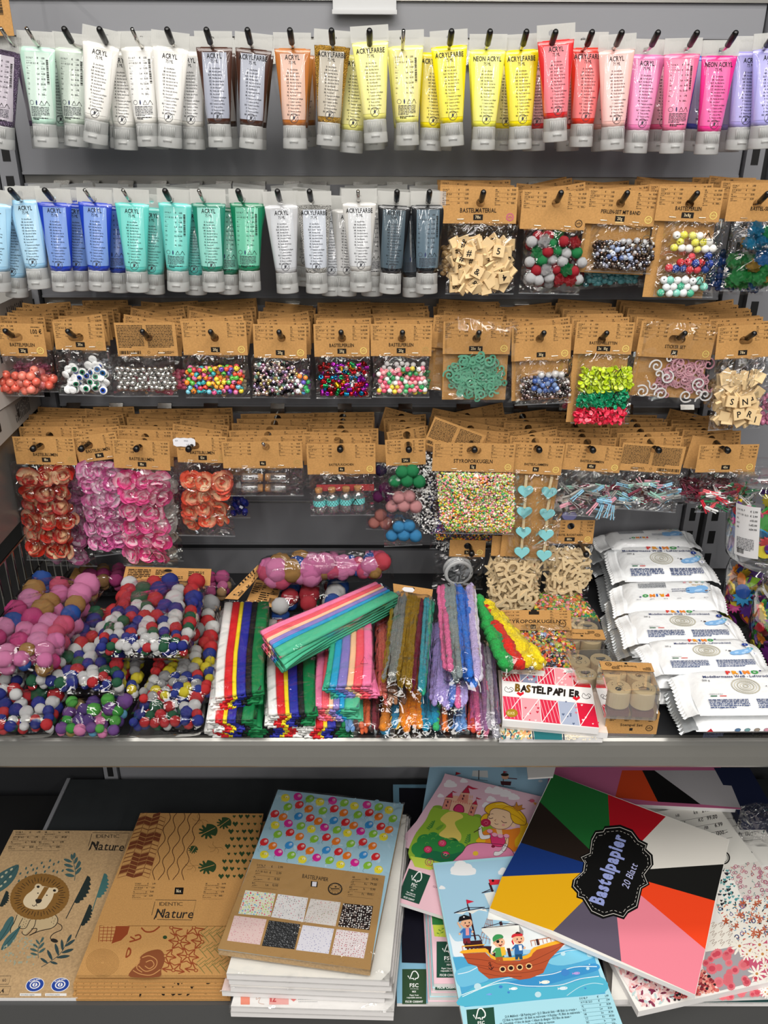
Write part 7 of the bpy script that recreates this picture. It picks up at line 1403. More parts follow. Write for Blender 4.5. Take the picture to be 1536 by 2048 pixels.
# bushes
I.layer = 3
for x, y, q in ((60, 870, 95), (150, 830, 75), (260, 850, 90), (360, 900, 85), (430, 960, 90), (0, 960, 100), (120, 960, 130), (280, 1010, 150), (420, 1050, 90), (20, 1040, 80)): I.el(x, y, q, q * .85, '#2f8a45', 18)
I.up()
for x, y in ((40, 830), (110, 800), (200, 810), (300, 850), (370, 890), (440, 930), (80, 900), (230, 880), (330, 950), (150, 850)): I.ring(x, -y, 22, 5, '#6ab84a', 12, 18, 20, 200)
I.blob([(20, 1020), (160, 980), (330, 1020), (480, 990), (500, 1040), (390, 1080), (190, 1100), (40, 1070)], '#1f7048'); I.pl([(-110, 1040), (60, 1068), (230, 1110), (120, 1200), (-60, 1160)], '#c4d850')
for x, y in ((90, 965), (253, 893), (290, 1025)):
    I.el(x, y, 50, 42, '#d8406a', 14); I.up(); I.ring(x, -y, 50, 6, '#7a1f3a', 16, 42); I.crv([(x - 22, y + 4), (x - 8, y - 18), (x + 16, y - 8), (x + 8, y + 12), (x - 8, y + 6)], 6, '#f08aa4'); I.layer = 4
def fern(x, y, x1, y1, c): 
    I.ln([(x, y), (x1, y1)], 5, c)
    for k in range(5): t = .2 + k * .17; px, py = x + (x1 - x) * t, y + (y1 - y) * t; s = 46 * (1 - t * .6); I.el(px - s * .5, py - s * .1, s * .5, 9, c, 8, 25); I.el(px + s * .5, py - s * .45, s * .5, 9, c, 8, -45)
fern(100, 750, 160, 640, '#4a8a3a'); fern(205, 750, 255, 690, '#6fa03a'); fern(535, 915, 560, 790, '#4a8a3a')
I.el(108, 1108, 52, 44, '#f0a4c0'); I.up().ring(108, -1108, 52, 6, '#8a2a4a', 18, 44); I.crv([(125, 1120), (100, 1135), (80, 1108), (105, 1085), (128, 1100), (115, 1115)], 7, '#c84a7a'); I.blob([(60, 1140), (130, 1155), (200, 1150), (160, 1165), (80, 1160)], '#e8b84a')
# girl
I.layer = 6; HY, HO = '#f0bd22', '#ee8a2a'; SK = '#f6cfa8'
I.blob([(650, 880), (700, 780), (800, 730), (1000, 740), (1140, 720), (1190, 800), (1120, 880), (1110, 960), (1060, 990), (900, 930), (700, 900)], HO); I.blob([(1130, 600), (1215, 650), (1235, 740), (1170, 820), (1130, 900), (1090, 940), (1080, 860), (1140, 760)], HY); I.blob([(640, 880), (660, 840), (740, 840), (730, 890)], HY)
I.up().blob([(395, 1080), (480, 1000), (540, 920), (660, 890), (810, 900), (960, 920), (1060, 1000), (1040, 1110), (700, 1120), (400, 1110)], '#ee92b8', 6, K); I.blob([(390, 1085), (520, 990), (600, 1050), (680, 1100), (420, 1120)], '#d8407a'); I.up().blob([(800, 770), (880, 800), (985, 810), (940, 930), (830, 920), (805, 850)], '#dc3a74', 5, K)
I.pl([(860, 720), (930, 735), (940, 800), (885, 805)], SK); I.blob([(965, 830), (1005, 830), (1000, 920), (965, 985), (930, 975), (975, 910)], SK, 4, K); I.blob([(960, 905), (995, 915), (960, 985), (900, 1035), (840, 1035), (850, 990), (910, 985)], '#f2eef2', 4, K)
I.blob([(668, 720), (700, 720), (720, 800), (800, 800), (790, 840), (700, 850), (670, 800)], '#f2eef2', 4, K)
I.up()
for x, y in ((795, 760), (850, 800), (915, 815), (985, 815)): I.el(x, y, 34, 24, '#f4aac6', 14, 15); I.ring(x, -y, 34, 4, K, 14, 24, 180, 360)
I.el(832, 932, 22, 16, '#8a1f3a'); I.el(632, 1012, 32, 26, '#f2c83a')
I.up().blob([(770, 600), (790, 520), (860, 480), (960, 490), (1040, 560), (1060, 640), (1010, 715), (920, 740), (830, 715), (780, 660)], SK, 5, K); I.el(1060, 690, 28, 26, SK, 14)
I.up().blob([(770, 560), (735, 520), (760, 470), (840, 435), (940, 430), (1020, 470), (1100, 500), (1170, 560), (1210, 630), (1190, 690), (1080, 670), (1035, 610), (1020, 545), (930, 510), (850, 500), (800, 530), (790, 580)], HY, 6, K); I.blob([(690, 620), (730, 570), (790, 560), (760, 620), (750, 640), (700, 650)], HY, 4, K)
I.up(); I.crv([(930, 510), (1000, 480), (1110, 540), (1180, 620)], 6, '#b8801a'); I.crv([(1030, 560), (1110, 600), (1190, 660)], 6, '#b8801a'); I.crv([(860, 460), (940, 450), (1010, 470)], 5, '#fbe48a')
I.pl([(1060, 490), (1055, 470), (1080, 480), (1098, 425), (1115, 475), (1165, 460), (1155, 495), (1200, 502), (1110, 530)], '#c8842a'); I.ln([(1060, 490), (1098, 425), (1115, 475), (1165, 460), (1155, 495), (1200, 502), (1110, 530)], 4, '#6a3a1a', True)
I.crv([(778, 605), (800, 618), (832, 608)], 7, K); I.crv([(925, 640), (950, 662), (988, 662)], 7, K); I.crv([(805, 568), (820, 562), (835, 568)], 5, K); I.crv([(940, 592), (958, 598), (968, 610)], 5, K); I.crv([(865, 625), (850, 638), (862, 648)], 5, '#a0603a'); I.crv([(848, 670), (868, 682), (892, 678)], 5, K); I.el(948, 690, 18, 14, '#f0a8a0', 12); I.ln([(612, 775), (690, 730)], 8, '#4a2a2a'); I.up().el(748, 665, 58, 46, '#b82850', 16); I.up(); I.crv([(725, 668), (745, 648), (772, 660), (762, 682), (740, 680)], 7, '#e0608a'); I.crv([(680, 728), (700, 700), (722, 715)], 8, '#f2eef2'); I.el(1275, 415, 28, 20, '#d8607a', 12); I.ln([(1225, 412), (1250, 415)], 4, K); I.pl([(1285, 430), (1330, 440), (1310, 468)], '#e0a04a')
I.build('print', 'ink', P.obj)
I = P.trace(760, 1520, 3.49); I.T = lambda x, y: (x, y); I.layer = 2
def skew(I, a, b, c): I.T = lambda x, y: (a[0] + b[0] * x + c[0] * y, -(a[1] + b[1] * x + c[1] * y))
skew(I, (122, 958), (150, 50), (80, -200)); fsc(I, 0, 0, 1, 1, SUP); I.T = None; I.tx('CZ Blok', 368, 888, 12, '#6a4a5a', 'l', .8, .5, 16); I.build('forest_label', 'ink', P.obj)
P = Pad('pale blue painting pad with a pirate ship overhanging the deck front', [(866, 1726, CZ + .092), (1116, 1704, CZ + .092), (1268, 2110, CZ + .075), (940, 2120, CZ + .075)], .009, '#a9dcea')
I = P.trace(880, 1760, 4.655); SKY = '#a8d2ea'
I.pl([(-50, -135), (1050, -230), (1400, 600), (1420, 680), (160, 900), (110, 690)], SKY); I.up()
I.cloud(215, -90, 240); I.cloud(600, -70, 120); I.cloud(20, 75, 60); I.blob([(85, 495), (140, 570), (240, 580), (260, 720), (140, 720), (110, 620)], '#e6eef4'); I.blob([(560, 470), (800, 350), (1150, 560), (1100, 640), (800, 650), (600, 620)], '#e8eef0')
I.up().pl([(118, 720), (200, 715), (420, 760), (700, 700), (1000, 680), (1220, 640), (1420, 660), (1540, 1060), (900, 1120), (228, 1185), (160, 880)], '#4fa8d4')
for pts, c in (([(150, 850), (350, 800), (460, 920), (300, 980), (180, 990)], '#6fbfe0'), ([(600, 960), (900, 900), (1200, 830), (1440, 780), (1470, 840), (1200, 920), (900, 1000), (620, 1010)], '#3a92cc'), ([(200, 1080), (450, 950), (800, 1000), (1100, 990), (1480, 900), (1530, 1050), (1000, 1110), (230, 1180)], '#52b6d2'), ([(1000, 760), (1250, 650), (1400, 650), (1440, 720), (1150, 800)], '#7cc8e4')): I.up().blob(pts, c)
I.up(); WV = '#e8f4f8'
I.crv([(165, 880), (260, 860), (350, 815)], 7, WV); I.crv([(200, 1075), (400, 1000), (600, 925), (800, 905), (1040, 880), (1250, 815), (1460, 810)], 7, WV); I.crv([(208, 1090), (420, 1000), (600, 960), (800, 990), (1100, 985), (1300, 925), (1480, 900)], 7, WV); I.crv([(1180, 1080), (1300, 1000), (1420, 965), (1520, 975)], 6, '#bfe4ee'); I.crv([(1060, 700), (1200, 660), (1340, 650)], 5, WV)
for x, y, q in ((350, 995, 34), (912, 1070, 30), (1145, 690, 22), (1395, 695, 30), (1375, 828, 16), (1390, 790, 7)): I.el(x, y, q, q * .9, '#bfe0ea', 16)
for x, y, q in ((565, 998, 18), (1165, 865, 40), (638, 1050, 12), (1352, 1012, 9)): I.el(x, y, q, q * .8, '#3f86cc', 14)
for x, y, s, c in ((980, 955, 1, '#f2f2e6'), (688, 1015, .8, '#eef4f8'), (1148, 1012, .95, '#dcecf4'), (462, 1068, .55, '#7aa8ea'), (1272, 872, .75, '#b8a0e0')): I.el(x, y, 42 * s, 17 * s, c, 14, -4); I.pl([(x - 38 * s, y + 4), (x - 56 * s, y - 10 * s), (x - 54 * s, y + 18 * s)], c); I.el(x + 24 * s, y - 3 * s, 3, 3, '#3a3a44', 6)
# ship
HL, YL, DK = '#b4512e', '#f2b02c', '#3a1a20'
I.up(); I.ln([(265, 255), (330, 560)], 16, DK); I.ln([(460, 30), (490, 115)], 20, DK); I.ln([(562, 390), (575, 440)], 26, DK); I.ln([(248, 190), (268, 290)], 10, DK); I.pl([(246, 186), (318, 205), (250, 226)], '#dc2a44'); I.pl([(452, 0), (560, 0), (545, 45), (468, 52)], '#dc2a3c')
I.pl([(410, 130), (500, 112), (780, 300), (670, 392), (440, 370), (462, 250)], '#f0f2ee'); I.blob([(385, 458), (560, 430), (735, 420), (770, 500), (760, 620), (480, 690), (470, 560)], '#f2f3ee'); I.pl([(735, 420), (775, 480), (775, 520), (740, 500)], '#9a9a9a'); I.pl([(135, 312), (420, 268), (440, 300), (360, 285), (300, 320), (250, 298), (210, 325)], '#f2f3ee')
for a in ([(130, 312), (418, 258)], [(130, 312), (255, 262), (418, 258)], [(388, 125), (500, 100)], [(388, 452), (738, 420)], [(395, 275), (500, 262)], [(388, 452), (560, 405), (738, 420)], [(388, 125), (470, 90)]): I.ln(a, 6, '#2a2030')
for k in range(5): I.ln([(440 - k * 18, 370 + k * 40), (490, 380 + k * 46)], 4, '#b07a6a'); I.ln([(440 + k * 12, 360), (355 + k * 34, 600)], 4, '#b07a6a')
I.pl([(218, 575), (385, 565), (410, 640), (235, 640)], DK); I.ln([(220, 530), (232, 580)], 7, DK); I.ln([(218, 528), (360, 518)], 8, DK); I.ln([(360, 518), (390, 570)], 7, DK); I.ln([(270, 525), (275, 575)], 6, DK); I.ln([(320, 520), (330, 570)], 6, DK); I.pl([(380, 620), (480, 620), (470, 690)], DK); I.pl([(620, 640), (650, 638), (668, 720), (640, 720)], DK); I.blob([(480, 690), (540, 680), (600, 720), (520, 720)], '#4a2024')
for k in range(5): I.ln([(250 + k * 36, 612), (262 + k * 36, 652)], 20, '#4a2024')
I.ln([(206, 622), (415, 606)], 9, YL); I.ln([(206, 622), (215, 665)], 8, '#e09a8a')
for k in range(8): I.ln([(845 + k * 36, 575 - k * 7), (855 + k * 36, 622 - k * 9)], 6, '#c07a5a')
I.ln([(840, 572), (1110, 525)], 8, '#c07a5a'); I.pl([(890, 555), (912, 552), (925, 610), (905, 612)], DK); I.pl([(1030, 515), (1080, 510), (1100, 555), (1040, 550)], '#2a2a4a')
I.up().pl([(210, 690), (420, 680), (480, 740), (560, 760), (740, 755), (840, 720), (890, 650), (1180, 578), (1020, 745), (960, 870), (840, 920), (740, 935), (640, 905), (455, 925), (360, 850), (345, 808), (260, 780)], HL)
I.up()
for a in ([(225, 730), (470, 760), (560, 790), (800, 775), (1000, 690), (1130, 620)], [(260, 780), (480, 815), (700, 825), (900, 790), (1020, 745)], [(345, 810), (560, 862), (760, 870), (960, 835)], [(390, 870), (560, 900), (760, 905)]): I.crv(a, 4, '#7d3620')
I.blob([(206, 662), (420, 640), (455, 680), (500, 715), (560, 728), (760, 718), (840, 680), (870, 635), (1140, 555), (1185, 575), (900, 655), (850, 715), (760, 748), (560, 758), (470, 730), (425, 678), (210, 690)], YL, 0, n=2)
for x, y in ((583, 836), (660, 826), (742, 818), (827, 808)): I.el(x, y, 31, 29, '#f2c88a', 20); I.up().el(x, y, 21, 19, '#2a1216', 18); I.layer -= 1
I.ring(462, -780, 11, 5, '#2a1216', 14); I.ln([(466, 790), (482, 835)], 7, '#2a1216'); I.crv([(452, 822), (478, 838), (500, 812)], 7, '#2a1216'); I.ln([(452, 802), (486, 796)], 6, '#2a1216')
I.up(); FS = '#f2bd96'
def kid(x, y, hat, hc, shirt, legs, tilt=0):
    I.pl([(x - 34, y + 150), (x + 30, y + 145), (x + 38, y + 200), (x + 8, y + 200), (x, y + 170), (x - 8, y + 202), (x - 32, y + 202)], legs); I.pl([(x - 36, y + 62), (x + 34, y + 58), (x + 40, y + 150), (x - 38, y + 155)], shirt); I.ln([(x - 30, y + 72), (x - 62, y + 108)], 17, shirt); I.ln([(x + 30, y + 70), (x + 52, y + 100)], 17, shirt); I.el(x - 64, y + 112, 11, 11, FS, 10); I.el(x + 54, y + 92, 11, 11, FS, 10); I.up().el(x, y + 12, 52, 46, FS, 20); I.el(x - 48, y + 18, 13, 14, FS, 10)
    I.up(); I.el(x - 14, y + 12, 6, 8, '#2a1a1a', 8); I.el(x + 24, y + 8, 6, 8, '#2a1a1a', 8); I.blob([(x - 8, y + 32), (x + 12, y + 34), (x + 28, y + 26), (x + 16, y + 48), (x, y + 46)], '#8a2a2a'); I.el(x - 24, y + 28, 8, 6, '#f09a8a', 8); I.el(x + 36, y + 24, 7, 6, '#f09a8a', 8); I.layer -= 2
kid(248, 395, 0, 0, '#3f78c0', '#7a2430'); I.up().pl([(238, 455), (268, 452), (272, 520), (240, 522)], '#f2a0a8'); I.up().pl([(170, 395), (180, 350), (225, 330), (275, 345), (282, 372), (230, 380)], '#17161a'); I.up().el(222, 352, 8, 7, '#f0f0f0', 8); I.layer -= 3; I.ln([(195, 455), (165, 400)], 16, FS)
kid(552, 575, 0, 0, '#4f9a58', '#b05a2a'); I.up().pl([(560, 632), (600, 628), (615, 700), (575, 715)], '#f0c03a'); I.up().blob([(495, 580), (490, 545), (520, 515), (570, 515), (590, 540), (560, 550), (510, 575)], '#3f9a58'); I.up().el(538, 580, 15, 14, '#141416', 12); I.ln([(500, 590), (520, 575), (585, 545)], 4, '#141416'); I.layer -= 3
kid(732, 545, 0, 0, '#2f6aa8', '#1f4a6a'); I.up().pl([(730, 615), (760, 612), (765, 660), (738, 662)], '#f0f0f0'); I.up().blob([(668, 545), (670, 520), (700, 505), (760, 505), (765, 528), (710, 530)], '#d82a34'); I.pl([(672, 560), (690, 600), (682, 612), (664, 580)], '#d82a34'); I.up().blob([(700, 505), (720, 488), (750, 500), (740, 508)], '#4a2a24'); I.layer -= 3
I.layer = 1; skew(I, (270, 1500), (255, -25), (-25, -290)); fsc(I, 0, 0, 1, 1, SUP); I.T = None
for k, t in enumerate(('D/A Malblock • GB Painting pad • SLO Slikarski blok • HR Blok za crtanje •', 'CZ Blok na malování • SK Blok na maľovanie • H Rajzlap • PL Blok do malowania •', 'NL Tekenblok • F bloc de dessin • I Album da disegno • RO Bloc de desen •', 'P Bloco de desenho • E Bloc de dibujo • BG Blok za risuvane')): I.tx(t, 608 - 24 * k, 1286 + 34 * k, 22, '#24424a', 'l', .68, .5, -6.2)
for k in range(9): x, y = 1300 + k * 11, 1115 + 37 * k; I.tx(['D E NL P', 'A F I SK SLO', 'PL', 'RO', 'HR', 'CZ', 'BG', 'H', 'GB'][k], x, y, 19, '#24424a', 'l', .72, .4, -6); I.tx(['€', '€', 'zl', 'Lei', 'kn', 'Kc', 'lv', 'Ft', '£'][k], x + 170, y - 18, 19, '#24424a', 'c', .8, .6, -6); I.tx(['1.99', '1.99', '8.00', '8.00', '14.90', '49.00', '3.99', '600.-', '1.99'][k], x + 270, y - 28, 19, '#24424a', 'r', .8, .6, -6); I.ln([(x - 5, y + 14), (x + 262, y - 14)], 2, '#5a8a94')
I.layer = 12; I.el(492, 12, 12, 12, '#1a1418', 10); I.build('print', 'ink', P.obj)
# ---- floral and colour-wheel pads on the right
Pad('teal and dark pad lowest at the right front corner of the deck', [(1180, 1690, CZ + .012), (1560, 1690, CZ + .012), (1660, 2004, CZ + .012), (1225, 2004, CZ + .012)], .0112, '#3a6a6a', wrap=True)
Pad('grey patterned pad wrapped in film under the floral pads', [(1170, 1680, CZ + .026), (1450, 1680, CZ + .026), (1480, 1990, CZ + .026), (1218, 1985, CZ + .026)], .013, '#9a948c', wrap=True)
def scatter(I, poly, cols, n, s, seed, kind='dot'):
    r = random.Random(seed); x0, x1 = min(p[0] for p in poly), max(p[0] for p in poly); y0, y1 = min(p[1] for p in poly), max(p[1] for p in poly); k = 0; tries = 0
    while k < n and tries < n * 30:
        tries += 1; x, y = r.uniform(x0, x1), r.uniform(y0, y1)
        if not inside(poly, x, y): continue
        k += 1; c = r.choice(cols); q = s * r.uniform(.7, 1.3); a = r.uniform(0, 180)
        if kind == 'leaf': I.el(x, y, q, q * .38, c, 6, a)
        elif kind == 'star':
            for m in range(5): I.el(x + q * .5 * math.cos(R(72 * m + a)), y + q * .5 * math.sin(R(72 * m + a)), q * .5, q * .2, c, 6, 72 * m + a)
        elif kind == 'heart': I.pl([(x, y + q), (x - q, y - q * .2), (x - q * .55, y - q * .9), (x, y - q * .4), (x + q * .55, y - q * .9), (x + q, y - q * .2)], c)
        elif kind == 'ring': I.ring(x, -y, q, q * .4, c, 10)
        elif kind == 'sun':
            I.pl([(x + q * (1.0 if m % 2 else .84) * math.cos(math.pi * m / 14), y + q * (1.0 if m % 2 else .84) * math.sin(math.pi * m / 14)) for m in range(28)], c); I.up().el(x, y, q * .55, q * .5, r.choice(['#c8485a', '#d86a74']), 10); I.layer -= 1
        elif kind == 'daisy':
            for m in range(9): I.el(x + q * .55 * math.cos(R(40 * m)), y + q * .55 * math.sin(R(40 * m)), q * .5, q * .13, c, 8, 40 * m)
            I.up().el(x, y, q * .16, q * .16, '#c8884a', 8); I.layer -= 1
        else: I.el(x, y, q, q, c, 7)
def price_rows(I, X, Y, dx, dy, a, s=1.0):
    for k, (p, q, v) in enumerate((('HR', 'kn', '29.90'), ('CZ', 'Kč', '99.00'), ('BG', 'лв', '6.99'), ('H', 'Ft', '1300.–'))):
        x, y = X + dx * k, Y + dy * k; I.tx(p, x - 190, y + 40 * s, 26, '#22201e', 'l', .8, .6, a); I.tx(q, x - 15, y + 10, 30, '#1a1816', 'c', .8, 1, a); I.tx(v, x + 130, y - 18 if a else y + 10, 34, '#1a1816', 'r', .8, 1.2, a); I.ln([(x - 200, y + 82 * s), (x + 165, y + 18 if a else y + 42)], 3, '#5a5650')
P2 = Pad('white floral Bastelpapier pad at the right edge, price rows peeking out behind the other one', [(1247, 1599, CZ + .046), (1512, 1612, CZ + .046), (1660, 1985, CZ + .044), (1222, 2000, CZ + .044)], .013, '#e6e4de')
I = P2.trace(1200, 1580, 4.375); price_rows(I, 1180, 185, 22, 68, 0); I.pl([(1380, 660), (1480, 655), (1700, 1500), (1180, 1700)], '#f0eeea'); I.up(); scatter(I, [(1390, 680), (1480, 680), (1560, 1000), (1400, 980)], ['#c86a7a', '#7aa8a0', '#a84a5a'], 40, 12, 1, 'ring'); I.pl([(900, 1760), (1400, 1640), (1470, 1800), (1000, 1830)], '#a09a9c'); I.up(); scatter(I, [(1000, 1760), (1370, 1700), (1400, 1800), (1050, 1820)], ['#d8707a'], 14, 34, 2, 'sun'); I.pl([(1400, 1640), (1560, 1620), (1600, 1800), (1410, 1810)], '#d87a90'); I.up(); scatter(I, [(1410, 1660), (1500, 1650), (1500, 1800), (1420, 1800)], ['#f2eee6'], 8, 40, 3, 'daisy'); I.ln([(1280, 520), (1330, 555)], 16, '#22201e'); I.build('print', 'ink', P2.obj)
P = Pad('white floral Bastelpapier pad turned askew under the colour-wheel pad', [(1084, 1664, CZ + .062), (1429, 1604, CZ + .062), (1672, 1934, CZ + .058), (1277, 2023, CZ + .058)], .014, '#f0eeea')
I = P.trace(1200, 1580, 4.375); I.pl([(-500, 360), (1000, 105), (1378, 622), (500, 830), (-200, 1000)], '#e6e4dd'); I.up(); price_rows(I, 855, 200, 46, 66, -10); I.ring(1080, -595, 58, 12, '#22201e', 30); I.ring(1080, -595, 40, 4, '#22201e', 30)
# pattern squares
def sq(p, bg): I.pl(p, bg); I.up()
A = [(1080, 690), (1380, 625), (1480, 760), (1480, 960), (1260, 1000), (1190, 820)]; sq(A, '#ded8d2'); scatter(I, A, ['#b8708a', '#c88a9a', '#a85a74'], 60, 15, 3, 'ring'); scatter(I, A, ['#8aa8a0', '#c87a6a', '#6a8a84'], 90, 9, 4, 'leaf')
A = [(1070, 700), (1120, 690), (1250, 960), (1020, 1020)]; sq(A, '#f2f0ea'); scatter(I, A, ['#6fa8a8', '#1f2228', '#4a9aa0', '#2a2c34'], 64, 12, 5, 'heart')
A = [(1010, 1030), (1250, 970), (1490, 940), (1490, 1310), (1200, 1360), (1150, 1260)]; sq(A, '#f4f0e6'); scatter(I, A, ['#c86a4a', '#b85a3a'], 30, 28, 6, 'star'); scatter(I, A, ['#5a78a8', '#2f6a78', '#c8584a', '#2a2c34', '#8ab0c0', '#d88a4a'], 170, 12, 7, 'leaf'); scatter(I, A, ['#3a4a7a', '#7a6a9a'], 8, 20, 8, 'ring')
A = [(960, 1150), (1150, 1200), (1200, 1380), (920, 1420)]; sq(A, '#f0ece2')
for k in range(9): x, y = 960 + (k % 3) * 70, 1180 + (k // 3) * 75; I.crv([(x, y), (x + 40, y - 20), (x + 20, y + 20), (x + 60, y), (x + 30, y + 40)], 3, '#8a6a5a')
A = [(925, 1420), (1180, 1370), (1390, 1670), (1050, 1760), (900, 1560)]; sq(A, '#a39fa4'); scatter(I, A, ['#e07a84', '#dc6c78'], 22, 44, 9, 'sun')
A = [(1190, 1370), (1460, 1310), (1500, 1640), (1395, 1668)]; sq(A, '#c85a78'); scatter(I, A, ['#f4f0e4', '#f2ecde'], 11, 68, 10, 'daisy')
A = [(890, 1555), (1045, 1755), (840, 1800)]; sq(A, '#f2dcd8'); scatter(I, A, ['#c84a4a', '#d8706a', '#2a2428', '#e8a090', '#8a2a34'], 120, 15, 11)
A = [(640, 1720), (800, 1800), (640, 1850)]; sq(A, '#f0d8d4'); scatter(I, A, ['#b83a4a', '#d8706a', '#2a2428'], 60, 13, 12)
A = [(105, 1500), (340, 1570), (640, 1720), (650, 1840), (370, 1900), (230, 1700)]; sq(A, '#f6ecea'); scatter(I, A, ['#e8a8a8', '#f0c4c0', '#bcd4d4', '#f2d4d4'], 120, 30, 13, 'leaf'); scatter(I, A, ['#7a2a4a', '#8a3450'], 34, 30, 14, 'leaf')
I.build('print', 'ink', P.obj)
WC = [('#1f6a30', 0), ('#261c16', 0), ('#15357a', 0), ('#f0b414', 0), ('#625a6c', 0), ('#f48a9c', 0), ('#f8481f', 0), ('#161615', 0), ('#e6e2da', 0), ('#b81322', 0)]
def wheel(I, c, rim):
    for k, (col, _) in enumerate(WC): I.pl([c] + rim[k], col)
P = Pad('second colour-wheel pad lying mostly under the shelf behind the first one', [(1110, 1470, CZ + .066), (1420, 1490, CZ + .066), (1482, 1618, CZ + .072), (1090, 1600, CZ + .072)], .010, '#c86a94')
I = P.trace(1000, 1520, 2.866); I.pl([(700, 60), (820, 60), (910, 240), (660, 215)], '#d8481c'); I.pl([(815, 60), (900, 60), (1160, 255), (905, 240)], '#0d0d0d'); I.pl([(885, 60), (1290, 60), (1380, 275), (1150, 255)], '#b9b6ba'); I.build('print', 'ink', P.obj)
P = Pad('Bastelpapier pad with a colour wheel of ten bright wedges on top at the right', [(1105, 1547, CZ + .106), (1459, 1679, CZ + .106), (1391, 1990, CZ + .098), (979, 1816, CZ + .100)], .010, '#f2efe8')
I = P.trace(1000, 1520, 2.866); c = (645, 640)
TLc, TRc, BRc, BLc = (305, 80), (1312, 458), (1118, 1345), (-58, 850)
rim = [[(228, 240), TLc, (618, 198)], [(118, 474), (228, 240)], [(12, 668), (118, 474)], [(305, 980), BLc, (12, 668)], [(695, 1155), (305, 980)], [(1176, 1085), BRc, (695, 1155)], [(1232, 808), (1176, 1085)], [(1282, 598), (1232, 808)], [(950, 325), TRc, (1282, 598)], [(618, 198), (950, 325)]]
wheel(I, c, rim)
EM = [(600, 380), (690, 372), (760, 400), (800, 455), (848, 480), (838, 510), (875, 545), (880, 600), (835, 660), (858, 715), (815, 740), (790, 850), (735, 880), (710, 915), (650, 895), (590, 912), (520, 880), (470, 800), (438, 790), (440, 765), (408, 730), (415, 690), (470, 640), (478, 590), (455, 555), (510, 530), (520, 450), (545, 405), (590, 400)]
I.up().pl(EM, '#0b0b0b'); I.up(); cx, cy = 645, 640; I.ln([(cx + (x - cx) * .945, cy + (y - cy) * .945) for x, y in EM], 3.5, '#dcd8d0', True)
E2 = [(cx + (x - cx) * .87, cy + (y - cy) * .87) for x, y in EM]
for k in range(len(E2)):
    a, b = E2[k], E2[(k + 1) % len(E2)]; n = max(1, int(math.hypot(b[0] - a[0], b[1] - a[1]) / 20))
    for q in range(n): t0, t1 = (q + .2) / n, (q + .75) / n; I.ln([(a[0] + (b[0] - a[0]) * t0, a[1] + (b[1] - a[1]) * t0), (a[0] + (b[0] - a[0]) * t1, a[1] + (b[1] - a[1]) * t1)], 2.6, '#d0ccc4')
I.tx('Bastelpapier', 588, 836, 80, '#9aa6e0', 'l', .605, 2.6, -71); I.tx('20 Blatt', 735, 742, 44, '#b8bce8', 'l', .72, .2, -68, .2); I.build('print', 'ink', P.obj)
MBx = Pad('plain white sheet edge lying on top under the shelf lip', [(1050, 1500, CZ + .12), (1120, 1500, CZ + .12), (1106, 1553, CZ + .12), (1056, 1556, CZ + .12)], .004, '#e2e0de')
# ---- square paper pads on the shelf
zs_ = zS
for k, (lab, c, col) in enumerate((('teal and cream Bastelpapier pad lowest at the shelf front', [(1000, 1346, zs_ + .012), (1190, 1346, zs_ + .012), (1206, 1474, zs_ + .012), (999, 1474, zs_ + .012)], '#f0e8d8'), ('leaf patterned pad between the teal pad and the pink heart pad', [(996, 1340, zs_ + .022), (1186, 1350, zs_ + .022), (1216, 1466, zs_ + .022), (1004, 1446, zs_ + .022)], '#f0dcd0'))):
    P = Pad(lab, c, .0105, col)
    if k == 0:
        I = P.trace(840, 1160, 3.84); I.pl([(868, 1115), (1090, 1135), (1092, 1230), (880, 1225)], '#1f6a70'); I.pl([(855, 1115), (864, 1115), (876, 1226), (866, 1226)], '#2a3a4a'); I.pl([(1095, 1135), (1104, 1135), (1112, 1230), (1100, 1230)], '#2a3a4a'); scatter(I, [(615, 1115), (850, 1125), (860, 1222), (615, 1222)], ['#e8a06a', '#3a8a84', '#d8c07a', '#c87a5a', '#2a5a6a'], 110, 15, 3, 'leaf'); scatter(I, [(1115, 1145), (1350, 1165), (1360, 1228), (1115, 1228)], ['#d8cfb8'], 60, 6, 4); scatter(I, [(600, 930), (625, 930), (630, 1100), (602, 1100)], ['#2a2a2a', '#8a8a80', '#d89a7a'], 26, 12, 5); I.build('print', 'ink', P.obj)
P = Pad('pink and red Bastelpapier pad with hearts, square and marked 20 Blatt', [(1003, 1330, zs_ + .036), (1177, 1338, zs_ + .036), (1198, 1456, zs_ + .034), (1005, 1440, zs_ + .034)], .012, '#f4f0f0')
I = P.trace(840, 1160, 3.84); PKc = ['#c8203c', '#8a94b4', '#d82a4c', '#f0a0aa', '#d01828']
def bil(q, u, v): return ((q[0][0] * (1 - u) + q[1][0] * u) * (1 - v) + (q[3][0] * (1 - u) + q[2][0] * u) * v, (q[0][1] * (1 - u) + q[1][1] * u) * (1 - v) + (q[3][1] * (1 - u) + q[2][1] * u) * v)
top = [(628, 660), (1298, 684), (1316, 832), (632, 776)]; bot = [(632, 888), (1340, 952), (1378, 1138), (642, 1068)]
bc = ['#e03a5c', '#f0a4ae', '#d82a4a', '#a9b4cc', '#d8183c']
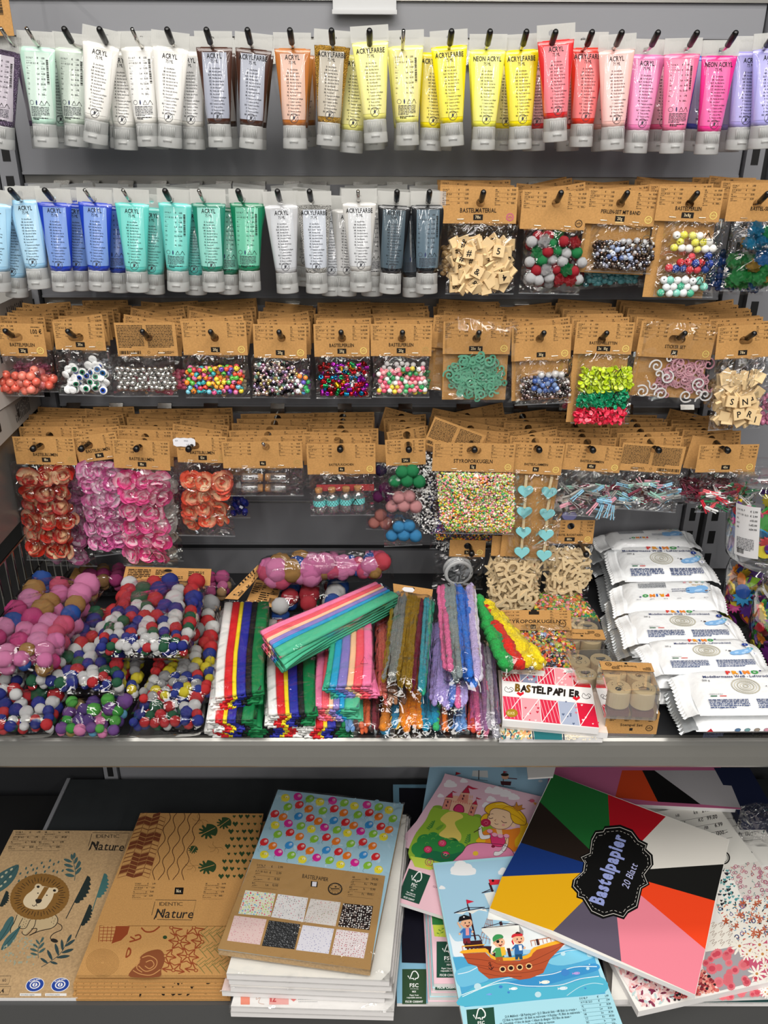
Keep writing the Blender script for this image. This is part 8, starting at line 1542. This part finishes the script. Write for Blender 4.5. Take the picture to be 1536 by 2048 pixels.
for q, cs in ((top, PKc), (bot, bc)):
    for k in range(5):
        c4 = [bil(q, k / 5 + .004, .02), bil(q, (k + 1) / 5 - .004, .02), bil(q, (k + 1) / 5 - .004, .98), bil(q, k / 5 + .004, .98)]; I.layer = 0; I.pl(c4, cs[k]); I.up()
        if k in (0, 2):
            for m in range(5): I.ln([bil(c4, m / 5, 0.02 if k == 2 or q is bot else .5), bil(c4, min(1, m / 5 + .18), .98)], 5, '#f4a4b0' if q is bot else '#f2d0d4')
        else: scatter(I, c4, ['#c82040', '#f4d8dc', '#d8304c'] if cs[k] != '#a9b4cc' else ['#8a3a4a', '#5a6a8a', '#d87a8a'], 9, 9, k, 'heart')
        I.up().ln([bil(c4, .0, 1), bil(c4, 1, 0)], 6, '#f6eef0')
I.layer = 3; I.pl([(624, 690), (960, 700), (955, 742), (624, 715)], '#f0eeee'); I.up(); 
for k in range(3): I.tx(['€ 2.99', 'zl 15.00', 'kn 24.90'][k], 650 + k * 95, 716 + k * 5, 11, '#3a2a2a', 'l', .8, .6, 3)
I.layer = 3; I.pl([(1090, 686), (1300, 698), (1302, 728), (1092, 712), (1108, 700)], '#f4f2f2'); I.up().tx('20 BLATT', 1122, 713, 15, '#4a4a4a', 'l', 1.25, .2, 3); I.layer = 3
I.pl([(632, 776), (1318, 832), (1340, 950), (634, 886)], '#f6f4f4'); I.up(); x = 0
for k, ch in enumerate('BASTELPAPIER'): I.tx(ch, 727 + k * 42 + (k > 4) * -4, 855 + k * 4.2, 48 if k % 2 else 54, '#7a5a1a' if k in (0, 2) else '#1a1414', 'l', .95, 3.2, 4)
I.layer += 1
for x, y in ((770, 880), (1200, 915)): I.pl([(x, y + 16), (x - 30, y - 4), (x - 16, y - 20), (x + 2, y - 8), (x + 24, y - 20), (x + 28, y - 2)], '#d8182c')
for x, y in ((680, 845), (1275, 895)): I.crv([(x - 32, y), (x - 20, y - 22), (x, y - 4), (x + 18, y - 18), (x + 38, y), (x + 10, y + 20), (x - 20, y + 14), (x - 32, y)], 3, '#2a2424'); I.crv([(x + 14, y - 4), (x + 30, y + 14), (x + 5, y + 18)], 3, '#2a2424')
I.layer = 4; I.el(705, 1025, 46, 32, '#a8841f', 24); I.up().tx('15X15', 672, 1036, 22, '#f0e2a0', 'l', .85, .4, 2); I.build('print', 'ink', P.obj)
# ================================================================== neighbouring bays
# left: shelf with white boxes, basket panel and wire divider
nb = thing('neighbour_shelf', 'grey shelf side and basket panel of the bay to the left', 'shelf', (-.9, -.2, .95))
MB().box((-.4, -.33, .0), (.262, .19, .012)).build('deck', 'panel_dark', nb); MB().box((.262, -.36, -.003), (.268, .08, .150)).build('side_panel', 'lip_grey', nb); MB().box((-.4, -.362, -.003), (.268, -.356, .150)).build('front_panel', 'lip_grey', nb)
wd = thing('wire_divider', 'wire mesh divider standing at the left end of the shelf', 'wire divider', (-.628, -.02, .75))
MB().box((-.004, -.5, -.004), (.004, 0, .008)).build('bottom_rail', 'lip_grey', wd)
for k in range(16): MB().tube([(0, -.012 - k * .0315, .006), (0, -.012 - k * .0315, .17)], .0018, 6).build('wire', 'chrome', wd)
MB().tube([(0, 0, .17), (0, -.49, .17)], .0022, 6).build('wire', 'chrome', wd); MB().tube([(0, 0, .09), (0, -.49, .09)], .0018, 6).build('wire', 'chrome', wd)
wb = MB().loft([[(x, y, z) for x, y in ((-.12, 0), (.12, 0), (.12, .26), (-.12, .26))] for z in (0, .002, .048, .05)]).mesh('carton', 'paper')
for k, (x, y, zz, rz, c) in enumerate(((-.735, -.29, 1.108, 3, '#b9b6b0'), (-.742, -.28, 1.161, -4, '#c9c6c0'), (-.725, -.26, 1.214, 4, '#a9a6a0'), (-.745, -.25, 1.267, -2, '#b4b0aa'))):
    o = thing('white_carton', ['lowest', 'second', 'third', 'topmost'][k] + ' whitish carton in the stack at the left edge beside the bead packs', 'carton', (x, y, zz), (0, 0, R(rz)), 'whitish cartons on the left bay'); obj('carton', wb, o, c)
    for q in range(4): I = Ink(lambda x, y, o_: (.1202 + o_, y, x)); I.rect(.016, .02 + q * .06, .030, .05 + q * .06 - (q % 2) * .012, '#3a3a3c' if q % 2 else '#d8d6d2'); 
    I = Ink(lambda x, y, o_: (.1202 + o_, y, x)); I.words(.010, .2, .03, .004, 10, '#5a5a5c', k); I.rect(.02, .05, .034, .058, '#1c1c1e'); I.rect(.015, .14, .03, .148, '#1c1c1e'); I.build('print', 'ink', o)
MB().box((-.4, -.33, 1.1 - .95), (.262, .19, 1.106 - .95)).build('upper_deck', 'panel_grey', nb)
cb_ = W(8, 30, .2); o = thing('craft_pack', 'kraft card with barcode hanging at the top left corner', 'craft pack', (cb_.x - .012, -.2, cb_.z + .03))
MB().box((-.04, -.001, -.055), (.022, 0, .05)).build('header_card', 'kraft', o); I = Ink(base=.0012); I.barcode(-.006, -.03, .018, .03, vertical=True); I.words(-.03, .03, .04, .002, 5, '#3a2a1c', 3); I.build('print', 'ink', o)
a = MB().box((-.004, -.18, .051), (.002, .2, .054)); a.build('hang_tab', 'kraft', o)
# upper storey glimpsed over the top edge
sw = thing('storage_pack', 'pale blue film wrapped pack standing above the grey top edge at the right', 'pack', (.60, .02, 1.776)); m = bag_mesh(.16, .12, .03, 5, .12); b = m.build('bag', 'film_soft', sw, True); b.location = (0, 0, 0); MB().box((-.07, -.008, .0), (.07, .008, .10)).build('filling', 'paper', sw, color='#9fc0dc')
# right: jars of foam shapes and hanging bags
rs = thing('neighbour_shelf', 'grey shelf of the bay to the right carrying the foam shape jars', 'shelf', (.95, 0, .744)); MB().box((-.308, -.512, -.02), (.4, -.02, 0)).build('deck', 'panel_dark', rs)
foam_shapes = []
for kd in range(4):
    m = MB(); n = 22; P = []
    for k in range(n):
        t = 2 * math.pi * k / n
        if kd == 0: P.append((.5 * math.cos(t), .26 * math.sin(t)))
        elif kd == 1: P.append((.4 * math.cos(t), .4 * math.sin(t)))
        elif kd == 2: q = .46 if k % 2 else .30; P.append((q * math.cos(t), q * math.sin(t)))
        else: P.append((.5 * math.cos(t), .2 * math.sin(t) * (1 + math.cos(t))))
    m.loft([[(x, y, z) for x, y in P] for z in (-.05, .05)]); foam_shapes.append(m.mesh('foam_shape', 'foam'))
FC = ['#e0303c', '#f0d020', '#2a5ab0', '#3aa03a', '#7a2a8a', '#e04a9a', '#f08a20', '#9ad03a', '#2a8ac0', '#e04a50', '#f2e04a', '#5a2a8a']
def jar(label, x, y, zb, rad, h, seed, tilt=(0, 0), lab=None, n=90):
    o = thing('foam_shape_jar', label, 'jar', (x, y, zb), (R(tilt[0]), R(tilt[1]), 0), 'clear jars of foam shapes')
    MB().lathe([(rad * .9, .001), (rad * .98, .006), (rad, .02), (rad, h - .03), (rad * .94, h - .012), (rad * .8, h - .004), (rad * .8, h)], 30, caps=False).build('jar_body', 'jar_plastic', o, True); MB().lathe([(rad * .83, h - .006), (rad * .85, h - .004), (rad * .85, h + .012), (rad * .6, h + .014)], 30).build('lid', 'jar_plastic', o, True)
    r = random.Random(seed)
    for k in range(n):
        a = r.uniform(0, 6.283); q = rad * (.86 if r.random() < .75 else r.uniform(.2, .8)); z_ = .010 + (h - .05) * (k + r.random()) / n; s = r.uniform(.026, .042)
        if q + s * .25 > rad * .98: q = rad * .98 - s * .28
        e = Matrix.Rotation(a, 3, 'Z') @ Matrix.Rotation(R(90) + r.gauss(0, .35), 3, 'Y') @ Matrix.Rotation(r.uniform(0, 6.28), 3, 'Z')
        obj('foam_shape', r.choice(foam_shapes), o, r.choice(FC), (q * math.cos(a), q * math.sin(a), z_), e.to_euler(), s)
    if lab:
        m = MB(); a0, a1 = lab; m.loft([[((rad + .0012) * math.cos(R(a0 + (a1 - a0) * k / 10)), (rad + .0012) * math.sin(R(a0 + (a1 - a0) * k / 10)), z_) for k in range(11)] for z_ in (.02, h - .035)], close=False, caps=False); m.build('paper_label', 'paper', o, True, '#d6d5d6')
        mp = lambda x_, y_, o_: ((rad + .0016 + o_) * math.cos(R(a0) + x_ / rad), (rad + .0016 + o_) * math.sin(R(a0) + x_ / rad), y_); wl = R(a1 - a0) * rad; I = Ink(mp)
        for k, (p, q_, v) in enumerate((('D E NL P', '€', '2.99'), ('A F I SK SLO', '€', '2.99'), ('PL', 'zl', '15.00'), ('RO', 'Lei', '12.00'), ('HR', 'kn', '24.90'))): zz = h - .046 - k * .0085; I.text(p, .004, zz, .0032, '#2a2a2e', 'l', .8, .4); I.text(q_, wl * .66, zz, .0034, '#1a1a1e', 'c', .8, .8); I.text(v, wl - .004, zz, .0036, '#1a1a1e', 'r', .8, 1)
        I.words(.005, h - .098, wl * .7, .0016, 8, '#5a5a60', seed); I.barcode(.006, .026, wl * .3, .010); I.build('print', 'ink', o)
    return o
jar('foam shape jar on top at the right edge with a white price label', .690, -.19, .885, .058, .155, 1, (0, -8), (204, 246), 100)
jar('foam shape jar without label lowest behind the top jar', .695, -.20, .745, .058, .135, 4, (0, 0), None, 80)
jar('foam shape jar lying in the middle of the right edge with a red ribbon', .700, -.318, .750, .060, .150, 2, (9, -5), None, 100)
jar('front foam shape jar with a price label beside the clay bars', .690, -.452, .75, .055, .11, 3, (4, -4), (196, 240), 80)
a0_ = Vector((.640, -.375, .855)); MB().tube([a0_ + Vector((0, 0, 0)), a0_ + Vector((.008, -.01, .02)), a0_ + Vector((.03, -.014, .045)), a0_ + Vector((.06, -.01, .05))], .0022, 6).build('ribbon', 'matte', None, True, '#c8202c'); rb = [o for o in bpy.data.objects if o.name == 'ribbon'][0]; tag(rb, 'red ribbon loop on the middle foam shape jar', 'ribbon')
pk = thing('film_bag', 'crinkled clear bag with pink contents hanging at the right edge beside the letter tiles', 'bag', W(1528, 700, .14)); m = bag_mesh(.09, .13, .012, 9, 0); m.build('bag', 'film_wild', pk, True); f = obj('filling', lump(), pk, '#c87a9a', (.01, .002, -.03), None, (.08, .08, .1)); f['kind'] = 'stuff'
dk2 = thing('film_bag', 'dark blue and red film bags tucked under the shelf at the right end', 'bag', (.79, -.18, .2)); MB().box((-.03, -.04, 0), (.05, .12, .07)).build('filling', 'paper', dk2, color='#1a2240'); m = bag_mesh(.10, .14, .03, 4, .13); b = m.build('bag', 'film_wild', dk2, True); b.location = (.0, -.06, .0)
